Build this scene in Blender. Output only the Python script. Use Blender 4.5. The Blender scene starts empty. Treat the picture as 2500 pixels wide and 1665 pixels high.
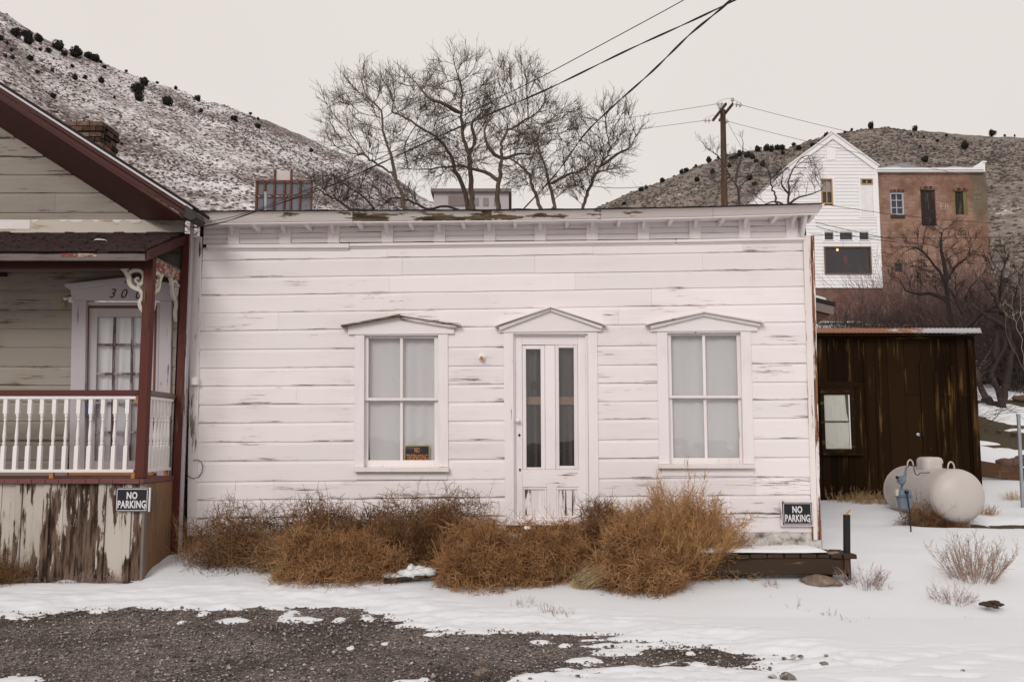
import bpy, bmesh, math, random
import numpy as np
from mathutils import Vector
R = math.radians
SC = bpy.context.scene
COL = SC.collection
random.seed(7)

# ------------------------------------------------------------------ camera, sky, sun, exposure
CAM = np.array((0.0, 0.0, 1.6))
FPX = 2222.0                      # focal length in pixels of the 2500 px wide photograph (32 mm lens)
PITCH = math.atan((1072.0 - 832.5) / FPX)
cam_d = bpy.data.cameras.new('camera')
cam_d.lens = 32.0
cam_d.sensor_width = 36.0
cam_d.clip_start = 0.1
cam_d.clip_end = 3000
cam = bpy.data.objects.new('camera', cam_d)
COL.objects.link(cam)
cam.location = CAM
cam.rotation_euler = (R(90) + PITCH, 0, 0)
SC.camera = cam

SUN_EL, SUN_AZ = R(31), R(200)     # behind the camera, a little to its left (azimuth clockwise from +Y)
world = bpy.data.worlds.new('World')
SC.world = world
world.use_nodes = True
wn = world.node_tree
for n_ in list(wn.nodes):
    wn.nodes.remove(n_)
w_out = wn.nodes.new('ShaderNodeOutputWorld')
w_sky = wn.nodes.new('ShaderNodeTexSky')
w_sky.sky_type = 'NISHITA'
w_sky.sun_disc = False
w_sky.sun_elevation = SUN_EL
w_sky.sun_rotation = SUN_AZ
w_bg = wn.nodes.new('ShaderNodeBackground')
w_bg.inputs['Strength'].default_value = 0.06
w_bg.location = (200, 0)
w_cl = wn.nodes.new('ShaderNodeBackground')     # the closed cloud deck
w_no = wn.nodes.new('ShaderNodeTexNoise')
w_no.inputs['Scale'].default_value = 1.6
w_no.inputs['Detail'].default_value = 3
w_rp = wn.nodes.new('ShaderNodeValToRGB')
w_rp.color_ramp.elements[0].position = .3
w_rp.color_ramp.elements[0].color = (.80, .738, .70, 1)
w_rp.color_ramp.elements[1].position = .7
w_rp.color_ramp.elements[1].color = (.855, .798, .755, 1)
w_cl.inputs['Strength'].default_value = 1.0
w_mx = wn.nodes.new('ShaderNodeMixShader')
w_mx.inputs[0].default_value = .93
wn.links.new(w_no.outputs['Fac'], w_rp.inputs['Fac'])
wn.links.new(w_rp.outputs['Color'], w_cl.inputs['Color'])
wn.links.new(w_sky.outputs['Color'], w_bg.inputs['Color'])
wn.links.new(w_bg.outputs[0], w_mx.inputs[1])
wn.links.new(w_cl.outputs[0], w_mx.inputs[2])
wn.links.new(w_mx.outputs[0], w_out.inputs['Surface'])

sun_d = bpy.data.lights.new('sun', 'SUN')
sun_d.energy = 1.5
sun_d.angle = R(24)
sun_d.color = (1.0, .955, .93)
sun = bpy.data.objects.new('sun', sun_d)
COL.objects.link(sun)
sun.location = (0, -10, 20)
_sd = Vector((math.sin(SUN_AZ) * math.cos(SUN_EL), math.cos(SUN_AZ) * math.cos(SUN_EL), math.sin(SUN_EL)))
sun.rotation_euler = (-_sd).to_track_quat('-Z', 'Y').to_euler()

SC.view_settings.view_transform = 'Standard'
SC.view_settings.look = 'None'
SC.view_settings.exposure = 0.0
SC.view_settings.gamma = 1.0
SC.view_settings.use_curve_mapping = False
SC.cycles.max_bounces = 7
SC.cycles.transparent_max_bounces = 24

# ------------------------------------------------------------------ photograph pixel -> place
def ray(px, py):
    r, u = (px - 1250.0) / FPX, (832.5 - py) / FPX
    c, s = math.cos(PITCH), math.sin(PITCH)
    return np.array((r, c - s * u, s + c * u))
def atY(px, py, Y):                      # on a wall facing the camera at depth Y
    d = ray(px, py)
    return CAM + d * (Y / d[1])
PSI = R(1.65)                            # the white house stands turned by this
FU = np.array((math.cos(PSI), -math.sin(PSI), 0.0))
FN = np.array((-math.sin(PSI), -math.cos(PSI), 0.0))
FO = np.array((0, 10.5, 0.0))
UZ = np.array((0, 0, 1.0))
def F(px, py, off=0.0):                  # on the white facade, `off` metres proud of it
    d = ray(px, py)
    t = (off - (CAM - FO) @ FN) / (d @ FN)
    return CAM + d * t
def sz(p):                               # facade coordinates (along, up)
    return (p - FO) @ FU, p[2]
def fp(s, z, off=0.0):
    return FO + FU * s + FN * off + UZ * z
HY = [-80, 8.2, 8.8, 9.6, 10.5, 13, 15.3, 20, 25, 40, 55, 75, 120, 900]
HZ = [0, 0, .05, .15, .27, .42, .55, 1.5, 2.6, 5.7, 8.7, 10.5, 12, 12]
def H(x, y):                             # the lie of the ground
    return np.interp(y, HY, HZ)
def gp(px, py):                          # on the ground
    d = ray(px, py)
    a, b = 3.0, 3.0
    while b < 80:
        p = CAM + d * b
        if p[2] < H(p[0], p[1]) + .045:
            break
        a = b; b += .05
    for _ in range(30):
        m = (a + b) / 2
        p = CAM + d * m
        if p[2] < H(p[0], p[1]) + .045: b = m
        else: a = m
    return CAM + d * b

# ------------------------------------------------------------------ noise
def _h(ix, iy, seed):
    v = (ix.astype(np.int64) * 374761393 + iy.astype(np.int64) * 668265263 + seed * 974711) & 0x7fffffff
    v = ((v ^ (v >> 13)) * 1274126177) & 0x7fffffff
    return ((v ^ (v >> 16)) & 0xffff) / 65535.0
def vn(x, y, seed=0):
    x = np.asarray(x, float); y = np.asarray(y, float)
    ix, iy = np.floor(x), np.floor(y)
    fx, fy = x - ix, y - iy
    fx = fx * fx * (3 - 2 * fx); fy = fy * fy * (3 - 2 * fy)
    a, b = _h(ix, iy, seed), _h(ix + 1, iy, seed)
    c, d = _h(ix, iy + 1, seed), _h(ix + 1, iy + 1, seed)
    return (a + (b - a) * fx) * (1 - fy) + (c + (d - c) * fx) * fy
def fbm(x, y, seed=0, oct=4):
    t, a, n = 0, .5, 0
    for i in range(oct):
        t = t + a * vn(x * 2 ** i + 17.3 * i, y * 2 ** i - 9.1 * i, seed + i); n += a; a *= .5
    return t / n
def sstep(a, b, v):
    t = np.clip((v - a) / (b - a), 0, 1)
    return t * t * (3 - 2 * t)

# ------------------------------------------------------------------ objects
def tag(o, label=None, cat=None, group=None, kind=None, wear=None):
    if label: o['label'] = label
    if cat: o['category'] = cat
    if group: o['group'] = group
    if kind: o['kind'] = kind
    if wear is not None: o['wear'] = float(wear)
    return o
def empty(name, loc, label, cat, group=None):
    o = bpy.data.objects.new(name, None)
    COL.objects.link(o)
    o.location = [float(v) for v in loc]
    o.empty_display_size = .1
    return tag(o, label, cat, group)
def base_of(o):
    v = np.zeros(3)
    while o is not None:
        v += np.array(o.location); o = o.parent
    return v
def link(name, me, mat, parent=None, loc=(0, 0, 0)):
    o = bpy.data.objects.new(name, me)
    COL.objects.link(o)
    if mat is not None and not me.materials:
        me.materials.append(mat)
    o.parent = parent
    o.location = [float(v) for v in loc]
    return o
def np_mesh(name, V, Q, smooth=False, uv=None):
    """mesh from arrays; Q is (n,3) or (n,4) or a list of such"""
    me = bpy.data.meshes.new(name)
    Qs = Q if isinstance(Q, list) else [Q]
    V = np.asarray(V, np.float32)
    nl = sum(q.size for q in Qs); nf = sum(len(q) for q in Qs)
    me.vertices.add(len(V)); me.vertices.foreach_set('co', V.ravel())
    me.loops.add(nl); me.loops.foreach_set('vertex_index', np.concatenate([q.ravel() for q in Qs]).astype(np.int32))
    me.polygons.add(nf)
    tot = np.concatenate([np.full(len(q), q.shape[1]) for q in Qs])
    me.polygons.foreach_set('loop_start', np.concatenate(([0], np.cumsum(tot)[:-1])).astype(np.int32))
    if smooth:
        me.polygons.foreach_set('use_smooth', np.ones(nf, bool))
    me.update(calc_edges=True)
    me.validate()
    return me
class MB:
    def __init__(s): s.v = []; s.f = []; s.uv = {}
    def add(s, vs, fs):
        o = len(s.v); s.v += [np.asarray(p, float) for p in vs]
        s.f += [tuple(i + o for i in f) for f in fs]
        return s
    def hexa(s, front, back):            # two quads, same winding
        return s.add(list(front) + list(back), [(0, 1, 2, 3), (7, 6, 5, 4), (0, 4, 5, 1), (1, 5, 6, 2), (2, 6, 7, 3), (3, 7, 4, 0)])
    def prism(s, poly, vec):
        n = len(poly); vec = np.asarray(vec, float)
        a = [np.asarray(p, float) for p in poly]; b = [p + vec for p in a]
        return s.add(a + b, [tuple(range(n)), tuple(range(2 * n - 1, n - 1, -1))] + [(i, i + n, (i + 1) % n + n, (i + 1) % n) for i in range(n)])
    def box(s, c, sx, sy, sz_, ax=None):
        c = np.asarray(c, float)
        X, Y, Z = ax if ax is not None else (np.array((1., 0, 0)), np.array((0, 1., 0)), UZ)
        X, Y, Z = X * sx / 2, Y * sy / 2, Z * sz_ / 2
        return s.hexa([c - X - Y - Z, c + X - Y - Z, c + X - Y + Z, c - X - Y + Z], [c - X + Y - Z, c + X + Y - Z, c + X + Y + Z, c - X + Y + Z])
    def b2(s, x0, x1, y0, y1, z0, z1):
        return s.box(((x0 + x1) / 2, (y0 + y1) / 2, (z0 + z1) / 2), x1 - x0, y1 - y0, z1 - z0)
    def tube(s, pts, rad, n=6, cap=True):
        P = [np.asarray(p, float) for p in pts]
        if np.isscalar(rad): rad = [rad] * len(P)
        o = len(s.v); up = None
        for i, p in enumerate(P):
            t = P[min(i + 1, len(P) - 1)] - P[max(i - 1, 0)]
            t = t / (np.linalg.norm(t) + 1e-9)
            if up is None:
                up = np.array((0, 0, 1.)) if abs(t[2]) < .9 else np.array((1., 0, 0))
            a = np.cross(t, up); a /= np.linalg.norm(a) + 1e-9
            b = np.cross(a, t); up = b
            for k in range(n):
                w = 2 * math.pi * k / n
                s.v.append(p + (a * math.cos(w) + b * math.sin(w)) * rad[i])
        for i in range(len(P) - 1):
            for k in range(n):
                k2 = (k + 1) % n
                s.f.append((o + i * n + k, o + i * n + k2, o + (i + 1) * n + k2, o + (i + 1) * n + k))
        if cap:
            s.f.append(tuple(o + k for k in range(n - 1, -1, -1)))
            s.f.append(tuple(o + (len(P) - 1) * n + k for k in range(n)))
        return s
    def lathe(s, c, prof, n=16, axis=UZ, ref=None):       # prof: (radius, along axis)
        axis = np.asarray(axis, float); axis = axis / np.linalg.norm(axis)
        r0 = np.array((1., 0, 0)) if abs(axis[0]) < .9 else np.array((0, 1., 0))
        a = np.cross(axis, r0); a /= np.linalg.norm(a); b = np.cross(axis, a)
        o = len(s.v); c = np.asarray(c, float)
        for r, h in prof:
            for k in range(n):
                w = 2 * math.pi * k / n
                s.v.append(c + axis * h + (a * math.cos(w) + b * math.sin(w)) * r)
        for i in range(len(prof) - 1):
            for k in range(n):
                k2 = (k + 1) % n
                s.f.append((o + i * n + k, o + i * n + k2, o + (i + 1) * n + k2, o + (i + 1) * n + k))
        s.f.append(tuple(o + k for k in range(n - 1, -1, -1)))
        s.f.append(tuple(o + (len(prof) - 1) * n + k for k in range(n)))
        return s
    def mesh(s, name, base=(0, 0, 0), smooth=False):
        me = bpy.data.meshes.new(name)
        b = np.asarray(base, float)
        me.from_pydata([tuple(p - b) for p in s.v], [], s.f)
        bm = bmesh.new(); bm.from_mesh(me)
        bmesh.ops.recalc_face_normals(bm, faces=bm.faces)
        bm.to_mesh(me); bm.free()
        if smooth:
            for p in me.polygons: p.use_smooth = True
        return me
    def build(s, name, mat, parent=None, bevel=0, smooth=False, wear=None, label=None):
        me = s.mesh(name, base_of(parent) if parent else (0, 0, 0), smooth)
        o = link(name, me, mat, parent)
        if bevel:
            m = o.modifiers.new('b', 'BEVEL'); m.width = bevel; m.segments = 1; m.limit_method = 'ANGLE'
        return tag(o, label, wear=wear)
def fslab(quad, off0, off1):             # photo quad on the facade, back at off0, front at off1
    m = MB(); fr = [F(x, y, off1) for x, y in quad]
    return m.prism(fr, -FN * (off1 - off0))
def yslab(quad, Y, depth):               # photo quad facing the camera at depth Y, thick going back
    m = MB(); fr = [atY(x, y, Y) for x, y in quad]
    return m.prism(fr, (0, depth, 0))
def rect(x0, y0, x1, y1):
    return [(x0, y0), (x1, y0), (x1, y1), (x0, y1)]
def copy_to(src, loc, parent=None, name=None):
    c = src.copy(); COL.objects.link(c); c.parent = parent; c.location = [float(v) for v in loc]
    return c

def tubes_np(P, rad, n=3):
    """P (N,K,3) polylines, rad (N,K) -> verts, quads"""
    N, K, _ = P.shape
    T = np.empty_like(P); T[:, 1:-1] = P[:, 2:] - P[:, :-2]; T[:, 0] = P[:, 1] - P[:, 0]; T[:, -1] = P[:, -1] - P[:, -2]
    T /= np.linalg.norm(T, axis=2, keepdims=True) + 1e-9
    ref = np.where(np.abs(T[..., 2:3]) < .8, np.array((0, 0, 1.)), np.array((1., 0, 0)))
    A = np.cross(T, ref); A /= np.linalg.norm(A, axis=2, keepdims=True) + 1e-9
    B = np.cross(A, T)
    w = np.arange(n) * 2 * math.pi / n
    V = P[:, :, None, :] + rad[:, :, None, None] * (A[:, :, None, :] * np.cos(w)[None, None, :, None] + B[:, :, None, :] * np.sin(w)[None, None, :, None])
    idx = np.arange(N * K * n).reshape(N, K, n)
    q = np.stack([idx[:, :-1, :], np.roll(idx, -1, 2)[:, :-1, :], np.roll(idx, -1, 2)[:, 1:, :], idx[:, 1:, :]], -1)
    return V.reshape(-1, 3), q.reshape(-1, 4)

def text_mb(s, body, origin, right, up, height, width=None, bold=.0, thick=.003, shear=0.0, squeeze=1.0):
    """lettering lying on a plane, centred at origin, `height` = capital height"""
    cu = bpy.data.curves.new('lettering', 'FONT')
    cu.body = body; cu.align_x = 'CENTER'; cu.size = 1; cu.offset = bold; cu.shear = shear; cu.resolution_u = 3
    cu.space_character = 1 + bold * 2
    ob = bpy.data.objects.new('lettering', cu); COL.objects.link(ob)
    dg = bpy.context.evaluated_depsgraph_get()
    me = ob.evaluated_get(dg).to_mesh()
    vs = np.array([v.co[:] for v in me.vertices]); fs = [tuple(p.vertices) for p in me.polygons]
    ob.evaluated_get(dg).to_mesh_clear()
    bpy.data.objects.remove(ob); bpy.data.curves.remove(cu)
    x0, x1, y0, y1 = vs[:, 0].min(), vs[:, 0].max(), vs[:, 1].min(), vs[:, 1].max()
    sy = height / (y1 - y0); sx = (width / (x1 - x0)) if width else sy * squeeze
    right = np.asarray(right, float); up = np.asarray(up, float); nrm = np.cross(right, up)
    pts = [np.asarray(origin) + right * ((v[0] - (x0 + x1) / 2) * sx) + up * ((v[1] - (y0 + y1) / 2) * sy) for v in vs]
    s.add([p + nrm * thick for p in pts], fs)
    # rim so that the letters are solid
    cnt = {}
    for f in fs:
        for i in range(len(f)):
            e = (f[i], f[(i + 1) % len(f)]); k = tuple(sorted(e)); cnt.setdefault(k, []).append(e)
    o = len(s.v); s.v += pts
    for k, l in cnt.items():
        if len(l) == 1:
            a, b = l[0]; s.f.append((o + a, o + b, o - len(pts) + b, o - len(pts) + a))
    return s

# ------------------------------------------------------------------ materials
class NT:
    def __init__(s, name, rough=.7, spec=.3):
        s.m = bpy.data.materials.new(name); s.m.use_nodes = True
        s.t = s.m.node_tree; s.p = s.t.nodes['Principled BSDF']
        s.out = s.t.nodes['Material Output']
        s.p.inputs['Roughness'].default_value = rough
        s.p.inputs['Specular IOR Level'].default_value = spec
        s._pos = None
    def set(s, node, k, v):
        i = node.inputs[k]
        if hasattr(v, 'is_linked') or isinstance(v, bpy.types.NodeSocket): s.t.links.new(v, i)
        elif isinstance(v, (tuple, list)):
            i.default_value = tuple(v) + ((1,) if len(v) == 3 and len(i.default_value) == 4 else ())
        else: i.default_value = v
    def n(s, typ, ins={}, **at):
        nd = s.t.nodes.new('ShaderNode' + typ)
        for k, v in at.items(): setattr(nd, k, v)
        for k, v in ins.items(): s.set(nd, k, v)
        return nd
    @property
    def pos(s):
        if s._pos is None: s._pos = s.n('NewGeometry').outputs['Position']
        return s._pos
    def scl(s, v, f):
        return s.n('VectorMath', {0: v, 1: f}, operation='MULTIPLY').outputs[0]
    def noise(s, vec, scale=1, detail=4, rough=.55, dist=0):
        return s.n('TexNoise', {'Vector': vec, 'Scale': scale, 'Detail': detail, 'Roughness': rough, 'Distortion': dist}).outputs['Fac']
    def voro(s, vec, scale, out='Distance', feature='F1', rnd=1):
        return s.n('TexVoronoi', {'Vector': vec, 'Scale': scale, 'Randomness': rnd}, feature=feature).outputs[out]
    def math(s, op, a, b=0.0, c=None):
        d = {0: a, 1: b}
        if c is not None: d[2] = c
        return s.n('Math', d, operation=op).outputs[0]
    def step(s, v, a, b):
        return s.n('MapRange', {'Value': v, 'From Min': a, 'From Max': b}, interpolation_type='SMOOTHSTEP').outputs[0]
    def mix(s, f, a, b, mode='MIX'):
        nd = s.n('Mix', {}, data_type='RGBA', blend_type=mode)
        s.set(nd, 0, f); s.set(nd, 6, a); s.set(nd, 7, b)
        return nd.outputs[2]
    def ramp(s, f, els):
        nd = s.n('ValToRGB', {'Fac': f}); r = nd.color_ramp
        while len(r.elements) < len(els): r.elements.new(.5)
        for e, (p, c) in zip(r.elements, els):
            e.position = p; e.color = tuple(c) + (1,)
        return nd.outputs['Color']
    def attr(s, name):
        return s.n('Attribute', attribute_type='OBJECT', attribute_name=name).outputs['Fac']
    def rnd(s):
        return s.n('ObjectInfo').outputs['Random']
    def bump(s, h, strength=.4, dist=.01):
        s.set(s.p, 'Normal', s.n('Bump', {'Height': h, 'Strength': strength, 'Distance': dist}).outputs[0])
    def col(s, c): s.set(s.p, 'Base Color', c); return s
    def rough(s, v): s.set(s.p, 'Roughness', v); return s

def plain(name, c, rough=.6, metal=0, vary=.15, sc=3, bump=0, spec=.3):
    m = NT(name, rough, spec)
    v = m.noise(m.pos, sc, 5)
    k = m.mix(v, tuple(x * (1 - vary) for x in c), tuple(min(1, x * (1 + vary)) for x in c))
    m.col(k)
    if metal: m.p.inputs['Metallic'].default_value = metal
    if bump: m.bump(m.noise(m.pos, sc * 12, 4), bump, .004)
    return m.m

def paint(name, col, wood=((.05, .033, .022), (.27, .21, .16)), axis='X', spec=.22, thr=.635, soft=.025, along=2.2, across=46, cl=(1.5, 5.5), edge=0.0, vary=.05, dirt=(.62, .53, .45), dirt_amt=.25, rough=.6, low=None):
    """old paint on boards: it flakes along the grain, most where the object's own `wear` is high and along board edges"""
    m = NT(name, rough, spec)
    a, b = (along, across)
    sc = {'X': (a, b * .4, b), 'Z': (b, b, a), 'Y': (b, a, b)}[axis]
    c1, c2 = cl
    sc2 = {'X': (c1, c1, c2), 'Z': (c2, c2, c1), 'Y': (c2, c1, c2)}[axis]
    g = m.noise(m.scl(m.pos, sc), 1, 6, .65)
    c = m.noise(m.scl(m.pos, sc2), 1, 4, .6)
    fine = m.noise(m.pos, 60, 3)
    v = m.math('ADD', m.math('MULTIPLY', g, .5), m.math('MULTIPLY', c, .5))
    v = m.math('ADD', v, m.math('MULTIPLY', fine, .04))
    v = m.math('ADD', v, m.math('MULTIPLY', m.attr('wear'), .3))
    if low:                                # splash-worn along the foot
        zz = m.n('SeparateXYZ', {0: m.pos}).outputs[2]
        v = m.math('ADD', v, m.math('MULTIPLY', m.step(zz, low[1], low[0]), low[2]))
    if edge:
        uvy = m.n('SeparateXYZ', {0: m.n('UVMap').outputs[0]}).outputs[1]
        lo = m.step(uvy, .13, .0)
        hi = m.step(uvy, .9, 1.0)
        v = m.math('ADD', v, m.math('MULTIPLY', m.math('ADD', lo, m.math('MULTIPLY', hi, .4)), edge))
    mask = m.step(v, thr, thr + soft)
    wd = m.mix(m.step(m.noise(m.scl(m.pos, tuple(x * 1.7 for x in sc)), 1, 4), .35, .65), wood[0], wood[1])
    dn = m.noise(m.pos, 1.1, 5, .6)
    dmask = m.math('MULTIPLY', m.step(m.math('ADD', m.math('MULTIPLY', v, .6), m.math('MULTIPLY', dn, .4)), .48, .68), dirt_amt)
    pc = m.mix(dmask, col, tuple(x * y for x, y in zip(col, dirt)))
    k = m.math('ADD', 1 - vary, m.math('MULTIPLY', m.rnd(), 2 * vary))
    pc = m.mix(1.0, pc, m.n('CombineColor', {0: k, 1: k, 2: k}).outputs[0], 'MULTIPLY')
    m.col(m.mix(mask, pc, wd))
    m.rough(m.math('ADD', rough, m.math('MULTIPLY', mask, .25)))
    h = m.math('ADD', m.math('MULTIPLY', m.math('SUBTRACT', 1.0, mask), .5), m.math('MULTIPLY', g, .35))
    m.bump(h, .35, .006)
    return m.m

WHITE = (.80, .748, .752)
M = {}
M['siding'] = paint('white siding paint', WHITE, wood=((.09, .066, .05), (.36, .30, .25)), edge=.075, thr=.63, along=1.9, across=125, cl=(1.5, 9), soft=.035)
M['white_h'] = paint('white trim paint across', WHITE, thr=.67)
M['white_v'] = paint('white trim paint upright', WHITE, axis='Z', thr=.655)
M['corner'] = paint('flaking corner board', (.77, .71, .69), wood=((.09, .035, .018), (.26, .12, .065)), axis='Z', thr=.655, cl=(1.1, 9), along=1.6, across=34)
M['fascia'] = paint('flaking fascia', (.72, .65, .62), wood=((.06, .042, .022), (.20, .15, .09)), thr=.60, soft=.015, cl=(2.0, 7), across=22)
M['beige'] = paint('old beige siding', (.295, .262, .222), wood=((.06, .043, .033), (.20, .155, .12)), edge=.07, thr=.62, dirt_amt=.5, cl=(1.2, 5))
M['trim_beige'] = paint('cream trim with flaked white', (.60, .545, .47), wood=((.40, .32, .24), (.52, .43, .33)), thr=.56, soft=.01, cl=(3, 9), across=18)
M['lilac_v'] = paint('greyed white door trim', (.47, .43, .45), wood=((.09, .06, .05), (.25, .2, .18)), axis='Z', thr=.64)
M['lilac_h'] = paint('greyed white head trim', (.47, .43, .45), wood=((.09, .06, .05), (.25, .2, .18)), thr=.66)
M['red_v'] = paint('dark red post paint', (.10, .026, .019), wood=((.03, .017, .012), (.16, .09, .06)), axis='Z', thr=.58, dirt=(.5, .45, .45), dirt_amt=.6)
M['red_h'] = paint('dark red board paint with shade', (.062, .018, .014), wood=((.03, .015, .012), (.12, .05, .035)), thr=.63, dirt=(.55, .5, .5), dirt_amt=.6)  # dark red paint, deepened further so the colour carries some soffit shade
M['red_flake'] = paint('red paint flaked to grey', (.20, .05, .035), wood=((.34, .28, .24), (.42, .36, .31)), thr=.535, soft=.01, cl=(9, 9), along=8, across=30)
M['rail'] = paint('maroon rail', (.10, .028, .026), wood=((.05, .03, .025), (.2, .13, .1)), thr=.66)
M['deckred'] = paint('maroon deck', (.155, .062, .058), wood=((.06, .035, .03), (.2, .13, .11)), thr=.62)
M['baluster'] = plain('fresh white rail paint', (.80, .76, .75), .45, vary=.03)
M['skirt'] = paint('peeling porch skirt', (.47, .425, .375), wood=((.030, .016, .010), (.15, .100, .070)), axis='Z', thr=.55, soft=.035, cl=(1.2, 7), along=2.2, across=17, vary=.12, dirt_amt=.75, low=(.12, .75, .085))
M['greywood'] = paint('bare grey wood', (.17, .14, .125), wood=((.04, .03, .028), (.24, .2, .18)), thr=.52, soft=.15)
M['greywood_v'] = paint('bare grey wood upright', (.17, .14, .125), wood=((.04, .03, .028), (.24, .2, .18)), axis='Z', thr=.52, soft=.15)
M['ply'] = paint('weathered plywood', (.22, .125, .065), wood=((.11, .07, .05), (.17, .13, .10)), axis='Z', thr=.52, soft=.12, along=.8, across=16, dirt_amt=.7)
M['stud'] = plain('orange new lumber', (.42, .19, .06), .6, vary=.2, sc=9)
M['shed'] = paint('dark stained shed boards', (.017, .0085, .0035), wood=((.06, .028, .010), (.125, .072, .026)), axis='Z', spec=.03, thr=.57, soft=.10, along=.7, across=15, cl=(.7, 4), vary=.4, dirt_amt=.5, rough=.55)
M['shed_h'] = paint('dark stained shed rails', (.02, .011, .005), spec=.03, wood=((.07, .04, .014), (.16, .11, .045)), axis='X', thr=.60, soft=.08, vary=.3)
M['timber'] = paint('dark timber', (.040, .024, .014), wood=((.06, .035, .018), (.19, .12, .07)), thr=.56, soft=.08, along=1.5, across=20)
M['brown_timber'] = paint('brown timber', (.075, .036, .018), wood=((.04, .02, .012), (.2, .12, .07)), thr=.56, soft=.08)
M['black'] = plain('black', (.012, .011, .011), .5)
M['tar'] = plain('tar paper edge', (.02, .017, .016), .9, vary=.4, sc=20, bump=.6)
M['iron'] = plain('dark iron', (.03, .027, .026), .5, metal=.6)
M['galv'] = plain('galvanised steel', (.33, .35, .38), .45, metal=.7, sc=8)
M['cable'] = plain('cable sheath', (.03, .026, .024), .6)
M['wire'] = plain('far wire', (.16, .13, .12), .6)
M['sign_black'] = plain('sign black', (.017, .017, .022), .35, vary=.1)
M['sign_white'] = plain('sign white', (.68, .66, .69), .4, vary=.04)
M['sign_yellow'] = plain('sign cream edge', (.66, .52, .16), .5, vary=.05)
M['sign_orange'] = plain('sign orange', (.85, .36, .10), .5, vary=.1)
M['soot'] = plain('dark room', (.03, .025, .023), .9)
M['plaster'] = None

def glass_mat(name, tint=(.985, .985, .985), refl=1.0, base=(0, 0, 0)):
    m = NT(name)
    tr = m.n('BsdfTransparent', {'Color': tint}).outputs[0]
    wob = m.n('Bump', {'Height': m.noise(m.pos, 3.0, 2), 'Strength': .12, 'Distance': .02}).outputs[0]
    gl = m.n('BsdfGlossy', {'Color': (.9, .9, .92), 'Roughness': .03, 'Normal': wob}).outputs[0]
    fr = m.math('MULTIPLY', m.n('Fresnel', {'IOR': 1.52}).outputs[0], refl)
    mx = m.n('MixShader', {0: fr, 1: tr, 2: gl})
    m.t.links.new(mx.outputs[0], m.out.inputs['Surface'])
    return m.m
M['glass'] = glass_mat('window glass', refl=1.2)
M['dark_glass'] = glass_mat('far window glass', (.85, .85, .87), 1.0)

def cloth(name, c, amt=.25, sc=(7, 7, .8)):
    m = NT(name, .9, .1)
    f = m.noise(m.scl(m.pos, sc), 1, 4)
    m.col(m.mix(f, tuple(x * (1 - amt) for x in c), c))
    return m.m
M['curtain'] = cloth('thin white curtain', (.80, .79, .80), .10)
M['curtain_old'] = cloth('yellowed curtain', (.86, .86, .76), .22, (16, 16, 2))
M['plastic'] = plain('dark crumpled plastic sheet', (.052, .045, .042), .33, vary=.35, sc=6, spec=.5)

def snow_mat():
    m = NT('snow', .75, .2)
    n1 = m.noise(m.pos, 2.2, 6, .6); n2 = m.noise(m.pos, 90, 3)
    specks = m.step(m.noise(m.pos, 38, 2, .5), .74, .80)
    c = m.mix(n1, (.70, .725, .755), (.74, .757, .775))
    m.col(m.mix(m.math('MULTIPLY', specks, .35), c, (.35, .29, .25)))
    m.bump(m.math('ADD', m.math('MULTIPLY', n1, .8), m.math('MULTIPLY', n2, .10)), .2, .03)
    return m.m
M['snow'] = snow_mat()
def gravel_mat():
    m = NT('gravel and soil', .85, .25)
    cell = m.n('TexVoronoi', {'Vector': m.pos, 'Scale': 62.0})
    cell2 = m.n('TexVoronoi', {'Vector': m.pos, 'Scale': 150.0})
    g1 = m.n('SeparateColor', {0: cell.outputs['Color']}).outputs[0]
    g2 = m.n('SeparateColor', {0: cell2.outputs['Color']}).outputs[1]
    c = m.ramp(g1, [(0, (.026, .020, .017)), (.45, (.085, .070, .061)), (.8, (.19, .162, .145)), (1, (.40, .355, .325))])
    c2 = m.ramp(g2, [(0, (.018, .014, .012)), (.6, (.105, .086, .076)), (1, (.30, .26, .235))])
    k = m.mix(m.step(m.noise(m.pos, 14, 4), .4, .6), c, c2)
    wet = m.step(m.noise(m.pos, .9, 5, .6), .36, .62)
    k = m.mix(1.0, k, m.mix(wet, (.66, .60, .59), (1.5, 1.45, 1.43)), 'MULTIPLY')
    ys = m.n('SeparateXYZ', {0: m.pos}).outputs[1]
    soil = m.mix(m.noise(m.pos, 9, 6, .7), (.030, .022, .012), (.12, .09, .05))
    m.col(m.mix(m.step(ys, 9.0, 9.4), k, soil))
    m.bump(m.math('ADD', m.math('MULTIPLY', cell.outputs['Distance'], -1.0), m.math('MULTIPLY', cell2.outputs['Distance'], -.5)), 1.0, .012)
    return m.m
M['gravel'] = gravel_mat()
def stones_mat(name, els):
    m = NT(name, .8, .3)
    c = m.n('TexVoronoi', {'Vector': m.pos, 'Scale': 33.0})
    m.col(m.mix(1.0, m.ramp(m.n('SeparateColor', {0: c.outputs['Color']}).outputs[0], els), m.ramp(m.noise(m.pos, 120, 3), [(.2, (.7, .7, .7)), (.8, (1.2, 1.2, 1.2))]), 'MULTIPLY'))
    m.bump(m.noise(m.pos, 150, 3), .5, .003)
    return m.m
M['pebble'] = stones_mat('road pebbles', [(0, (.05, .043, .040)), (.45, (.16, .14, .13)), (.8, (.33, .29, .27)), (1, (.55, .50, .46))])
M['rock'] = stones_mat('rock', [(0, (.16, .11, .08)), (1, (.26, .2, .155))])
M['red_rock'] = stones_mat('reddish rock', [(0, (.08, .045, .035)), (1, (.14, .085, .06))])

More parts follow.
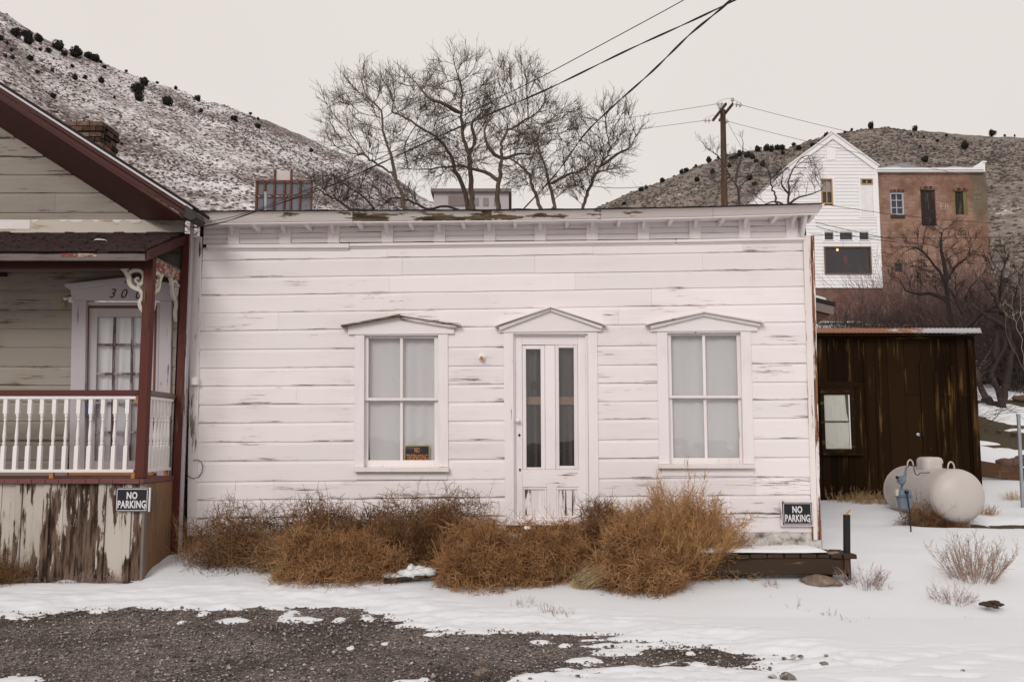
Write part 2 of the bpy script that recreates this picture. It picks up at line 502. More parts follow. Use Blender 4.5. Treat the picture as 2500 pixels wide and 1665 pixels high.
def hill_mat(name, ground, snow, thr, soft, sc=.55, streak=1.0, patch=.35):
    m = NT(name, .9, .1)
    p = m.pos
    a = m.noise(m.scl(p, (sc, sc * .8, sc * 1.2 * streak)), 1, 5, .65)
    b = m.noise(p, .035, 5, .6)
    f = m.noise(p, 2.2, 3)
    v = m.math('ADD', m.math('ADD', m.math('MULTIPLY', a, 1 - patch), m.math('MULTIPLY', b, patch)), m.math('MULTIPLY', f, .06))
    mask = m.step(v, thr, thr + soft)
    g = m.mix(m.step(m.math('ADD', m.math('MULTIPLY', m.noise(p, .25, 5, .7), .45), m.math('MULTIPLY', m.noise(m.scl(p, (1.3, 1.3, 2.2)), 1, 4, .7), .55)), .36, .64), ground[0], ground[1])
    m.col(m.mix(mask, g, snow))
    m.bump(m.math('ADD', a, f), .6, .6)
    return m.m
M['hill_snow'] = hill_mat('snowy sage slope', ((.12, .093, .088), (.24, .19, .18)), (.78, .755, .76), .465, .15, sc=1.25, patch=.46)
M['hill_dry'] = hill_mat('dry sage slope', ((.10, .084, .076), (.31, .262, .225)), (.72, .69, .67), .60, .09, sc=.9, patch=.4)
M['sage_w'] = plain('winter sagebrush', (.14, .105, .10), .9, vary=.5, sc=.6)
M['sage_d'] = plain('dry sagebrush', (.105, .083, .073), .9, vary=.5, sc=.6)
M['juniper'] = plain('juniper foliage', (.020, .020, .017), .9, vary=.5, sc=2)
def bark(name, a, b):
    m = NT(name, .85, .2)
    m.col(m.mix(m.noise(m.scl(m.pos, (9, 9, 3)), 1, 5), a, b))
    m.bump(m.noise(m.scl(m.pos, (30, 30, 8)), 1, 4), .6, .02)
    return m.m
M['bark'] = bark('grey brown bark', (.05, .035, .025), (.19, .142, .105))
M['bark_dark'] = bark('dark bark', (.03, .023, .022), (.11, .084, .078))
M['bark_black'] = bark('wet black bark', (.014, .010, .010), (.055, .040, .037))
M['bark_red'] = bark('reddish twigs', (.085, .052, .048), (.21, .14, .13))
M['bark_pale'] = bark('pale twigs', (.28, .22, .17), (.42, .35, .28))
def twig(name, a, b, c, sc=5):
    m = NT(name, .8, .2)
    m.col(m.ramp(m.math('ADD', m.math('MULTIPLY', m.noise(m.pos, sc, 3), .6), m.math('MULTIPLY', m.noise(m.pos, 45, 2), .4)), [(.32, a), (.5, b), (.68, c)]))
    return m.m
M['weed'] = twig('tumbleweed brown', (.16, .075, .030), (.35, .182, .080), (.58, .355, .18))
M['weed_dark'] = twig('tumbleweed dark', (.088, .042, .020), (.195, .101, .048), (.36, .215, .112))
M['weed_tan'] = twig('tumbleweed tan', (.20, .115, .05), (.36, .235, .12), (.50, .35, .19))
M['weed_gold'] = twig('kochia golden brown', (.19, .094, .034), (.43, .235, .098), (.64, .41, .20), 7)
M['rabbit'] = twig('rabbitbrush', (.20, .125, .09), (.34, .225, .17), (.48, .35, .27), 9)
M['sprig'] = twig('small pink grey sprig', (.20, .13, .12), (.32, .23, .21), (.42, .32, .28), 9)
M['straw'] = twig('straw grass', (.32, .235, .12), (.54, .42, .24), (.68, .56, .36), 9)
M['green_grass'] = twig('winter green grass', (.05, .055, .015), (.12, .11, .035), (.25, .2, .08), 9)
# ================================================================== GROUND, ROAD, SNOW
def grid_mesh(name, xs, ys, zfun, keep=None, smooth=True):
    X, Y = np.meshgrid(xs, ys)
    Z = zfun(X, Y)
    V = np.stack([X, Y, Z], -1).reshape(-1, 3)
    nx, ny = len(xs), len(ys)
    i = np.arange(nx * ny).reshape(ny, nx)
    q = np.stack([i[:-1, :-1], i[:-1, 1:], i[1:, 1:], i[1:, :-1]], -1)
    if keep is not None:
        k = keep(X, Y)
        kq = k[:-1, :-1] | k[:-1, 1:] | k[1:, 1:] | k[1:, :-1]
        q = q[kq]
    q = q.reshape(-1, 4)
    used = np.unique(q); mp = np.zeros(len(V), np.int64); mp[used] = np.arange(len(used))
    return np_mesh(name, V[used], mp[q], smooth)
def spaced(*segs):                       # (start, stop, step) runs
    out = []
    for a, b, st in segs:
        out.append(np.linspace(a, b, max(2, int(round((b - a) / st))), endpoint=False))
    return np.concatenate(out + [[segs[-1][1]]])

def ground_z(X, Y):
    base = H(X, Y)
    rough = (fbm(X * 1.3, Y * 1.3, 3) - .5) * .05 * sstep(8.6, 10, Y) + (fbm(X * 9, Y * 9, 5) - .5) * .012
    far = (fbm(X * .05, Y * .05, 8) - .5) * 2.0 * sstep(60, 110, Y)
    return base + rough + far - .008
xs = spaced((-900, -120, 60), (-120, -30, 6), (-30, -9, .8), (-9, 9, .06), (9, 30, .5), (30, 120, 6), (120, 900, 60))
ys = spaced((-300, -20, 20), (-20, 4, 1), (4, 11, .05), (11, 20, .25), (20, 60, .8), (60, 140, 5), (140, 900, 60))
tag(link('ground', grid_mesh('ground', xs, ys, ground_z), M['gravel']), kind='structure')

# bare gravel on the road, traced on the photograph and laid on the ground
G_PX = [(-260, 1500), (0, 1502), (80, 1508), (212, 1497), (371, 1492), (531, 1491), (637, 1492), (796, 1493), (870, 1497), (929, 1506), (1003, 1519),
        (1060, 1533), (1150, 1536), (1250, 1536), (1380, 1543), (1490, 1546), (1500, 1552), (1400, 1560), (1500, 1566), (1621, 1569), (1754, 1572), (1800, 1588),
        (1860, 1600), (1920, 1606), (1834, 1632), (1740, 1630), (1621, 1619), (1500, 1626), (1400, 1641), (1320, 1652), (1330, 1700), (1250, 1760)]
G_W = []
for x, y in G_PX:
    d = ray(x, y); p = CAM + d * (-CAM[2] / d[2]); G_W.append((p[0], p[1]))
G_W += [(-.3, 3.4), (-1.6, 3.4), (-2.6, 4.6), (-3.0, 5.95), (-3.9, 6.12), (-6.5, 6.2)]
G_W = np.array(G_W)
def sd_poly(X, Y, P):                    # signed distance, negative inside
    d = np.full(X.shape, 1e9); ins = np.zeros(X.shape, bool)
    n = len(P)
    for i in range(n):
        a, b = P[i], P[(i + 1) % n]
        ex, ey = b - a
        wx, wy = X - a[0], Y - a[1]
        t = np.clip((wx * ex + wy * ey) / (ex * ex + ey * ey + 1e-12), 0, 1)
        d = np.minimum(d, (wx - ex * t) ** 2 + (wy - ey * t) ** 2)
        c = ((a[1] <= Y) & (b[1] > Y)) | ((b[1] <= Y) & (a[1] > Y))
        xi = a[0] + (Y - a[1]) / (ey if abs(ey) > 1e-12 else 1e-12) * ex
        ins ^= c & (X < xi)
    return np.where(ins, -1, 1) * np.sqrt(d)
PATCH = []                               # small islands of snow left on the gravel
for x, y, a, b in [(x / 1.884, 1380 + y / 1.884, a / 1.884, b / 1.884) for x, y, a, b in ((1070, 255, 52, 9), (840, 260, 20, 5), (935, 232, 25, 6), (1335, 234, 40, 9), (1375, 252, 80, 8), (1560, 252, 26, 8), (1690, 250, 26, 6), (1610, 377, 18, 7), (1770, 357, 17, 6), (1995, 315, 36, 6), (450, 226, 32, 5), (1950, 522, 22, 7), (60, 528, 110, 20), (1860, 536, 60, 8))] + \
        [(1250 + x / 1.884, 1300 + y / 1.884, a / 1.884, b / 1.884) for x, y, a, b in ((480, 545, 100, 15), (340, 585, 78, 15), (130, 500, 42, 7), (330, 458, 170, 7), (240, 518, 22, 7), (500, 515, 120, 8), (820, 553, 20, 7))]:
    d = ray(x, y); p = CAM + d * (-CAM[2] / d[2]); q = ray(x, y + b); q = CAM + q * (-CAM[2] / q[2])
    PATCH.append((p[0], p[1], a * p[1] / FPX, abs(q[1] - p[1])))
def snow_t(X, Y):                        # snow depth, below zero = bare
    sd = sd_poly(X, Y, G_W)
    t = np.clip(sd * .14, -.045, .05)
    fade = 1 - sstep(.25, .9, sd)
    n = (fbm(X * 2.2, Y * 5.5, 21) - .5) * .045 + (fbm(X * 9, Y * 17, 23) - .5) * .028 + (fbm(X * 30, Y * 42, 25) - .5) * .014
    t = t + n * np.where(sd < 0, np.clip(2.0 + sd * 2.2, .5, 2.0), fade * 1.1 + .05)
    right = sstep(-.3, .8, X) * sstep(7.4, 6.6, Y)
    t = t - right * np.where(sd > 0, .02 * sstep(.52, .60, fbm(X * 4, Y * 9, 61)), 0)
    t = t + (fbm(X * .8, Y * .8, 27, 3) - .5) * .04 * sstep(.5, 1.5, sd)
    for (ex, ey, ea, eb) in PATCH:
        r2 = ((X - ex) / ea) ** 2 + ((Y - ey) / eb) ** 2 + (fbm(X * 13, Y * 22, 65) - .5) * 3.2
        t = np.maximum(t, np.clip(.013 * (.8 - r2), -.05, .010))
    # thin along the porch front, under the weeds and along the back slope
    skirt = sstep(.35, .05, np.abs(Y - 9.62)) * sstep(-3.6, -3.9, X)
    t = t - skirt * (.055 + (fbm(X * 5, Y * 5, 29) - .5) * .05)
    t = t - sstep(15.4, 17, Y) * (sstep(.50, .66, fbm(X * .55, Y * .8, 31)) * .17 + (fbm(X * 3, Y * 3, 35) - .5) * .06)
    t = t - .16 * np.exp(-(((X - 9.7) / 1.7) ** 2 + ((Y - 22.0) / .9) ** 2)) * (.6 + fbm(X * 4, Y * 4, 37) * .8)
    t = t - .13 * np.exp(-(((X - 6.3) / 1.1) ** 2 + ((Y - 12.7) / .28) ** 2)) * (.4 + fbm(X * 5, Y * 5, 38))
    return t
def snow_z(X, Y):
    t = snow_t(X, Y)
    return H(X, Y) + (fbm(X * 1.3, Y * 1.3, 3) - .5) * .05 * sstep(8.6, 10, Y) + t
xs = spaced((-16, -8, .3), (-8, 8.5, .042), (8.5, 30, .2))
ys = spaced((2.5, 5.6, .12), (5.6, 9.8, .024), (9.8, 16, .06), (16, 30, .16), (30, 60, .6))
tag(link('snow', grid_mesh('snow', xs, ys, snow_z, keep=lambda X, Y: snow_t(X, Y) > -.018), M['snow']), 'thin patchy snow lying over the yard and road edge', 'snow', kind='structure')
def gz(x, y):
    return float(snow_z(np.array([[x]]), np.array([[y]]))[0, 0])

# loose pebbles of the road
def blob(rng, r, sub=0, squash=(1, 1, .65), jit=.25):
    bm = bmesh.new(); bmesh.ops.create_icosphere(bm, subdivisions=sub + 1, radius=1)
    V = np.array([v.co[:] for v in bm.verts]); Fc = np.array([[v.index for v in f.verts] for f in bm.faces]); bm.free()
    V = V * (1 + rng.uniform(-jit, jit, (len(V), 1))) * np.array(squash) * r
    return V, Fc
rng = np.random.default_rng(11)
protos = [blob(rng, 1, 0, (1, rng.uniform(.6, 1), rng.uniform(.45, .8))) for _ in range(12)]
PV, PF, o = [], [], 0
bx, by = rng.uniform(-5.6, 3.6, 30000), 5.4 + 3.3 * rng.uniform(0, 1, 30000) ** 1.1
bare = snow_t(bx[None], by[None])[0] < .004
for x, y in list(zip(bx[bare], by[bare]))[:10000]:
    V, Fc = protos[rng.integers(12)]
    r = .0055 + .010 * rng.uniform() ** 3 + (.012 if rng.uniform() < .02 else 0)
    a = rng.uniform(0, 6.28); c, s = math.cos(a), math.sin(a)
    W = V * r; W = np.stack([W[:, 0] * c - W[:, 1] * s, W[:, 0] * s + W[:, 1] * c, W[:, 2]], 1) + (x, y, float(H(x, y)) + r * .2)
    PV.append(W); PF.append(Fc + o); o += len(W)
tag(link('road_pebbles', np_mesh('road_pebbles', np.concatenate(PV), np.concatenate(PF)), M['pebble']), 'loose grey pebbles strewn over the bare gravel road', 'gravel', kind='stuff')

# ================================================================== HILLS
class Hill:
    def __init__(s, prof, Rr, r0, seed, amp, az_pad=.25):
        az, te = [], []
        for x, y in prof:
            d = ray(x, y); az.append(math.atan2(d[0], d[1])); te.append(d[2] / math.hypot(d[0], d[1]))
        s.az = np.array(az); s.te = np.array(te); s.R = Rr; s.r0 = r0; s.seed = seed; s.amp = amp
    def z(s, X, Y):
        az = np.arctan2(X, Y); r = np.hypot(X, Y)
        Rr = s.R * (1 + .05 * np.sin(az * 9 + s.seed))
        zr = 1.6 + Rr * np.interp(az, s.az, s.te)
        t = (r - s.r0) / (Rr - s.r0)
        z0 = float(H(0, s.r0)) - 1.5
        up = z0 + (zr - z0) * np.clip(t, 0, 1) ** 1.12
        bump = (fbm(X * .03, Y * .03, s.seed) - .5) * s.amp * np.sin(np.clip(t, 0, 1) * math.pi) + (fbm(X * .25, Y * .25, s.seed + 3) - .5) * .9 * np.clip(t * 3, 0, 1)
        back = np.where(t > 1, -(r - Rr) * .45, 0)
        return up + bump + back
    def mesh(s, name, na=420, nr=150):
        az = np.linspace(s.az[0], s.az[-1], na); r = np.concatenate([np.linspace(s.r0 - 6, s.R * 1.08, nr), np.linspace(s.R * 1.1, s.R * 1.5, 10)])
        A, Rr = np.meshgrid(az, r); X, Y = np.sin(A) * Rr, np.cos(A) * Rr
        Z = s.z(X, Y)
        i = np.arange(A.size).reshape(A.shape)
        q = np.stack([i[:-1, :-1], i[:-1, 1:], i[1:, 1:], i[1:, :-1]], -1).reshape(-1, 4)
        return np_mesh(name, np.stack([X, Y, Z], -1).reshape(-1, 3), q, True)
    def hit(s, px, py):
        d = ray(px, py); h = math.hypot(d[0], d[1])
        ts = np.linspace(s.r0, s.R * 1.06, 700) / h
        P = CAM + ts[:, None] * d
        g = s.z(P[:, 0], P[:, 1]) - P[:, 2]
        k = np.where(g > 0)[0]
        j = k[0] if len(k) else int(np.argmax(g))
        p = P[j].copy(); p[2] = float(s.z(p[0:1], p[1:2])[0])
        return p, ts[j]
LEFT_P = [(-900, -420), (-400, -160), (-150, -40), (0, 30), (18, 34), (45, 54), (89, 85), (134, 107), (179, 127), (241, 147), (268, 161), (312, 179), (357, 194), (402, 208), (446, 223), (491, 246), (558, 259), (625, 284), (689, 309), (800, 359), (912, 403), (979, 443), (1023, 477), (1150, 535), (1350, 600)]
RIGHT_P = [(1150, 640), (1350, 545), (1450, 508), (1500, 487), (1558, 464), (1605, 448), (1652, 427), (1722, 399), (1780, 375), (1839, 368), (1920, 361), (1967, 345), (2026, 331), (2122, 313), (2159, 311), (2233, 318), (2344, 328), (2492, 335), (2700, 345), (3100, 330), (3600, 420)]
hl = Hill(LEFT_P, 250, 78, 41, 7)
hr = Hill(RIGHT_P, 230, 84, 47, 5)
tag(link('hill', hl.mesh('hill'), M['hill_snow']), 'steep snow-dusted hill behind the red-trimmed house', 'hill', kind='structure')
tag(link('hill', hr.mesh('hill'), M['hill_dry']), 'dry brown hill behind the brick building', 'hill', kind='structure')

def scatter_sage(hill, n, name, mat, label, seed, xr, rs):
    rng = np.random.default_rng(seed)
    pr = [blob(rng, 1, 0, (1, 1, .6), .35) for _ in range(8)]
    VV, FF, o = [], [], 0
    azs = rng.uniform(xr[0], xr[1], n * 3); rr = hill.r0 + (hill.R * 1.02 - hill.r0) * np.sqrt(rng.uniform(.01, 1, n * 3))
    X, Y = np.sin(azs) * rr, np.cos(azs) * rr
    ok = fbm(X * .12, Y * .12, seed) * .6 + fbm(X * .02, Y * .02, seed + 5) * .4 > rng.uniform(.25, .7, n * 3)
    X, Y = X[ok][:n], Y[ok][:n]; Z = hill.z(X, Y)
    for x, y, z in zip(X, Y, Z):
        V, Fc = pr[rng.integers(8)]
        r = rng.uniform(*rs)
        W = V * (r * rng.uniform(.8, 1.5), r * rng.uniform(.8, 1.3), r) + (x, y, z + r * .15)
        VV.append(W); FF.append(Fc + o); o += len(W)
    tag(link(name, np_mesh(name, np.concatenate(VV), np.concatenate(FF)), mat), label, 'sagebrush', kind='stuff')
scatter_sage(hl, 11000, 'sagebrush', M['sage_w'], 'sagebrush dotted all over the snow-dusted hill', 51, (-.62, .0), (.12, .30))
scatter_sage(hr, 10000, 'sagebrush', M['sage_d'], 'sagebrush dotted all over the dry brown hill', 53, (.08, .62), (.12, .32))

# junipers: a crown of many small sprays on a short trunk
def juniper_mesh(seed):
    rng = np.random.default_rng(seed)
    n = 520
    d = rng.normal(size=(n, 3)); d /= np.linalg.norm(d, axis=1, keepdims=True)
    lob = 1 + .25 * np.sin(d[:, 0] * 4 + seed) + .2 * np.cos(d[:, 1] * 5 + seed * 2)
    c = d * (rng.uniform(.45, 1, (n, 1)) ** .5) * lob[:, None] * (1, 1, 1.05) * .92 + (0, 0, .95)
    a = rng.normal(size=(n, 3)); a /= np.linalg.norm(a, axis=1, keepdims=True)
    b = np.cross(a, d); b /= np.linalg.norm(b, axis=1, keepdims=True) + 1e-9
    s = rng.uniform(.1, .24, (n, 1))
    V = np.stack([c - a * s, c + b * s, c + a * s, c - b * s * .6 + d * s * .5], 1).reshape(-1, 3)
    Q = np.arange(4 * n).reshape(n, 4)
    core, cf = blob(rng, .78, 1, (1, 1, 1), .12); core = core + (0, 0, .95)
    m = MB().tube([(0, 0, -.35), (0, 0, .5)], [.14, .1], 5)
    o1 = len(V); o2 = o1 + len(core)
    return np_mesh('juniper', np.concatenate([V, core, np.array(m.v)]), [np.concatenate([Q, np.array([f for f in m.f if len(f) == 4]) + o2]), cf + o1])
JM = [juniper_mesh(s) for s in (1, 2, 3, 4, 5)]
def juniper(hill, px, py, r, lab, grp, rng):
    p, t = hill.hit(px, py + r * .7)
    rad = r * t / FPX
    ridge = math.hypot(p[0], p[1]) > hill.R * .975
    lab = ('large ' if rad > 1.15 else 'small ') + lab.replace('small ', '').replace('growing on', 'on the ridge of' if ridge else 'on the open slope of')
    grp = ('large ' if rad > 1.15 else 'small ') + grp + (' ridge' if ridge else ' slope')
    o = tag(link('juniper', JM[rng.integers(5)], M['juniper'], None, p), lab, 'juniper', grp)
    o.scale = (rad, rad, rad * rng.uniform(.9, 1.15)); o.rotation_euler = (0, 0, rng.uniform(0, 6.28))
rng = np.random.default_rng(5)
for x, y, r in [(85, 188, 25), (145, 195, 25), (155, 225, 30), (212, 215, 25), (320, 258, 30), (415, 298, 30), (480, 308, 20), (518, 325, 22), (752, 492, 33), (787, 452, 25), (757, 535, 25), (915, 563, 25), (1280, 650, 18), (1410, 693, 15), (960, 487, 10), (1080, 543, 18), (412, 430, 15), (465, 427, 13), (555, 445, 17), (205, 398, 12), (165, 325, 16), (70, 320, 12), (285, 388, 10), (395, 367, 10), (265, 280, 15), (350, 298, 15), (1100, 610, 12), (290, 530, 15), (30, 310, 10), (38, 240, 10), (62, 280, 9), (220, 275, 9), (550, 343, 8), (570, 370, 11), (690, 392, 8), (860, 454, 8), (5, 215, 14), (1370, 622, 8), (1412, 655, 8), (625, 540, 9), (770, 775, 8), (665, 790, 8)]:
    juniper(hl, x / 2.24, y / 2.24, r / 2.24, 'small dark round juniper growing on the snow-dusted hill', 'junipers on the snowy hill', rng)
for x, y, r in [(760, 357 * 1, 5), (985, 540, 1)][:1]:
    juniper(hl, x, y + 12, r, 'small dark round juniper growing on the snow-dusted hill', 'junipers on the snowy hill', rng)
JR = [(1500 + x / 4.28, 200 + y / 4.28, r / 4.28) for x, y, r in [(985, 830, 30), (1500, 710, 35), (1590, 700, 38), (1640, 712, 33), (1700, 695, 30), (1755, 695, 22), (1875, 660, 20), (1925, 700, 26), (2215, 570, 25), (865, 1025, 28), (700, 945, 26), (750, 930, 24), (1025, 945, 28), (500, 1035, 25), (1550, 870, 30), (1410, 1010, 30), (1390, 770, 34), (1310, 760, 30), (1270, 790, 26), (1230, 800, 22), (1440, 790, 28), (2080, 670, 30), (1760, 745, 20), (280, 1130, 25), (330, 1110, 20), (850, 885, 15), (1085, 800, 16), (1480, 830, 22), (100, 1275, 20), (1460, 1070, 22), (1160, 770, 20), (1200, 880, 24)]]
JR += [(1900 + x / 2.703, 280 + y / 2.703, r / 2.703) for x, y, r in [(610, 80, 22), (905, 97, 18), (1413, 130, 22), (1230, 213, 25), (135, 225, 17), (25, 222, 17), (935, 218, 12), (970, 300, 22), (320, 140, 16), (485, 103, 10), (230, 208, 16), (1050, 175, 10), (1110, 140, 8), (1495, 130, 8), (875, 135, 9), (1560, 140, 7), (100, 200, 10), (440, 118, 9), (960, 150, 8), (1030, 230, 8)]]
for x, y, r in JR:
    juniper(hr, x, y, r, 'small dark round juniper growing on the dry brown hill', 'junipers on the brown hill', rng)
# ================================================================== WHITE HOUSE
def c4(x, y): return (440 + x / 2.944, 460 + y / 2.944)
def c5(x, y): return (1200 + x / 2.771, 460 + y / 2.771)
def c6(x, y): return (800 + x / 3.337, 730 + y / 3.337)
def c7(x, y): return (1180 + x / 2.8, 730 + y / 2.8)
def c8(x, y): return (1550 + x / 2.412, 730 + y / 2.412)
rng = np.random.default_rng(77)
WH = empty('white_house', fp(0, .25, -.1), 'weathered white clapboard house with bracketed cornice and glazed front door', 'house')
YL = [606, 636.6, 679, 721.5, 765, 808.8, 853.3, 898, 943, 988, 1033, 1079, 1125, 1175, 1220, 1263, 1306]
YR = [585, 613.4, 657.8, 699.3, 741.5, 785, 840, 887, 932, 974.6, 1019, 1070, 1115, 1163, 1207, 1252, 1298]
S0 = sz(F(486, 900))[0]; S1 = sz(F(1969, 900))[0]
LINES = []
for a, b in zip(YL, YR):
    sa, za = sz(F(493, a)); sb, zb = sz(F(1961, b)); LINES.append((sa, za, sb, zb))
def zline(i, s):
    sa, za, sb, zb = LINES[i]
    return za + (zb - za) * (s - sa) / (sb - sa)
PROF = [(0, .002), (0, .0205), (.82, .018), (.93, .0115), (1.0, .0095), (1.0, .0)]
def board(root, name, P, s0, s1, zb, zt, mat, wear, prof=PROF, chip=.004, step=.11, label=None):
    """one lapped board: P(s, z, off) -> point, zb/zt are functions of s"""
    n = max(2, int((s1 - s0) / step))
    ss = np.linspace(s0, s1, n + 1)
    seed = rng.integers(1000)
    wob = (np.array([float(fbm(s * 5.0, 3.3, seed)) for s in ss]) - .5) * 2 * chip
    hang = (np.array([float(fbm(s * .6, 7.7, seed + 1)) for s in ss]) - .5) * .008
    k = len(prof); vs, fs, uvs = [], [], []
    for i, s in enumerate(ss):
        b, t = zb(s), zt(s)
        for j, (f, o) in enumerate(prof):
            z = b + (t - b) * f + (wob[i] if j in (0, 1) else 0)
            vs.append(P(s, z, o + (hang[i] if 0 < j < k - 1 else 0)))
    for i in range(n):
        for j in range(k - 1):
            a = i * k + j
            fs.append((a, a + k, a + k + 1, a + 1)); uvs += [(ss[i], prof[j][0]), (ss[i + 1], prof[j][0]), (ss[i + 1], prof[j + 1][0]), (ss[i], prof[j + 1][0])]
    fs.append(tuple(range(k))); uvs += [(ss[0], p[0]) for p in prof]
    fs.append(tuple(n * k + j for j in range(k - 1, -1, -1))); uvs += [(ss[-1], p[0]) for p in reversed(prof)]
    bs = base_of(root)
    me = bpy.data.meshes.new(name)
    me.from_pydata([tuple(v - bs) for v in vs], [], fs)
    ul = me.uv_layers.new(name='UVMap')
    for l, u in zip(ul.data, uvs): l.uv = u
    return tag(link(name, me, mat, root), label, wear=wear)

# openings (along, along, bottom, top)
def opening(x0, y0, x1, y1):
    s0, z1 = sz(F(x0, (y0 + y1) / 2)); s1, _ = sz(F(x1, (y0 + y1) / 2))
    return s0, s1, sz(F((x0 + x1) / 2, y1))[1], sz(F((x0 + x1) / 2, y0))[1]
OP = [opening(870, 812, 1091, 1152), opening(1236, 808, 1458, 1345), opening(1610, 806, 1836, 1143)]
for i in range(len(LINES) - 1):
    segs = [(S0, S1, None, None)]
    for (a, b, z0, z1) in OP:
        m = (a + b) / 2; cb, ct = zline(i + 1, m), zline(i, m)
        if ct <= z0 + .005 or cb >= z1 - .005: continue
        new = []
        for (p, q, lo, hi) in segs:
            if q <= a or p >= b: new.append((p, q, lo, hi)); continue
            if p < a: new.append((p, a, lo, hi))
            if q > b: new.append((b, q, lo, hi))
            if cb < z0 - .01: new.append((a, b, None, z0))
            elif ct > z1 + .01: new.append((a, b, z1, None))
        segs = new
    out = []
    for (p, q, lo, hi) in segs:                       # butt joints
        L = q - p; cuts = [p]
        if L > 2.0 and lo is None and hi is None:
            x = p + rng.uniform(.7, 2.6)
            while x < q - .5: cuts.append(x); x += rng.uniform(1.2, 3.4)
        elif L > 1.2 and rng.uniform() < .35: cuts.append(p + L * rng.uniform(.3, .7))
        cuts.append(q)
        for u, v in zip(cuts[:-1], cuts[1:]): out.append((u, v - .0015, lo, hi))
    for (p, q, lo, hi) in out:
        w = rng.uniform(-.06, .07) + (.12 if i >= 13 else 0) + (.07 if p > 2.6 and 5 <= i <= 9 else 0) + (.05 if .0 > p > -1.2 and q < .1 and i > 5 else 0) - (.06 if i < 3 else 0)
        pr = PROF
        if lo is not None or hi is not None: pr = [(0, .002), (0, .025), (1, .018), (1, 0)]
        j = rng.uniform(-.0025, .0025)
        board(WH, 'siding_board', lambda s, z, o: fp(s, z, o + .001), p, q,
              (lambda s, i=i, lo=lo, j=j: (lo if lo is not None else zline(i + 1, s) + j)), (lambda s, i=i, hi=hi, j=j: (hi if hi is not None else zline(i, s) + j)), M['siding'], w, pr, chip=.003 + .004 * rng.uniform() ** 2)

# core wall behind the boards, pierced by the openings, with the rest of the body
zt_, zb_ = 4.25, .28
sx = sorted([S0 - .05, S1 + .05] + [v for o in OP for v in o[:2]])
zz = sorted(set([zb_, zt_] + [v for o in OP for v in o[2:] if v > zb_]))
core = MB()
for a, b in zip(sx[:-1], sx[1:]):
    for c, d in zip(zz[:-1], zz[1:]):
        m = ((a + b) / 2, (c + d) / 2)
        if any(o[0] < m[0] < o[1] and o[2] < m[1] < o[3] for o in OP): continue
        core.prism([fp(a, c, 0), fp(b, c, 0), fp(b, d, 0), fp(a, d, 0)], -FN * .1)
core.build('wall_core', M['soot'], WH)
body = MB()
for a, b, c, d in [(S0 - .05, S0 + .05, -6.5, -.1), (S1 - .05, S1 + .05, -6.5, -.1), (S0 - .05, S1 + .05, -6.5, -6.4)]:
    body.prism([fp(a, zb_, d), fp(b, zb_, d), fp(b, 4.1, d), fp(a, 4.1, d)], FN * (c - d))
body.prism([fp(S0, .3, -.1), fp(S1, .3, -.1), fp(S1, .34, -.1), fp(S0, .34, -.1)], -FN * 6.3)
body.build('wall', M['white_h'], WH)
MB().prism([fp(S0 + .05, 4.09, .25), fp(S1 + .1, 4.18, .25), fp(S1 + .1, 4.20, .25), fp(S0 + .05, 4.11, .25)], -FN * 6.9 + UZ * .02).build('roof', M['tar'], WH)

# corner boards
fslab([(466, 578), (492, 578), (478, 1308), (456, 1308)], 0, .04).build('corner_board', M['white_v'], WH, .004, wear=.24)
fslab([(1961, 575), (1979, 575), (1996, 1318), (1983, 1318)], 0, .042).build('corner_board', M['corner'], WH, .003, wear=.30)
fslab([(1979.5, 575), (1988, 575), (2005, 1318), (1996.6, 1318)], -.12, .03).build('corner_board', M['corner'], WH, .003, wear=.62, label='side corner board flaked to bare red-brown wood')
# frieze of narrow boards
FYL = [547, 561, 573, 584.5, 597]; FYR = [524, 538, 551, 565.5, 580]
for i in range(4):
    sa, za = sz(F(493, FYL[i])); sb, zb = sz(F(1961, FYR[i])); _, zc = sz(F(493, FYL[i + 1])); _, zd = sz(F(1961, FYR[i + 1]))
    cut = [S0, -1.2 + rng.uniform(-.3, .3), 1.1 + rng.uniform(-.3, .8), S1]
    for p, q in zip(cut[:-1], cut[1:]):
        board(WH, 'frieze_board', lambda s, z, o: fp(s, z, o), p, q - .001, lambda s: zc + (zd - zc) * (s - sa) / (sb - sa), lambda s: za + (zb - za) * (s - sa) / (sb - sa), M['siding'], rng.uniform(-.08, .02), [(0, .001), (0, .018), (.85, .013), (1, .004), (1, 0)], step=.3, chip=.002)
for q in ([(503, 596.5), (852, 594), (852, 606), (503, 606.5)], [(852.5, 594), (1651, 584.6), (1651, 592), (852.5, 602)], [(1651.5, 584.4), (1966, 579), (1966, 586), (1651.5, 592)]):
    fslab(q, 0, .062).build('ledge_moulding', M['white_h'], WH, .008, wear=-.05)
    fslab([(q[0][0] + 2, q[3][1] + .3), (q[1][0] - 2, q[2][1] + .3), (q[2][0] - 2, q[2][1] + 5), (q[3][0] + 2, q[3][1] + 5)], 0, .036).build('ledge_moulding', M['white_h'], WH, .005, wear=-.05)
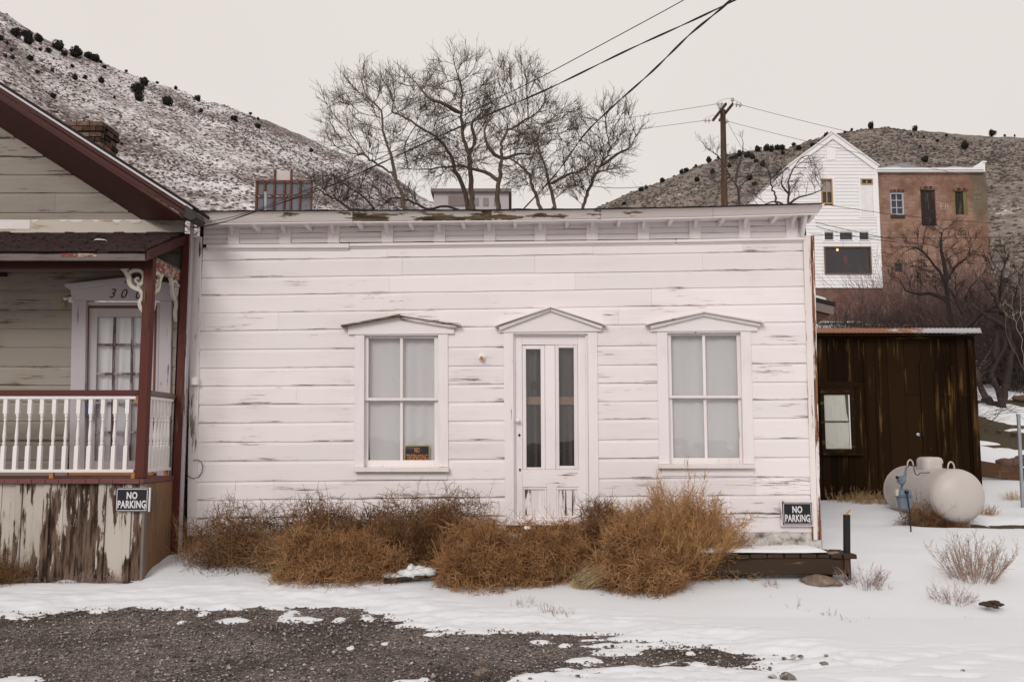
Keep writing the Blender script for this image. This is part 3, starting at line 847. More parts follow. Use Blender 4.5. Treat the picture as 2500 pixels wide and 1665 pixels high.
# cornice
TOP = [(482, 516), (861, 514), (1200, 513.5), (1467, 510.5), (1741, 505), (2008, 497)]
BOT = [(482, 545), (861, 540), (1200, 537.6), (1467, 534), (1741, 528), (1998, 519.5)]
wf = [.06, .30, .16, -.12, -.12]
for k in range(5):
    (xa, ya), (xb, yb) = TOP[k], TOP[k + 1]; (xc, yc), (xd, yd) = BOT[k], BOT[k + 1]
    m = MB()
    fr = [F(xc, yc, .29), F(xd - .6, yd, .29), F(xb - .6, yb, .36), F(xa, ya, .36)]
    if k == 0:
        n = 1
    m.prism(fr, -FN * .03)
    m.build('fascia_board', M['fascia'], WH, .003, wear=wf[k], label='bare brown stretch of fascia with flaked paint' if k in (1, 2) else None)
    m = MB(); sa, za = sz(fr[0]); sb, zb = sz(fr[1])
    m.prism([fp(sa, za + .004, .27), fp(sb, zb + .004, .27), fp(sb, zb + .03, .27), fp(sa, za + .03, .27)], -FN * .27)
    m.build('soffit_board', M['white_h'], WH, wear=-.1)
    m = MB()                                          # small bead under the fascia
    m.prism([fp(sa, za - .018, .285), fp(sb, zb - .018, .285), fp(sb, zb - .002, .285), fp(sa, za - .002, .285)], -FN * .03)
    m.build('bead_moulding', M['white_h'], WH, .004, wear=-.05)
sR, zR = sz(F(2008, 497, .36)); sR2, zR2 = sz(F(1998, 519.5, .29))
MB().hexa([fp(sR2, zR2, .29), fp(sR2, zR2, -.1), fp(sR + .03, zR, -.1), fp(sR + .03, zR, .36)], [fp(sR2 - .03, zR2, .26), fp(sR2 - .03, zR2, -.1), fp(sR, zR, -.1), fp(sR, zR, .33)]).build('crown_return', M['white_h'], WH, .002)
m = MB()                                              # ragged tar-paper edge of the roof
for k in range(5):
    (xa, ya), (xb, yb) = TOP[k], TOP[k + 1]
    N = 24
    for i in range(N):
        t0, t1 = i / N, (i + 1) / N
        h0, h1 = [(.6 if k < 1 else 1.5) + 2.4 * float(vn((k * N + j) * .45, 1.0, 5)) ** 2 for j in (i, i + 1)]
        xs_ = [xa + (xb - xa) * t for t in (t0, t1)]; ys_ = [ya + (yb - ya) * t for t in (t0, t1)]
        p = [F(xs_[0], ys_[0] + .4, .385), F(xs_[1], ys_[1] + .4, .385), F(xs_[1], ys_[1] - h1, .385), F(xs_[0], ys_[0] - h0, .385)]
        m.prism(p, -FN * .5)
m.build('roof_edge', M['tar'], WH)
# brackets on their panels, and the small blocks between them
PC = [569.6, 695.4, 813.6, 945.6, 1073, 1195, 1319, 1446, 1571, 1697, 1818, 1934]
def lerp(t, a, b): return a + (b - a) * t
for x in PC:
    t = (x - 493) / (1961 - 493)
    yt, yb = lerp(t, 546, 525), lerp(t, 596.8, 579.6)
    pn = fslab([(x - 14, yt), (x + 14, yt), (x + 13.8, yb), (x - 14.2, yb)], .0, .046).build('bracket_panel', M['white_v'], WH, .002, wear=-.08)
    s, zt = sz(F(x - .5, yt - 1, .036)); zt += .035
    w = .021; pr = [(0.044, 0), (.225, 0), (.225, -.045), (.20, -.07), (.12, -.115), (.07, -.155), (.056, -.195), (.044, -.20)]
    MB().prism([fp(s - w, zt + b, a) for a, b in pr], FU * 2 * w).build('bracket', M['white_v'], pn, .003, wear=-.1)
for x, y in [c4(548, 285), c4(918, 275), c4(1292, 268), c4(1660, 268), c4(2035, 262), c5(160, 240), c5(510, 238), c5(862, 232), c5(1208, 228), c5(1557, 222), c5(1910, 210), c5(2157, 205)]:
    s, z = sz(F(x, y, .15)); w = .021
    pr = [(.0, .06), (.255, .06), (.255, -.005), (.20, -.03), (.0, -.045)]
    MB().prism([fp(s - w, z + .015 + b, a + .022) for a, b in pr], FU * 2 * w).build('cornice_block', M['white_v'], WH, .004, wear=-.1)
MB().prism([fp(sR2 - .14, zR2 + .0, .02), fp(sR2 - .14, zR2 + .0, .27), fp(sR2 - .14, zR2 - .26, .045)], FU * .035).build('bracket', M['white_v'], WH, .002)

# windows
def pediment(par, bottom, left, right, yb, yl, yr, apex, rk, w1=.0, w2=.0, thick=(16, 8)):
    """triangular head board and two raking mouldings (photo points)"""
    poly = [(left, yb[0]), (right, yb[1]), (right, yr), apex, (left, yl)]
    MB().prism([F(x, y, .05) for x, y in poly], -FN * .05).build('head_board', M['white_h'], par, .002, wear=-.1)
    (x0, y0), (x1, y1), (x2, y2) = rk
    for (a, b, wv) in (((x0, y0), (x1, y1), w1), ((x1, y1), (x2, y2), w2)):
        q = [a, b, (b[0], b[1] + thick[1]), (a[0], a[1] + thick[1] * .8)]
        f1 = [F(x, y, .125) for x, y in q]
        MB().prism(f1, -FN * .12).build('raking_cap', M['white_h'], par, .003, wear=wv)
        ins = 9 * (1 if a[0] < b[0] else -1)
        q = [(a[0] + (9 if a == (x0, y0) else 0), a[1] + thick[1] * .8 + .6), (b[0] - (9 if b == (x2, y2) else 0), b[1] + thick[1] + .6), (b[0] - (12 if b == (x2, y2) else 0), b[1] + thick[0]), (a[0] + (13 if a == (x0, y0) else 0), a[1] + thick[0])]
        if wv < .6:
            MB().prism([F(x, y, .085) for x, y in q], -FN * .08).build('raking_moulding', M['white_h'], par, .004, wear=wv - .1)
def curtain(par, x0, y0, x1, y1, off, mat, folds=9, amp=.012, pull=(0, 0), name='curtain', seed=0):
    a, b = F(x0, y0, off), F(x1, y0, off); c = F(x0, y1, off)
    n, k = 60, 14
    V = []
    for j in range(k + 1):
        tj = j / k
        for i in range(n + 1):
            ti = i / n
            l = pull[0] * tj ** 2; r_ = 1 - pull[1] * tj ** 2
            u = l + (r_ - l) * ti
            p = a + (b - a) * u + UZ * (c[2] - a[2]) * tj
            V.append(p + FN * amp * (math.sin(ti * folds * 6.28 + math.sin(ti * 7 + seed) * 1.5) * (.4 + .6 * tj) + 1.2 * (float(vn(ti * 5 + seed, tj * 3, 9)) - .5)))
    i = np.arange((n + 1) * (k + 1)).reshape(k + 1, n + 1)
    q = np.stack([i[:-1, :-1], i[1:, :-1], i[1:, 1:], i[:-1, 1:]], -1).reshape(-1, 4)
    me = np_mesh(name, np.array(V) - base_of(par), q, True)
    o = link(name, me, mat, par)
    return o
def window(W):
    cs = MB()
    for q in (W['cl'], W['cr'], W['ch']): cs.prism([F(x, y, .036) for x, y in q], -FN * .036)
    par = cs.build('window', M['white_v'], WH, .003, wear=W.get('wear', -.02))
    W['ped'](par)
    gx0, gx1, gx0b, gx1b, gy0, gy1, ry0, ry1, mx0, mx1, mxd = W['g']
    x0, x1 = W['cl'][1][0], W['cr'][0][0]; x0b, x1b = W['cl'][2][0], W['cr'][3][0]
    ym = (ry0 + ry1) / 2
    def lx(a, b, y): return a + (b - a) * (y - gy0) / (gy1 - gy0)
    yt = W['ch'][2][1]; ybt = W['sill'][0]
    for nm, (ya, yb_), off in (('upper_sash', (gy0, ry0), -.012), ('lower_sash', (ry1, gy1), -.045)):
        m = MB()
        ytop = yt if nm == 'upper_sash' else ry0
        ybot = ry1 if nm == 'upper_sash' else ybt
        for q in ([(lx(x0, x0b, ytop), ytop), (lx(gx0, gx0b, ytop), ytop), (lx(gx0, gx0b, ybot), ybot), (lx(x0, x0b, ybot), ybot)],
                  [(lx(gx1, gx1b, ytop), ytop), (lx(x1, x1b, ytop), ytop), (lx(x1, x1b, ybot), ybot), (lx(gx1, gx1b, ybot), ybot)]):
            m.prism([F(x, y, off) for x, y in q], -FN * .03)
        if nm == 'upper_sash':
            m.prism([F(x, y, off) for x, y in [(lx(gx0, gx0b, yt), yt), (lx(gx1, gx1b, yt), yt), (gx1, gy0), (gx0, gy0)]], -FN * .03)
            m.prism([F(x, y, off + .004) for x, y in [(lx(gx0, gx0b, ry0) - 2, ry0), (lx(gx1, gx1b, ry0) + 2, ry0), (lx(gx1, gx1b, ry1) + 2, ry1), (lx(gx0, gx0b, ry1) - 2, ry1)]], -FN * .034)
        else:
            m.prism([F(x, y, off) for x, y in [(gx0b, gy1), (gx1b, gy1), (gx1b, ybt), (gx0b, ybt)]], -FN * .03)
            m.prism([F(x, y, off) for x, y in [(lx(gx0, gx0b, ry0), ry0 + 1), (lx(gx1, gx1b, ry0), ry0 + 1), (lx(gx1, gx1b, ry1), ry1 - .5), (lx(gx0, gx0b, ry1), ry1 - .5)]], -FN * .03)
        m.build(nm, M['white_v'], par, .003, wear=.08 if nm == 'lower_sash' else .0)
        mm = [(lx(mx0, mx0 + mxd, ya), ya), (lx(mx1, mx1 + mxd, ya), ya), (lx(mx1, mx1 + mxd, yb_), yb_), (lx(mx0, mx0 + mxd, yb_), yb_)]
        MB().prism([F(x, y, off - .003) for x, y in mm], -FN * .026).build('muntin', M['white_v'], par, .002, wear=.04)
        for (xa, xb, d0, d1) in ((gx0, mx0, gx0b - gx0, mxd), (mx1, gx1, mxd, gx1b - gx1)):
            q = [(lx(xa, xa + d0, ya), ya), (lx(xb, xb + d1, ya), ya), (lx(xb, xb + d1, yb_), yb_), (lx(xa, xa + d0, yb_), yb_)]
            MB().prism([F(x, y, off - .014) for x, y in q], -FN * .004).build('pane', M['glass'], par)
    y0, y1, sx0, sx1 = W['sill']
    MB().prism([F(sx0, y0 - 4, -.0), F(sx1, y0 - 4, 0), F(sx1, y0, .095), F(sx0, y0, .095), F(sx0, y1, .095), F(sx1, y1, .095)][2:4] + [F(sx0, y1, .095), F(sx1, y1, .095)], -FN * .13).build('sill', M['corner'], par, .004, wear=.12)
    y0, y1, ax0, ax1 = W['apron']
    fslab(rect(ax0, y0, ax1, y1), 0, .034).build('apron', M['white_h'], par, .002, wear=-.03)
    curtain(par, gx0 - 8, gy0 - 8, gx1 + 12, gy1 + 8, -.105, M['curtain'], **W['cur'])
    # jamb lining so that nothing shows between frame and wall
    jm = MB()
    for (xa, xb) in ((x0 - 4, x0 + 1), (x1 - 1, x1 + 4)):
        jm.prism([F(xa, yt, -.001), F(xb, yt, -.001), F(xb + (x0b - x0 if xa < 1400 and xb < (x0 + x1) / 2 else x1b - x1), ybt, -.001), F(xa + (x0b - x0 if xb < (x0 + x1) / 2 else x1b - x1), ybt, -.001)], -FN * .09)
    jm.build('jamb', M['white_v'], par)
    return par
L = c6
W1 = dict(cl=[L(220, 286), L(298, 286), L(294, 1369), L(214, 1369)], cr=[L(900, 282), L(979, 282), L(984, 1367), L(905, 1367)],
          ch=[L(298, 286), L(900, 282), L(900, 296), L(298, 299)],
          g=(*[L(v, 0)[0] for v in (333, 868, 330, 870)], L(0, 320)[1], L(0, 1312)[1], L(0, 805)[1], L(0, 828)[1], L(590, 0)[0], L(612, 0)[0], 0),
          sill=(L(0, 1371)[1], L(0, 1409)[1], L(213, 0)[0], L(986, 0)[0]), apron=(L(0, 1410)[1], L(0, 1470)[1], L(235, 0)[0], L(975, 0)[0]),
          ped=lambda p, L=L: pediment(p, None, L(165, 0)[0], L(1030, 0)[0], (L(0, 289)[1], L(0, 282)[1]), L(0, 222)[1], L(0, 212)[1], L(592, 128), (L(106, 212), L(592, 122), L(1080, 196)), .75, .5, (13, 4.5)),
          cur=dict(pull=(.10, .05), folds=4, amp=.010, seed=1))
L = c8
W2 = dict(cl=[L(129, 192), L(190, 192), L(205, 971), L(142, 971)], cr=[L(622, 189), L(683, 188), L(704, 971), L(640, 971)],
          ch=[L(190, 192), L(622, 189), L(622, 198), L(190, 201)],
          g=(*[L(v, 0)[0] for v in (212, 598, 228, 617)], L(0, 215)[1], L(0, 935)[1], L(0, 568)[1], L(0, 584)[1], L(396, 0)[0], L(413, 0)[0], L(16, 0)[0] - L(0, 0)[0]),
          sill=(L(0, 973)[1], L(0, 998)[1], L(140, 0)[0], L(706, 0)[0]), apron=(L(0, 999)[1], L(0, 1041)[1], L(160, 0)[0], L(697, 0)[0]),
          ped=lambda p, L=L: pediment(p, None, L(93, 0)[0], L(722, 0)[0], (L(0, 191)[1], L(0, 188)[1]), L(0, 153)[1], L(0, 146)[1], L(405, 80), (L(66, 143), L(405, 68), L(765, 129)), .32, .2, (13, 5)),
          cur=dict(pull=(.0, .07), folds=3, amp=.008, seed=4), wear=.03)
w1 = window(W1); w2 = window(W2)

# door
L = c7
dc = MB()
for q in ([L(138, 225), L(204, 225), L(211, 1512), L(149, 1512)], [L(714, 225), L(778, 225), L(792, 1512), L(724, 1512)], [L(204, 225), L(714, 225), L(714, 238), L(204, 238)]):
    dc.prism([F(x, y, .036) for x, y in q], -FN * .036)
DR = dc.build('door_frame', M['white_v'], WH, .003, wear=.02)
pediment(DR, None, L(108, 0)[0], L(810, 0)[0], (L(0, 227)[1], L(0, 221)[1]), L(0, 186)[1], L(0, 182)[1], L(458, 62), (L(76, 176), L(458, 45), L(842, 168)), .0, .05, (13, 5))
def dquad(x0, y0, x1, y1, k=.006):                   # the leaf leans a little with the picture
    f = lambda x, y: L(x + (y - 700) * k, y)
    return [f(x0, y0), f(x1, y0), f(x1, y1), f(x0, y1)]
def dpart(name, q, o0, o1, mat='white_v', wear=-.04, bev=.002, par=None):
    return MB().prism([F(x, y, o1) for x, y in q], -FN * (o1 - o0)).build(name, M[mat], par or DR, bev, wear=wear)
for xa, xb in ((204, 217), (699, 716)):
    dpart('jamb', dquad(xa, 236, xb, 1512), -.1, .004, wear=.02)
dpart('jamb', dquad(217, 236, 699, 249), -.1, .004)
leaf = dpart('door_leaf', dquad(217, 250, 266, 1508), -.075, -.03)
dpart('stile', dquad(648, 250, 699, 1508), -.075, -.03, par=DR)
dpart('stile', dquad(423, 316, 491, 1164), -.075, -.031, par=DR)
dpart('stile', dquad(430, 1284, 497, 1500), -.075, -.031, par=DR, wear=.05)
dpart('rail', dquad(266.5, 250, 647.5, 313), -.075, -.031, 'white_h')
dpart('rail', dquad(266.5, 1165, 652, 1284), -.075, -.031, 'white_h', .17)
dpart('rail', dquad(266.5, 1494, 652, 1510), -.075, -.031, 'white_h', .1)
for k, (xa, xb, ya, yb, pa, pb, pya, pyb) in enumerate(((267, 422, 317, 1164, 293, 393, 343, 1150), (492, 647, 309, 1164, 518, 620, 334, 1140))):
    for q in (dquad(xa, ya, pa, yb), dquad(pb, ya, xb, yb), dquad(pa, ya, pb, pya), dquad(pa, pyb, pb, yb)):
        dpart('glazing_bead', q, -.07, -.038 if k else -.04, wear=.05, bev=.006)
    dpart('pane', dquad(pa, pya, pb, pyb), -.058, -.054, 'glass', bev=0)
for (xa, xb, ya, yb) in ((267, 430, 1285, 1494), (497, 652, 1285, 1494)):
    for q in (dquad(xa, ya, xb, ya + 18), dquad(xa, ya + 18, xa + 14, yb - 14), dquad(xb - 16, ya + 18, xb, yb - 14), dquad(xa, yb - 14, xb, yb)):
        dpart('panel_moulding', q, -.07, -.036, wear=.08, bev=.006)
    n = 3
    for i in range(n):
        u0 = xa + 14 + (xb - 30 - xa) * i / n; u1 = xa + 14 + (xb - 30 - xa) * (i + 1) / n
        dpart('panel_board', dquad(u0 + .4, ya + 18, u1 - .4, yb - 14), -.07, -.05, wear=.42, bev=.001)
kn = MB().lathe(F(*L(236, 830), -.03), [(.022, 0), (.022, .006), (.010, .01), (.010, .03), (.022, .036), (.029, .048), (.026, .062), (.012, .07)], 18, FN)
kn.build('knob', M['baluster'], DR, smooth=True)
fslab([L(236, 930), L(246, 918), L(257, 930), L(246, 943)], -.04, -.027).build('keyhole_plate', M['iron'], DR)
fslab(rect(*L(244, 1158), *L(257, 1176)), -.04, -.028).build('keyhole_plate', M['iron'], DR)
# crumpled plastic and a plank nailed across, behind the door glass
curtain(DR, *L(225, 320), *L(680, 1170), -.16, M['plastic'], folds=5, amp=.02, name='plastic_sheet', seed=3)
fslab(rect(*L(230, 668), *L(670, 722)), -.14, -.12).build('brace_plank', plain('bare brace plank', (.30, .20, .13), .8, vary=.3, sc=9), DR)
fslab(rect(*L(322, 560), *L(372, 615)), -.139, -.132).build('tape_patch', M['black'], DR)
dpart('threshold', dquad(149, 1512, 792, 1545), -.1, .05, 'white_h', .12)
# foundation
m = MB()
N = 60
for i in range(N):
    a, b = S0 + (S1 - S0 + .07) * i / N, S0 + (S1 - S0 + .07) * (i + 1) / N
    oa, ob = [(.004 + .02 * float(fbm(s * 3, 1, 3))) for s in (a, b)]
    za, zb = zline(16, a) - .002, zline(16, b) - .002
    m.add([fp(a, .02, oa + .02), fp(b, .02, ob + .02), fp(b, (zb + .02) / 2, ob + .003 + .008 * float(fbm(b * 4, 2, 9))), fp(a, (za + .02) / 2, oa + .003 + .008 * float(fbm(a * 4, 2, 9))), fp(b, zb, ob - .002), fp(a, za, oa - .002), fp(a, .02, -.15), fp(b, .02, -.15), fp(b, zb, -.15), fp(a, za, -.15)],
          [(0, 1, 2, 3), (3, 2, 4, 5), (5, 4, 8, 9), (7, 6, 9, 8)])
pm = NT('whitewashed stone foundation', .9, .1)
v = pm.noise(pm.pos, 5, 6, .65)
pm.col(pm.ramp(v, [(.36, (.12, .10, .085)), (.46, (.50, .46, .43)), (.6, (.70, .66, .63))]))
pm.bump(pm.math('ADD', v, pm.noise(pm.pos, 25, 4)), .9, .03)
M['plaster'] = pm.m
m.build('foundation', M['plaster'], WH, smooth=False)
# bare lamp socket beside the door
p = F(1176.5, 873, .02); 
MB().lathe(p, [(.045, 0), (.045, .012), (.034, .02), (.03, .05), (.022, .055)], 18, FN).build('lamp_socket', M['baluster'], WH, smooth=False)
MB().lathe(p + FN * .055 - UZ * .01, [(.018, 0), (.021, .02), (.018, .034), (.008, .04)], 12, FN).build('bulb_base', plain('orange glass', (.5, .22, .07), .3), WH, smooth=True)
# cable, meter box and loop on the left corner
fslab([(464, 921), (483, 921), (483, 940), (464, 940)], .04, .09).build('junction_box', M['baluster'], WH, .006)
MB().tube([F(x, y, .06) for x, y in ((455, 590), (455, 760), (453, 930), (450, 1120), (449, 1300))], .006, 6).build('conduit', M['cable'], WH)
MB().tube([F(x, y, .05 + .02 * math.sin(i)) for i, (x, y) in enumerate(((472, 1124), (482, 1122), (491, 1127), (495, 1138), (493, 1152), (485, 1164), (474, 1168), (463, 1165), (455, 1156), (452, 1142)))], .0045, 6).build('cable_loop', M['cable'], WH, smooth=True)
for seed, pts in ((0, [(586, 498), (540, 520), (515, 534), (505, 540)]),):
    pass
# low addition at the back with its eave showing past the corner
ad = MB().b2(3.15, 4.1, 12.6, 16.5, .35, 3.5).build('addition_wall', M['white_v'], WH)
for q in range(1):
    a, b = atY(1990, 724, 12.6), atY(2030, 742, 12.6)
    x1 = b[0]; zr = b[2]
    MB().hexa([(3.2, 12.45, zr + .32), (x1, 12.45, zr), (x1, 12.45, zr - .05), (3.2, 12.45, zr + .27)], [(3.2, 16.7, zr + .32), (x1, 16.7, zr), (x1, 16.7, zr - .05), (3.2, 16.7, zr + .27)]).build('addition_roof', M['tar'], ad)
    MB().hexa([(3.2, 12.47, zr + .265), (x1 - .02, 12.47, zr - .052), (x1 - .02, 12.47, zr - .17), (3.2, 12.47, zr + .14)], [(3.2, 12.5, zr + .265), (x1 - .02, 12.5, zr - .052), (x1 - .02, 12.5, zr - .17), (3.2, 12.5, zr + .14)]).build('addition_fascia', M['greywood'], ad)
    MB().hexa([(3.2, 12.51, zr + .14), (x1 - .05, 12.51, zr - .16), (x1 - .25, 12.51, zr - .3), (3.2, 12.51, zr - .3)], [(3.2, 12.6, zr + .14), (x1 - .05, 12.6, zr - .16), (x1 - .25, 12.6, zr - .3), (3.2, 12.6, zr - .3)]).build('addition_soffit', M['brown_timber'], ad)
    MB().hexa([(3.3, 12.5, zr + .325), (x1 - .1, 12.5, zr + .035), (x1 - .12, 12.5, zr + .07), (3.3, 12.5, zr + .37)], [(3.3, 16.5, zr + .325), (x1 - .1, 16.5, zr + .035), (x1 - .12, 16.5, zr + .07), (3.3, 16.5, zr + .37)]).build('roof_snow', M['snow'], ad)

# ------------------------------------------------------------------ signs
def sign(root, c, right, up, w, h, lines, board_mat, border, ink, rim=.012, thick=.006, back=None):
    n = np.cross(right, up)
    ax = (right, -n, up)
    pl = MB().box(c, w, thick, h, ax).build('plate', M[board_mat], root, .0015)
    if back:
        dx, bw, bh = back
        MB().box(c + right * dx - n * (thick / 2 + .012), bw, .022, bh, ax).build('backing_board', M['white_v'], root, .002, wear=.1)
    if border:
        mb = MB(); t = .006; f = n * (thick / 2 + .001)
        for sx_, sy_, ww, hh in ((0, 1, w - 2 * rim, t), (0, -1, w - 2 * rim, t), (1, 0, t, h - 2 * rim - 2 * t), (-1, 0, t, h - 2 * rim - 2 * t)):
            mb.box(c + right * sx_ * (w / 2 - rim) + up * sy_ * (h / 2 - rim) + f, ww, .002, hh, ax)
        mb.build('border', M[border], root)
    mb = MB()
    for body_, oy, hh, ww, bold in lines:
        text_mb(mb, body_, c + up * oy + n * (thick / 2 + .0005), right, up, hh, ww, bold, .002)
    mb.build('lettering', M[ink], root)
    return pl
XR = np.array((1., 0, 0))
c = F(1946.5, 1253.5, .075)
sg = empty('no_parking_sign', c - UZ * .13, 'black NO PARKING sign with white edge low on the white wall corner', 'sign')
w_ = abs(sz(F(1983, 1250, .07))[0] - sz(F(1911, 1250, .07))[0]); h_ = F(1946, 1226, .07)[2] - F(1946, 1281, .07)[2]
sign(sg, c, FU, UZ, w_, h_, [('NO', h_ * .185, h_ * .31, w_ * .34, .035), ('PARKING', -h_ * .20, h_ * .33, w_ * .84, .03)], 'sign_black', 'sign_white', 'sign_white', back=(-.006, w_ + .032, h_ + .03))
MB().box(c + FU * (w_ * .43) - UZ * h_ * .36 + FN * .0045, w_ * .09, .001, h_ * .1, (FU, -FN, UZ)).build('sticker', M['galv'], sg)
# in the window, behind the lower sash glass
c = F(*c6(728, 1262), -.072)
w_ = abs(F(1049, 1100, -.072)[0] - F(987, 1100, -.072)[0]); h_ = w_ * .72
c = c.copy(); c[2] = F(1000, 1086.6, -.072)[2] - h_ / 2
sg = empty('no_trespassing_sign', c - UZ * h_ / 2, 'black NO TRESPASSING sign with orange letters and yellow rim inside the window', 'sign')
MB().box(c, w_, .003, h_, (FU, -FN, UZ)).build('plate', M['sign_yellow'], sg)
pl = MB().box(c + FN * .0022, w_ * .92, .001, h_ * .90, (FU, -FN, UZ)).build('black_field', M['sign_black'], sg)
mb = MB()
text_mb(mb, 'NO', c + UZ * h_ * .24 + FN * .003, FU, UZ, h_ * .28, w_ * .20, .02, .001)
text_mb(mb, 'TRESPASSING', c - UZ * h_ * .16 + FN * .003, FU, UZ, h_ * .34, w_ * .84, .015, .001)
mb.build('lettering', M['sign_orange'], sg)
# ================================================================== RED-TRIMMED HOUSE WITH PORCH
YW, YP = 10.5, 9.6                       # wall plane, porch front plane
LH = empty('porch_house', (-5.5, YW, .2), 'beige clapboard house with dark red trim and railed front porch', 'house')
XL = -8.2
def A(px, py, Y=YW): return atY(px, py, Y)
PW = lambda s, z, o: np.array((s, YW - o, z))
wall_r = A(430, 900)[0]
zs = [A(200, y)[2] for y in (1172, 1122, 1075.6, 1027, 981, 940, 895, 848, 803, 757.6, 710, 664, 618, 576)]
door_x0, door_x1 = A(180, 900)[0], A(414, 900)[0]; door_top = A(200, 713)[2]
for i in range(len(zs) - 1):
    lo, hi = zs[i], zs[i + 1]
    runs = [(XL, wall_r)] if lo > door_top else [(XL, door_x0), (door_x1, wall_r)]
    for p, q in runs:
        cuts = [p] + ([p + rng.uniform(1.0, 2.6)] if q - p > 3 else []) + [q]
        for a, b in zip(cuts[:-1], cuts[1:]):
            j = rng.uniform(-.003, .003)
            board(LH, 'siding_board', PW, a, b - .0015, lambda s: lo + j, lambda s: hi + j, M['beige'], rng.uniform(-.05, .08), chip=.004)
# gable boards up to the raking soffit
gz_ = [A(200, y)[2] for y in (540, 520, 472, 428.6, 384, 338, 292, 247, 200, 150, 100)]
ra, rb = A(0, 312), A(344, 536)
def rake_x(z): return ra[0] + (rb[0] - ra[0]) * (z - ra[2]) / (rb[2] - ra[2])
for i in range(len(gz_) - 1):
    lo, hi = gz_[i], gz_[i + 1]
    q = rake_x((lo + hi) / 2) + .16
    cuts = [XL + 0.0] + ([-5.2 + rng.uniform(-.5, .2)] if q > -4.8 else []) + [q]
    for a, b in zip(cuts[:-1], cuts[1:]):
        if b - a < .2: continue
        board(LH, 'siding_board', PW, a, b - .0015, lambda s: lo, lambda s: hi, M['beige'], rng.uniform(.0, .10), chip=.005)
bd = MB()
bd.b2(XL, door_x0 + .03, YW, YW + .1, .3, 4.0); bd.b2(door_x1 - .03, wall_r, YW, YW + .1, .3, 4.0); bd.b2(door_x0 + .03, door_x1 - .03, YW, YW + .1, door_top, 4.0)
bd.build('wall_core', M['soot'], LH)
bd = MB()
bd.b2(wall_r - .1, wall_r, YW + .1, YW + 7, .2, 4.0); bd.b2(XL, XL + .1, YW + .1, YW + 7, .2, 5.5); bd.b2(XL, wall_r, YW + 7, YW + 7.1, .2, 4.0)
bd.prism([(XL, YW + .02, 4.0), (rake_x(4.0), YW + .02, 4.0), (rake_x(6.3) if rake_x(6.3) > XL else XL, YW + .02, 6.3), (XL, YW + .02, 6.3)], (0, .08, 0))
bd.build('wall', M['beige'], LH)
# roof: right slope, with rake fascia, raking soffit and metal edge
YR_ = 9.75
t0, t1 = atY(-330, -3, YR_), atY(470, 508, YR_)
def slope(p, dx): return p + np.array((dx, 0, dx * (t1[2] - t0[2]) / (t1[0] - t0[0])))
sl = (t1 - t0) / np.linalg.norm(t1 - t0); nr = np.cross(sl, (0, 1, 0)); nr = nr if nr[2] > 0 else -nr
roof = MB().prism([t0, t1, t1 + nr * .03, t0 + nr * .03], (0, 7.5, 0)).build('roof', M['tar'], LH)
MB().prism([t0 - nr * .022 - UZ * 0, t1 - nr * .022, t1 - nr * .001, t0 - nr * .001], (0, .03, 0)).build('drip_edge', plain('pale metal edge', (.55, .53, .56), .5, vary=.1), LH)
for a, b, dy in ((.023, .066, .012), (.067, .125, .026)):
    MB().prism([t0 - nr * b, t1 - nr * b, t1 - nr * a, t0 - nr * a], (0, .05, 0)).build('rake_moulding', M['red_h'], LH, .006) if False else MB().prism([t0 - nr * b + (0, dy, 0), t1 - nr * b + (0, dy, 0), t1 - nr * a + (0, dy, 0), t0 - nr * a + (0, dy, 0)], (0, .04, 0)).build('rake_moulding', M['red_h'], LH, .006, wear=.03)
# soffit from the fascia bottom back and down to the wall
f0, f1 = t0 - nr * .125 + (0, .03, 0), t1 - nr * .125 + (0, .03, 0)
w0 = np.array((f0[0], YW - .005, ra[2] + (rb[2] - ra[2]) * (f0[0] - ra[0]) / (rb[0] - ra[0])))
f1b = atY(447, 533, YR_ + .03)
w1_ = A(344, 537, YW - .005)
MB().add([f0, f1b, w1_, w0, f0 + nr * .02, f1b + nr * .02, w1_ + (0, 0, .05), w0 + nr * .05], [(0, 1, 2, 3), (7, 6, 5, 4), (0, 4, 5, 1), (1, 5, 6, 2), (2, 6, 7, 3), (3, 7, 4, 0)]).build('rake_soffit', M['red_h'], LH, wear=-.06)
e1 = A(452, 538, YW - .03)
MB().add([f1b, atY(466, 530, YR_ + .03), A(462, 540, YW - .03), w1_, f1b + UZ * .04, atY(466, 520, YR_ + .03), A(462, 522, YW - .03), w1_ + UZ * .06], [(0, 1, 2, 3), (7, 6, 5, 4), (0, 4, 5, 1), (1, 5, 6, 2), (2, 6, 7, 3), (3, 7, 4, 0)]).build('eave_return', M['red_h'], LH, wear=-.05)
MB().prism([atY(452, 500, YR_ - .01), atY(476, 516, YR_ - .01), atY(482, 534, YR_ - .01), atY(466, 541, YR_ - .01), atY(447, 531, YR_ - .01)], (0, .28, 0)).build('gutter_end', M['iron'], LH, .01)
# trim board above the porch roof: cream, white paint left along its top
tb = MB().b2(XL, A(452, 555)[0], YW - .05, YW - .001, A(0, 571)[2], A(0, 539)[2]).build('trim_board', M['trim_beige'], LH, .003)
for xa, xb, yb in ((-60, 79, 562), (-300, -80, 556)):
    MB().b2(A(xa, 550)[0], A(xb, 550)[0], YW - .054, YW - .0505, A(0, yb)[2], A(0, 540)[2]).build('trim_patch', M['white_h'], LH)
m = MB(); k = 0
x = A(85, 545)[0]
while x < A(450, 545)[0] - .05:
    L_ = rng.uniform(.05, .25); h = .012 + .028 * float(fbm(x * 4, 1, 2))
    z = A(0, 539.5)[2]
    if rng.uniform() < .75: m.prism([(x, YW - .053, z), (x + L_, YW - .053, z), (x + L_ * .9, YW - .053, z - h * rng.uniform(.3, 1)), (x + L_ * .4, YW - .053, z - h), (x + L_ * .05, YW - .053, z - h * rng.uniform(.3, 1))], (0, .0025, 0))
    x += L_ + rng.uniform(0, .05)
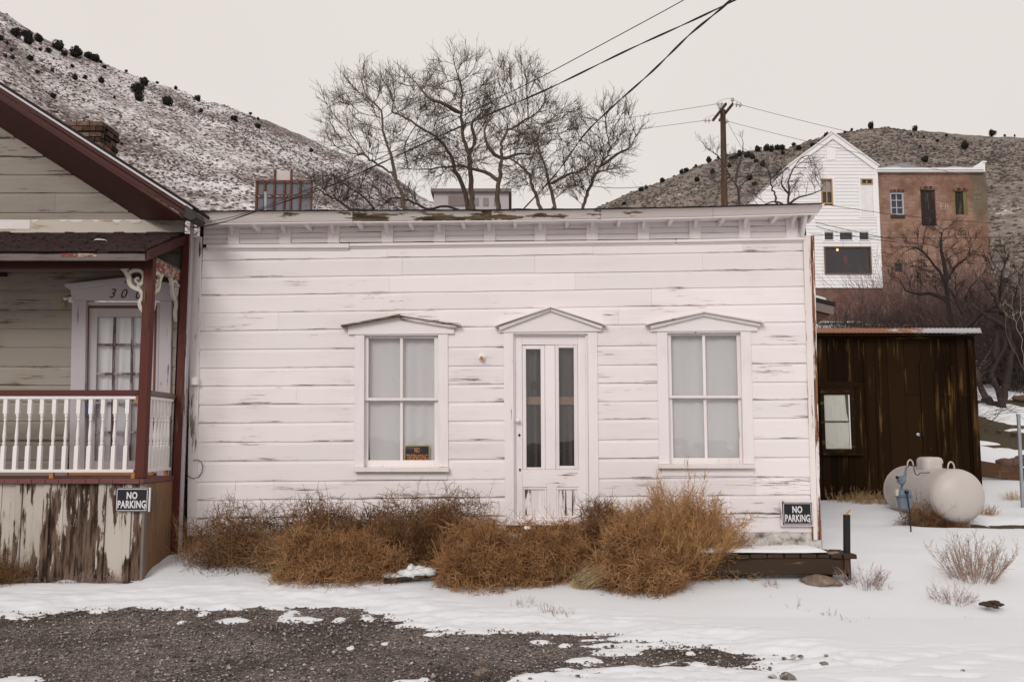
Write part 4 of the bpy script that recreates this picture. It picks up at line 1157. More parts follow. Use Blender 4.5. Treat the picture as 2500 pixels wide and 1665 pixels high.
tag(m.build('paint_flakes', M['white_h'], LH), kind='stuff')
# porch roof, shingle by shingle
yb_, yf_ = YW - .05, 9.36
zb2, zf2 = A(0, 572)[2], atY(0, 613, yf_)[2]
xr_ = atY(357, 614, yf_)[0]
PRF = MB().hexa([(XL, yf_, zf2 - .03), (xr_, yf_, zf2 - .03), (xr_, yf_, zf2), (XL, yf_, zf2)], [(XL, yb_, zb2 - .03), (xr_, yb_, zb2 - .03), (xr_, yb_, zb2), (XL, yb_, zb2)]).build('porch_roof', M['tar'], LH)
VV = MB(); rows = 15
for r_ in range(rows):
    t = r_ / rows; x = XL + rng.uniform(0, .1)
    while x < xr_ - .03:
        w = min(rng.uniform(.09, .19), xr_ - x)
        y0 = lerp(t, yf_ - .02, yb_) + rng.uniform(-.012, .006); y1 = min(y0 + .15, yb_)
        z0 = lerp((y0 - yf_) / (yb_ - yf_), zf2, zb2); z1 = lerp((y1 - yf_) / (yb_ - yf_), zf2, zb2)
        th = rng.uniform(.014, .032)
        if rng.uniform() > .03:
            VV.add([(x, y0, z0 + .002), (x + w - .004, y0, z0 + .002), (x + w - .004, y0, z0 + th), (x, y0, z0 + th + rng.uniform(-.004, .004)), (x, y1, z1 + .001), (x + w - .004, y1, z1 + .001)], [(0, 1, 2, 3), (3, 2, 5, 4), (0, 3, 4), (1, 5, 2)])
        x += w
shm = NT('old asphalt shingles', .95, .1)
shm.col(shm.mix(shm.noise(shm.pos, 9, 6, .7), (.012, .008, .008), (.085, .056, .053)))
shm.bump(shm.noise(shm.pos, 90, 4), .8, .01)
tag(VV.build('shingles', shm.m, PRF), kind='stuff')
tag(MB().lathe((atY(246, 595, 9.85)[0], 9.85, lerp((9.85 - yf_) / (yb_ - yf_), zf2, zb2) + .016), [(.07, 0), (.06, .012), (.02, .018)], 9).build('snow_scrap', M['snow'], PRF))
MB().b2(XL, xr_ - .01, yf_ + .0, yf_ + .035, atY(0, 636, yf_)[2], atY(0, 617.5, yf_)[2]).build('porch_fascia', M['greywood'], LH, .004, wear=.05)
MB().b2(atY(150, 625, yf_)[0], atY(236, 625, yf_)[0], yf_ - .003, yf_ - .0005, atY(0, 627, yf_)[2], atY(0, 619, yf_)[2]).build('red_paint_patch', M['red_flake'], LH)
za_, zb3 = atY(357, 615, yf_)[2], A(446, 577)[2]
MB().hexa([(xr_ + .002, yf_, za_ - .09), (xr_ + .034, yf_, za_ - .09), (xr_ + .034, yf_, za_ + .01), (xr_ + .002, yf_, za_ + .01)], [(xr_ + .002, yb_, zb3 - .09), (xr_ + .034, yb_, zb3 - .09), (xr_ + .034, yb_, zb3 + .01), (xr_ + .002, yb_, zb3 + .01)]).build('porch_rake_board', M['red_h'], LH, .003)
post_x1 = atY(373, 660, YP)[0]; post_w = .10
zbm0, zbm1 = atY(0, 655, YP)[2], atY(0, 636, YP)[2]
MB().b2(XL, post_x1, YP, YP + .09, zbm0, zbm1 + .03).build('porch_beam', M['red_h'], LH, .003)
zc1 = zbm1 + .02
MB().b2(XL, xr_ - .02, YP + .095, YW - .03, zc1 + .01, zc1 + .03).build('porch_ceiling', M['greywood'], LH)
MB().b2(post_x1 - .055, post_x1 - .002, YP + .095, YW - .09, zbm0 + .0, zbm1 + .04).build('side_beam', M['red_flake'], LH, .003, wear=.02)
fl_z = atY(200, 1168.6, YP - .06)[2]; fl_b = atY(200, 1180.7, YP - .06)[2]
post = MB().hexa([(post_x1 - post_w, YP, fl_z), (post_x1, YP, fl_z), (post_x1, YP, zbm0), (post_x1 - post_w, YP, zbm0)], [(post_x1 - post_w, YP + post_w, fl_z), (post_x1, YP + post_w, fl_z), (post_x1, YP + post_w, zbm0), (post_x1 - post_w, YP + post_w, zbm0)]).build('porch_post', M['red_v'], LH, .005, wear=.04)
bp0, bp1 = A(431, 900, YW - .1)[0], A(449, 900, YW - .1)[0]
MB().b2(bp0, bp1, YW - .09, YW - .03, .2, A(0, 575)[2]).build('porch_post', M['red_v'], LH, .004, wear=.0)
MB().b2(bp1 + .001, bp1 + .022, YW - .08, YW + .0, .2, A(0, 545)[2]).build('corner_trim', M['lilac_v'], LH, .003, wear=.12)
# scroll-sawn brackets
def ribbon(mb, pts, wid, o, ex, ey, et, th):
    """flat fretwork stroke: 2-D points with widths, laid in the plane (ex, ey), thick along et"""
    P = np.array(pts, float); n = len(P)
    T = np.gradient(P, axis=0); T /= np.linalg.norm(T, axis=1, keepdims=True) + 1e-9
    Nn = np.stack([-T[:, 1], T[:, 0]], 1); W = np.array(wid)[:, None] / 2
    A_, B_ = P + Nn * W, P - Nn * W
    to = lambda p, k: o + ex * p[0] + ey * p[1] + et * (th * (k - .5))
    vs = []
    for i in range(n): vs += [to(A_[i], 0), to(B_[i], 0), to(B_[i], 1), to(A_[i], 1)]
    fs = [(0, 1, 2, 3), tuple(4 * (n - 1) + j for j in (3, 2, 1, 0))]
    for i in range(n - 1):
        for j in range(4):
            a = 4 * i + j; b = 4 * i + (j + 1) % 4; fs.append((a, a + 4, b + 4, b))
    mb.add(vs, fs)
def smooth_path(pts, n=28):
    P = np.array(pts, float); t = np.linspace(0, len(P) - 1, n); out = []
    for u in t:
        i = min(int(u), len(P) - 2); f = u - i
        p0, p1, p2, p3 = P[max(i - 1, 0)], P[i], P[i + 1], P[min(i + 2, len(P) - 1)]
        out.append(.5 * ((2 * p1) + (-p0 + p2) * f + (2 * p0 - 5 * p1 + 4 * p2 - p3) * f * f + (-p0 + 3 * p1 - 3 * p2 + p3) * f ** 3))
    return np.array(out)
def scroll(o, ex, et, sc_):
    """o = inner top corner where post meets beam; ex points away from the post"""
    mb = MB(); k = sc_ / 470.0           # drawn on a 470 x 850 pixel tracing, corner at (860, 275)
    def T(pts): return [((860 - x) * k, (275 - y) * k) for x, y in pts]
    p = smooth_path(T([(560, 370), (600, 320), (690, 300), (780, 320), (835, 390), (835, 480), (800, 560), (760, 600), (780, 640)]), 34)
    ribbon(mb, p, np.interp(np.linspace(0, 1, 34), [0, .3, .7, .9, 1], [50, 62, 60, 85, 40]) * k, o, ex, UZ, et, .03)
    p = smooth_path(T([(755, 560), (700, 520), (690, 480), (720, 455), (750, 465)]), 16)
    ribbon(mb, p, np.interp(np.linspace(0, 1, 16), [0, .5, 1], [30, 40, 55]) * k, o, ex, UZ, et, .031)
    p = smooth_path(T([(410, 285), (480, 320), (520, 390), (560, 430), (565, 510), (610, 600), (690, 650), (780, 690), (830, 770), (820, 850), (790, 900), (790, 980), (825, 1060), (850, 1120)]), 50)
    ribbon(mb, p, np.interp(np.linspace(0, 1, 50), [0, .08, .2, .3, .5, .65, .8, .9, 1], [30, 75, 80, 84, 66, 66, 64, 70, 20]) * k, o, ex, UZ, et, .029)
    ribbon(mb, T([(395, 283), (550, 283)]), [18 * k, 18 * k], o, ex, UZ, et, .028)
    return mb
fret = plain('cream fretwork paint', (.52, .475, .40), .6, vary=.08)
sc_ = .262
scroll(np.array((post_x1 - post_w - .001, YP + .05, zbm0 - .001)), np.array((-1., 0, 0)), np.array((0, 1., 0)), sc_).build('scroll_bracket', fret, LH)
scroll(np.array((post_x1 - .03, YP + post_w + .001, zbm0 - .001)), np.array((0, 1., 0)), np.array((1., 0, 0)), sc_).build('scroll_bracket', fret, LH)
scroll(np.array((post_x1 - .03, YW - .092, zbm0 - .001)), np.array((0, -1., 0)), np.array((1., 0, 0)), sc_).build('scroll_bracket', fret, LH)
# railing
px_l = post_x1 - post_w
def zP(y): return atY(200, y, YP)[2]
MB().b2(XL, px_l - .002, YP + .0, YP + .09, zP(965), zP(952)).build('top_rail', M['rail'], LH, .004)
MB().b2(XL, px_l - .03, YP + .02, YP + .075, zP(974), zP(966)).build('baluster_rail', M['baluster'], LH, .003)
MB().b2(XL, px_l - .02, YP + .02, YP + .075, zP(1153.5), zP(1146)).build('baluster_rail', M['baluster'], LH, .003)
bh = zP(974) - zP(1146)
def baluster_mesh():
    m = MB(); a = .0205
    m.box((0, 0, bh * .895), 2 * a, 2 * a, bh * .21)
    m.box((0, 0, bh * .165), 2 * a, 2 * a, bh * .33)
    f = bh
    m.lathe((0, 0, 0), [(.0195, f * .33), (.012, f * .345), (.019, f * .365), (.012, f * .385), (.0155, f * .42), (.0185, f * .47), (.011, f * .66), (.0095, f * .68), (.0175, f * .705), (.011, f * .725), (.017, f * .75), (.0195, f * .79)], 12)
    return m.mesh('baluster')
BMESH = baluster_mesh()
b0 = np.array(LH.location)
for i in range(-14, 11):
    x = atY(312.7 - 29.72 * (10 - i), 985, YP + .047)[0]
    if x < XL + .1: continue
    link('baluster', BMESH, M['baluster'], LH, (x - b0[0], YP + .047 - b0[1], zP(1146) - b0[2]))
xs_ = post_x1 - .045
MB().b2(xs_ - .03, xs_ + .045, YP + post_w + .002, YW - .095, zP(965), zP(952)).build('top_rail', M['greywood'], LH, .004)
MB().b2(xs_ - .02, xs_ + .035, YP + post_w + .002, YW - .12, zP(974), zP(966)).build('baluster_rail', M['baluster'], LH, .003)
MB().b2(xs_ - .02, xs_ + .035, YP + post_w + .002, YW - .12, zP(1153.5), zP(1146)).build('baluster_rail', M['baluster'], LH, .003)
for i in range(7):
    link('baluster', BMESH, M['baluster'], LH, (xs_ + .007 - b0[0], YP + post_w + .05 + i * (YW - YP - .33) / 6 - b0[1], zP(1146) - b0[2]))
for (x, y) in ((atY(121, 1160, YP)[0], YP + .03), (px_l - .028, YP + .03), (xs_ - .01, YW - .17)):
    MB().b2(x - .02, x + .02, y, y + .04, fl_z, zP(1154)).build('rail_foot', M['stud'], LH)
for (x, y) in ((px_l - .018, YP + .03), (xs_ - .0, YW - .118)):
    MB().b2(x - .0145, x + .0145, y, y + .022, zP(985), zP(966.5)).build('rail_cleat', M['stud'], LH)
# porch floor boards, skirt planks and side panel
x = XL
while x < post_x1 - .005:
    w = min(.14, post_x1 + .02 - x)
    MB().b2(x, x + w - .003, YP - .06 + rng.uniform(-.006, .004), YW - .01, fl_b, fl_z - .001 - rng.uniform(0, .002)).build('floor_board', M['deckred'], LH, .003)
    x += w
g_z = .02
xs2 = [-8.2, -7.6, -7.1, -6.7, -6.2, -5.75] + [atY(v / 2.904, 1300, YP)[0] for v in (0, 100, 150, 300, 350, 440, 545, 690, 745, 880, 930, 1028)]
for i, (a, b) in enumerate(zip(xs2[:-1], xs2[1:])):
    narrow = (b - a) < .1
    wv = {6: -.02, 7: .08, 8: -.03, 9: .12, 10: .06, 11: .22, 12: .34, 13: .14, 14: -.01, 15: .12, 16: .22}.get(i, rng.uniform(-.05, .1))
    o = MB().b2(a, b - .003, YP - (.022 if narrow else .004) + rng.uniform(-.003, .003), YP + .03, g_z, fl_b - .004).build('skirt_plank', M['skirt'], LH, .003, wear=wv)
    if i == 9: tag(o, 'plank bared to orange wood at its top')
MB().b2(xs2[-1], post_x1 + .008, YP - .028, YP + .04, g_z, fl_b - .004).build('skirt_corner', M['greywood_v'], LH, .003, wear=.1)
MB().b2(post_x1 - .02, post_x1 + .005, YP + .042, YW - .02, g_z, fl_b - .004).build('side_panel', M['ply'], LH, .002)
# sign on the skirt
c = atY(322.5, 1219.7, YP - .045)
w_ = atY(362, 1220, YP - .045)[0] - atY(282.5, 1220, YP - .045)[0]; h_ = atY(320, 1191, YP - .045)[2] - atY(320, 1248.5, YP - .045)[2]
sg = empty('no_parking_sign', c - UZ * h_ / 2, 'black NO PARKING sign on the peeling porch skirt', 'sign')
sign(sg, c, XR, UZ, w_, h_, [('NO', h_ * .185, h_ * .31, w_ * .33, .035), ('PARKING', -h_ * .19, h_ * .33, w_ * .87, .03)], 'sign_black', 'sign_white', 'sign_white', back=(.012, w_ + .004, h_ + .004))
MB().box(c + XR * (w_ * .43) - UZ * h_ * .4 + np.array((0, -.0045, 0)), w_ * .1, .001, h_ * .08).build('sticker', M['galv'], sg)
# door 300
def e2(x, y): return (x / 2.904, 520 + y / 2.904)
cs = MB()
for q in ([e2(510, 620), e2(610, 620), e2(597, 1890), e2(487, 1890)], [e2(1132, 622), e2(1218, 622), e2(1196, 1890), e2(1108, 1890)]):
    cs.prism([A(x, y, YW - .055) for x, y in q], (0, .055, 0))
DF = cs.build('door_frame', M['lilac_v'], LH, .004, wear=.06)
MB().prism([A(*e2(x, y), YW - .065) for x, y in ((508, 619), (1222, 621), (1240, 535), (880, 492), (500, 545))], (0, .065, 0)).build('head_board', M['lilac_h'], DF, .002)
for a, b in (((458, 503), (880, 455)), ((880, 455), (1262, 500))):
    MB().prism([A(*e2(x, y), YW - .15) for x, y in (a, b, (b[0], b[1] + 22), (a[0], a[1] + 22))], (0, .145, 0)).build('raking_cap', M['lilac_h'], DF, .004, wear=.04)
    MB().prism([A(*e2(x, y), YW - .11) for x, y in ((a[0] + 18, a[1] + 23), (b[0] - 12 if b[0] > 900 else b[0], b[1] + 23), (b[0] - 20 if b[0] > 900 else b[0], b[1] + 40), (a[0] + 34, a[1] + 40))], (0, .1, 0)).build('raking_moulding', M['lilac_h'], DF, .004)
def dq(x0, y0, x1, y1):
    f = lambda x, y: e2(x - (y - 700) * .022, y)
    return [f(x0, y0), f(x1, y0), f(x1, y1), f(x0, y1)]
def dp(name, q, o0, o1, mat, bev=.002, wear=None, mt=None):
    m = MB().prism([A(x, y, YW - o1) for x, y in q], (0, o1 - o0, 0))
    return m.build(name, mt or M[mat], DF, bev, wear=wear)
dp('head_strip', dq(612, 630, 1132, 655), -.08, .02, 'lilac_h')
rust = plain('red brown door jamb', (.16, .055, .022), .6, vary=.3, sc=8)
dp('jamb', dq(612, 657, 1116, 674), -.08, .005, None, mt=rust)
dp('jamb', dq(610, 675, 628, 1895), -.08, .005, None, mt=rust)
dp('jamb', dq(1098, 675, 1112, 1895), -.08, .005, None, mt=rust)
dp('jamb', dq(1113, 657, 1131, 1895), -.08, .03, 'lilac_v')
cols = [(692, 802), (818, 931), (946, 1052)]; rows_ = [(738, 925), (943, 1131), (1149, 1338), (1355, 1545), (1562, 1755)]
dp('stile', dq(629, 675, 691, 1895), -.06, -.015, 'lilac_v')
dp('stile', dq(1053, 675, 1097, 1895), -.06, -.015, 'lilac_v')
dp('rail', dq(692, 675, 1052, 737), -.06, -.016, 'lilac_h')
dp('rail', dq(692, 1756, 1052, 1895), -.06, -.016, 'lilac_h', wear=.2)
brm = paint('worn brown muntins', (.33, .28, .29), wood=((.06, .035, .03), (.15, .1, .09)), axis='Z', thr=.52, soft=.03)
for (a, b) in ((803, 817), (932, 945)): dp('muntin', dq(a, 738, b, 1755), -.05, -.02, None, wear=.02, mt=brm)
for (a, b) in ((926, 942), (1132, 1148), (1339, 1354), (1546, 1561)):
    for (c0, c1) in cols: dp('muntin', dq(c0, a, c1, b), -.05, -.021, None, wear=.02, mt=brm)
for (c0, c1) in cols:
    for (r0, r1) in rows_: dp('pane', dq(c0, r0, c1, r1), -.04, -.036, 'glass', 0)
# curtain behind the lights
a, b, z0, z1 = A(*e2(640, 700))[0], A(*e2(1100, 700))[0], A(0, e2(0, 1860)[1])[2], A(0, e2(0, 690)[1])[2]
n, k = 70, 4
V = [(lerp(i / n, a - .12, b), YW + .085 + .014 * math.sin(i / n * 52 + math.sin(i * .21) * 2), lerp(j / k, z0, z1)) for j in range(k + 1) for i in range(n + 1)]
ii = np.arange((n + 1) * (k + 1)).reshape(k + 1, n + 1)
link('curtain', np_mesh('curtain', np.array(V) - base_of(DF), np.stack([ii[:-1, :-1], ii[:-1, 1:], ii[1:, 1:], ii[1:, :-1]], -1).reshape(-1, 4), True), M['curtain'], DF)
MB().b2(a - .1, b + .1, YW - .12, YW + .02, fl_z, fl_z + .03).build('threshold', M['stud'], DF, .004)
mb = MB()
for ch, x, y in (('3', 800, 570), ('0', 882, 572), ('0', 985, 578)):
    text_mb(mb, ch, A(*e2(x, y), YW - .066), XR, UZ, 66 / 2.904 / 211.6, 44 / 2.904 / 211.6, -.005, .003, .25)
mb.build('house_number', M['black'], DF)
MB().lathe(A(*e2(626, 1325), YW - .02), [(.012, 0), (.012, .03), (.024, .04), (.026, .055), (.015, .065)], 14, (0, -1, 0)).build('knob', plain('brass', (.5, .33, .1), .3, metal=1), DF, smooth=True)
blue = MB().b2(*[A(*e2(v, 1400), YW - .1)[0] for v in (606, 636)], YW - .1, YW - .058, A(0, e2(0, 1450)[1])[2], A(0, e2(0, 1335)[1])[2])
blue.build('mail_box', plain('blue metal', (.03, .06, .13), .4), DF, .004)
# porch lamp: white holder with an amber glass
pl = MB().b2(*[A(*e2(v, 600), YW - .1)[0] for v in (470, 505)], YW - .06, YW - .02, A(0, e2(0, 640)[1])[2], A(0, e2(0, 600)[1])[2]).build('lamp_holder', M['baluster'], LH, .006)
pc = A(*e2(455, 618), YW - .09)
MB().tube([A(*e2(490, 612), YW - .06), A(*e2(470, 608), YW - .09), A(*e2(452, 612), YW - .1)], [.012, .012, .03], 10).build('lamp_arm', M['baluster'], pl, smooth=True)
MB().lathe(A(*e2(453, 622), YW - .1) - UZ * .09, [(.012, 0), (.028, .012), (.03, .04), (.026, .075), (.024, .09)], 14).build('lamp_glass', plain('amber glass', (.30, .19, .06), .2), pl, smooth=True)
MB().b2(A(*e2(-80, 430))[0], A(*e2(60, 430))[0], YW - .06, YW - .02, A(0, e2(0, 455)[1])[2], A(0, e2(0, 392)[1])[2]).build('vent', M['black'], LH)
# chimney, brick by brick
ym = 12.3
c0, c1 = atY(160, 330, ym), atY(247, 330, ym)
zt = atY(200, 297, ym)[2]; zb = zt - 1.3
cw = c1[0] - c0[0]
CH = MB().b2(c0[0] + .02, c1[0] - .02, ym + .02, ym + .48, zb, zt - .06).build('chimney', plain('sooty mortar', (.10, .08, .07), .95, vary=.4, sc=12), LH)
bmat = NT('chimney brick', .9, .1)
bmat.col(bmat.ramp(bmat.math('ADD', bmat.math('MULTIPLY', bmat.rnd(), .6), bmat.math('MULTIPLY', bmat.noise(bmat.pos, 14, 4), .4)), [(.2, (.03, .024, .022)), (.45, (.13, .075, .055)), (.6, (.24, .17, .13)), (.85, (.32, .085, .04))]))
bmat.bump(bmat.noise(bmat.pos, 60, 4), .7, .01)
bb = MB().box((0, 0, 0), 1, 1, 1).mesh('brick')
cb = base_of(CH)
row = 0; z = zb + .5
while z < zt:
    top = z > zt - .17
    e = .025 if top else 0
    for (fx0, fx1, yy, alongx) in ((c0[0] - e, c1[0] + e, ym - e, True), (0, 0, 0, False)):
        if alongx:
            n = 3; w = (fx1 - fx0) / n; off = (row % 2) * w / 2
            xs3 = sorted(set([fx0] + [fx0 + off + i * w for i in range(0, n + 1) if fx0 + .03 < fx0 + off + i * w < fx1 - .03] + [fx1]))
            for a, b in zip(xs3[:-1], xs3[1:]):
                o = link('brick', bb, bmat.m, CH, ((a + b) / 2 - cb[0], yy + .05 + rng.uniform(-.008, .006) - cb[1], z + .033 - cb[2])); o.scale = (b - a - .012, .1, .062)
        else:
            n = 2; w = .4 / n
            for i in range(n):
                o = link('brick', bb, bmat.m, CH, (c1[0] - .05 + e + rng.uniform(-.006, .008) - cb[0], ym + .1 + .01 + w * (i + .5) + (row % 2) * .04 - cb[1], z + .033 - cb[2])); o.scale = (.1, w - .012, .062)
    z += .073; row += 1
# ================================================================== SHED
def s2(x, y): return (1950 + x / 2.451, 760 + y / 2.451)
YS = 15.3
SH = empty('shed', atY(2200, 1240, YS) * (1, 1, 0) + (0, .0, .5), 'dark brown plank shed with rusty corrugated roof edge and small window', 'shed')
def S(x, y, Y=YS): return atY(*s2(x, y), Y)
xl, xr2 = S(60, 600)[0] - .8, S(1062, 600)[0]
ztop, zbot = S(600, 150)[2], S(600, 1200)[2] - .12
wx0, wx1 = S(128, 600)[0], S(330, 600)[0]; wz0, wz1 = S(200, 850)[2], S(200, 455)[2]
x = xl
while x < xr2 - .05:
    w = min(rng.choice([.10, .14, .19, .24, .28]), xr2 - x)
    pieces = [(zbot, ztop)]
    m_ = x + w / 2
    if wx0 - .02 < m_ < wx1 + .02: pieces = [(zbot, wz0), (wz1, ztop)]
    elif rng.uniform() < .45:
        c_ = rng.uniform(zbot + .8, ztop - .6); pieces = [(zbot, c_ - .004), (c_, ztop)]
    for a, b in pieces:
        MB().b2(x, x + w - .005, YS - rng.uniform(0, .012), YS + .03, a, b).build('plank', M['shed'], SH, .002, wear=rng.choice([-.1, -.08, -.04, .0, .03, .1]))
    if rng.uniform() < .4 and not wx0 - .06 < x + w < wx1 + .06:
        MB().b2(x + w - .03, x + w + .02, YS - .03, YS - .0125, zbot + rng.uniform(0, 1.2), ztop - rng.uniform(0, .8)).build('batten', M['shed'], SH, .002, wear=rng.uniform(0, .14))
    x += w
MB().b2(xr2 - .1, xr2 + .02, YS - .035, YS + .1, zbot, ztop).build('corner_board', M['shed'], SH, .003, wear=.14)
MB().b2(xl, xr2 + .0, YS - .06, YS - .036, ztop - .045, ztop - .015).build('top_rail', M['shed_h'], SH, .002, wear=.2)
MB().b2(xl, wx1 + .06, YS - .05, YS - .014, wz1 - .0, wz1 + .1).build('lintel', M['shed_h'], SH, .002)
MB().b2(xl, xr2, YS + .031, YS + 3, zbot, ztop - .01).build('wall', M['shed'], SH)
gx0, gx1 = S(150, 600)[0], S(302, 600)[0]; gz0, gz1 = S(200, 822)[2], S(200, 500)[2]; gm = S(200, 659)[2]
wf_ = MB()
wf_.b2(wx0, gx0, YS - .04, YS + .02, wz0, wz1); wf_.b2(gx1, wx1, YS - .04, YS + .02, wz0, wz1); wf_.b2(gx0, gx1, YS - .04, YS + .02, gz1, wz1); wf_.b2(gx0, gx1, YS - .04, YS + .02, wz0, gz0)
SW = wf_.build('window', M['shed_h'], SH, .003, wear=.12)
MB().b2(gx0, gx1, YS - .036, YS - .0285, gm - .012, gm + .008).build('meeting_rail', M['shed_h'], SW, wear=.2)
MB().b2(gx1 - .018, gx1 - .001, YS - .037, YS - .02, gz0, gz1).build('sash', M['white_v'], SW, wear=.1)
for a, b in ((gz0, gm - .012), (gm + .008, gz1)): MB().b2(gx0, gx1 - .018, YS - .027, YS - .024, a, b).build('pane', M['glass'], SW)
n, k = 50, 6
V = [(lerp(i / n, gx0, gx1 - .02 - (.05 * (j / k) if j > 3 else 0)), YS - .0165 + .0022 * math.sin(i * .9 + math.sin(i * .3) * 2), lerp(j / k, gz0, gz1)) for j in range(k + 1) for i in range(n + 1)]
ii = np.arange((n + 1) * (k + 1)).reshape(k + 1, n + 1)
link('curtain', np_mesh('curtain', np.array(V) - base_of(SW), np.stack([ii[:-1, :-1], ii[:-1, 1:], ii[1:, 1:], ii[1:, :-1]], -1).reshape(-1, 4), True), M['curtain_old'], SW)
MB().b2(wx0, wx1 + .1, YS - .09, YS - .041, wz0 - .03, wz0).build('sill', M['shed_h'], SW, .003, wear=.2)
MB().lathe(S(714, 737, YS - .02), [(.03, 0), (.03, .01), (.012, .02)], 10, (0, -1, 0)).build('latch', M['galv'], SH)
rm = NT('rusty corrugated iron', .6, .4)
pz = rm.n('SeparateXYZ', {0: rm.pos}).outputs[0]
rm.col(rm.mix(rm.step(rm.math('ADD', rm.noise(rm.scl(rm.pos, (3, 9, 9)), 1, 5), rm.math('MULTIPLY', rm.math('SUBTRACT', pz, S(675, 100)[0]), -.35)), .42, .56), (.40, .40, .43), (.26, .12, .07)))
rm.p.inputs['Metallic'].default_value = .3
sh_r = S(1050, 100)[0]; zr0 = S(600, 134, YS - .25)[2]; zr1 = zr0 + .16
n = 220; V, Q = [], []
for i in range(n + 1):
    x = lerp(i / n, xl - .1, sh_r); wv = .005 * math.sin(i / n * (sh_r - xl) / .068 * 6.28)
    for (y, z) in ((YS - .25, zr0 + .012), (YS - .25 + .05, zr0 + .10), (YS + 3.2, zr0 - .05)): V += [(x, y, z + wv)]
i = np.arange((n + 1) * 3).reshape(n + 1, 3)
Q = np.stack([i[:-1, :-1], i[1:, :-1], i[1:, 1:], i[:-1, 1:]], -1).reshape(-1, 4)
sr = link('roof', np_mesh('roof', np.array(V) - base_of(SH), Q, True), rm.m, SH)
so = sr.modifiers.new('t', 'SOLIDIFY'); so.thickness = .004
MB().b2(xl, sh_r - .08, YS - .2, YS + .0, ztop - .01, zr0 - .002).build('eave_board', M['shed_h'], SH, .003)

# ================================================================== PROPANE TANK AND METER
near, far = gp(2332, 1272), None
ax = np.array((.03, -1.60, 0.0)); Lx = np.linalg.norm(ax); ax = ax / Lx
rad = .365
nc = np.array((atY(2337, 1211, 12.55)[0], 12.55, atY(2337, 1211, 12.55)[2]))
body_len = 1.5
mid = nc - ax * body_len / 2
zc = nc[2]
PT = empty('propane_tank', (mid[0], mid[1], zc - rad - .05), 'pale grey horizontal propane tank in front of the dark shed', 'tank')
pr = []
for i in range(13):
    a = math.pi / 2 * i / 12
    pr.append((rad * math.sin(a) + 1e-4, -body_len / 2 - rad * .55 * math.cos(a)))
prof = pr + [(rad, 0)] + [(r, -h) for r, h in reversed(pr)]
tm = NT('tank enamel', .42, .4)
tm.col(tm.mix(tm.noise(tm.scl(tm.pos, (6, 6, 2)), 1, 5), (.44, .40, .37), (.51, .467, .435)))
tk = MB().lathe(mid, prof, 56, ax).build('shell', tm.m, PT, smooth=True)
for hx in (-body_len / 2 + .02, body_len / 2 - .02):
    MB().lathe(mid, [(rad, hx - .008), (rad + .0035, hx - .006), (rad + .0035, hx + .006), (rad, hx + .008)], 56, ax).build('weld_seam', tm.m, PT, smooth=True)
top = mid + UZ * rad
sd = np.cross(ax, UZ)
m = MB(); N = 24                          # domed valve cover with a hand hole
for (r_, h_) in ((.15, -.04), (.15, .10), (.135, .135), (.10, .15), (.0, .155)):
    for k in range(N):
        a = 2 * math.pi * k / N; ca, sa = math.cos(a), math.sin(a)
        e = (abs(ca) ** 4 + abs(sa) ** 4) ** -.25
        m.v.append(top + ax * r_ * 1.15 * ca * e + sd * r_ * sa * e + UZ * h_)
for j in range(4):
    for k in range(N):
        k2 = (k + 1) % N; m.f.append((j * N + k, j * N + k2, (j + 1) * N + k2, (j + 1) * N + k))
vc = m.build('valve_cover', tm.m, PT, smooth=True)
hp = top + ax * .165 * .62 - sd * 0
hole_c = top + sd * -.0
for sgn in (1,):
    p0 = top + np.array((.10, -.155, .03))
    MB().prism([p0 + XR * a + UZ * b for a, b in ((-.028, -.05), (.028, -.05), (.028, .01), (.02, .03), (0, .038), (-.02, .03), (-.028, .01))], (0, .03, 0)).build('hand_hole', M['black'], vc)
for hx in (-.62, .62):
    for s_ in (1,):
        c_ = mid + ax * hx + UZ * (rad - .01)
        pts = [c_ + sd * (.045 * math.cos(a)) + UZ * (.02 + .085 * math.sin(a)) for a in np.linspace(-.3, math.pi + .3, 12)]
        MB().tube(pts, .011, 8).build('lifting_lug', tm.m, PT, smooth=True)
for hx in (-.55, .55):
    for s_ in (-1, 1):
        c_ = mid + ax * hx + sd * s_ * .2 - UZ * (rad + .06)
        MB().box(c_ + UZ * .06, .06, .1, .16, (ax, sd, UZ)).build('leg', tm.m, PT, .004)
hs = [atY(*p, 12.9) for p in ((2213, 1143), (2219, 1136), (2226, 1133), (2231, 1139), (2232, 1150), (2236, 1159), (2241, 1160), (2247, 1154), (2256, 1154), (2270, 1153))]
MB().tube(hs, .006, 6).build('hose', M['cable'], PT, smooth=True)
YM = 12.05
GM = empty('gas_meter', atY(2208, 1268, YM), 'blue-grey gas meter with regulator on a thin pipe beside the tank', 'gas meter')
gm_m = plain('blue grey cast metal', (.13, .165, .205), .5, vary=.15, sc=10)
def t5(x, y, Y=YM): return atY(2040 + x / 5.887, 1100 + y / 5.887, Y)
a, b = t5(903, 560), t5(1080, 655)
w = (b[0] - a[0])
def meter_shell(z0, z1, w0, w1, d0, d1, xc):
    m = MB(); q = []
    def ring(z, w, d): return [(xc + w / 2 * sx * f, YM + d / 2 * sy * g, z) for sx, sy, f, g in ((-1, -1, .8, 1), (1, -1, .8, 1), (1, -1, 1, .7), (1, 1, 1, .7), (1, 1, .8, 1), (-1, 1, .8, 1), (-1, 1, 1, .7), (-1, -1, 1, .7))]
    r0, r1 = ring(z0, w0, d0), ring(z1, w1, d1)
    return m.add(r0 + r1, [tuple(range(7, -1, -1)), tuple(range(8, 16))] + [(i, (i + 1) % 8, (i + 1) % 8 + 8, i + 8) for i in range(8)])
xc = t5(985, 700)[0]
MBt = meter_shell(t5(0, 835)[2], t5(0, 662)[2], w * .86, w * 1.05, .13, .17, xc).build('body', gm_m, GM, .008)
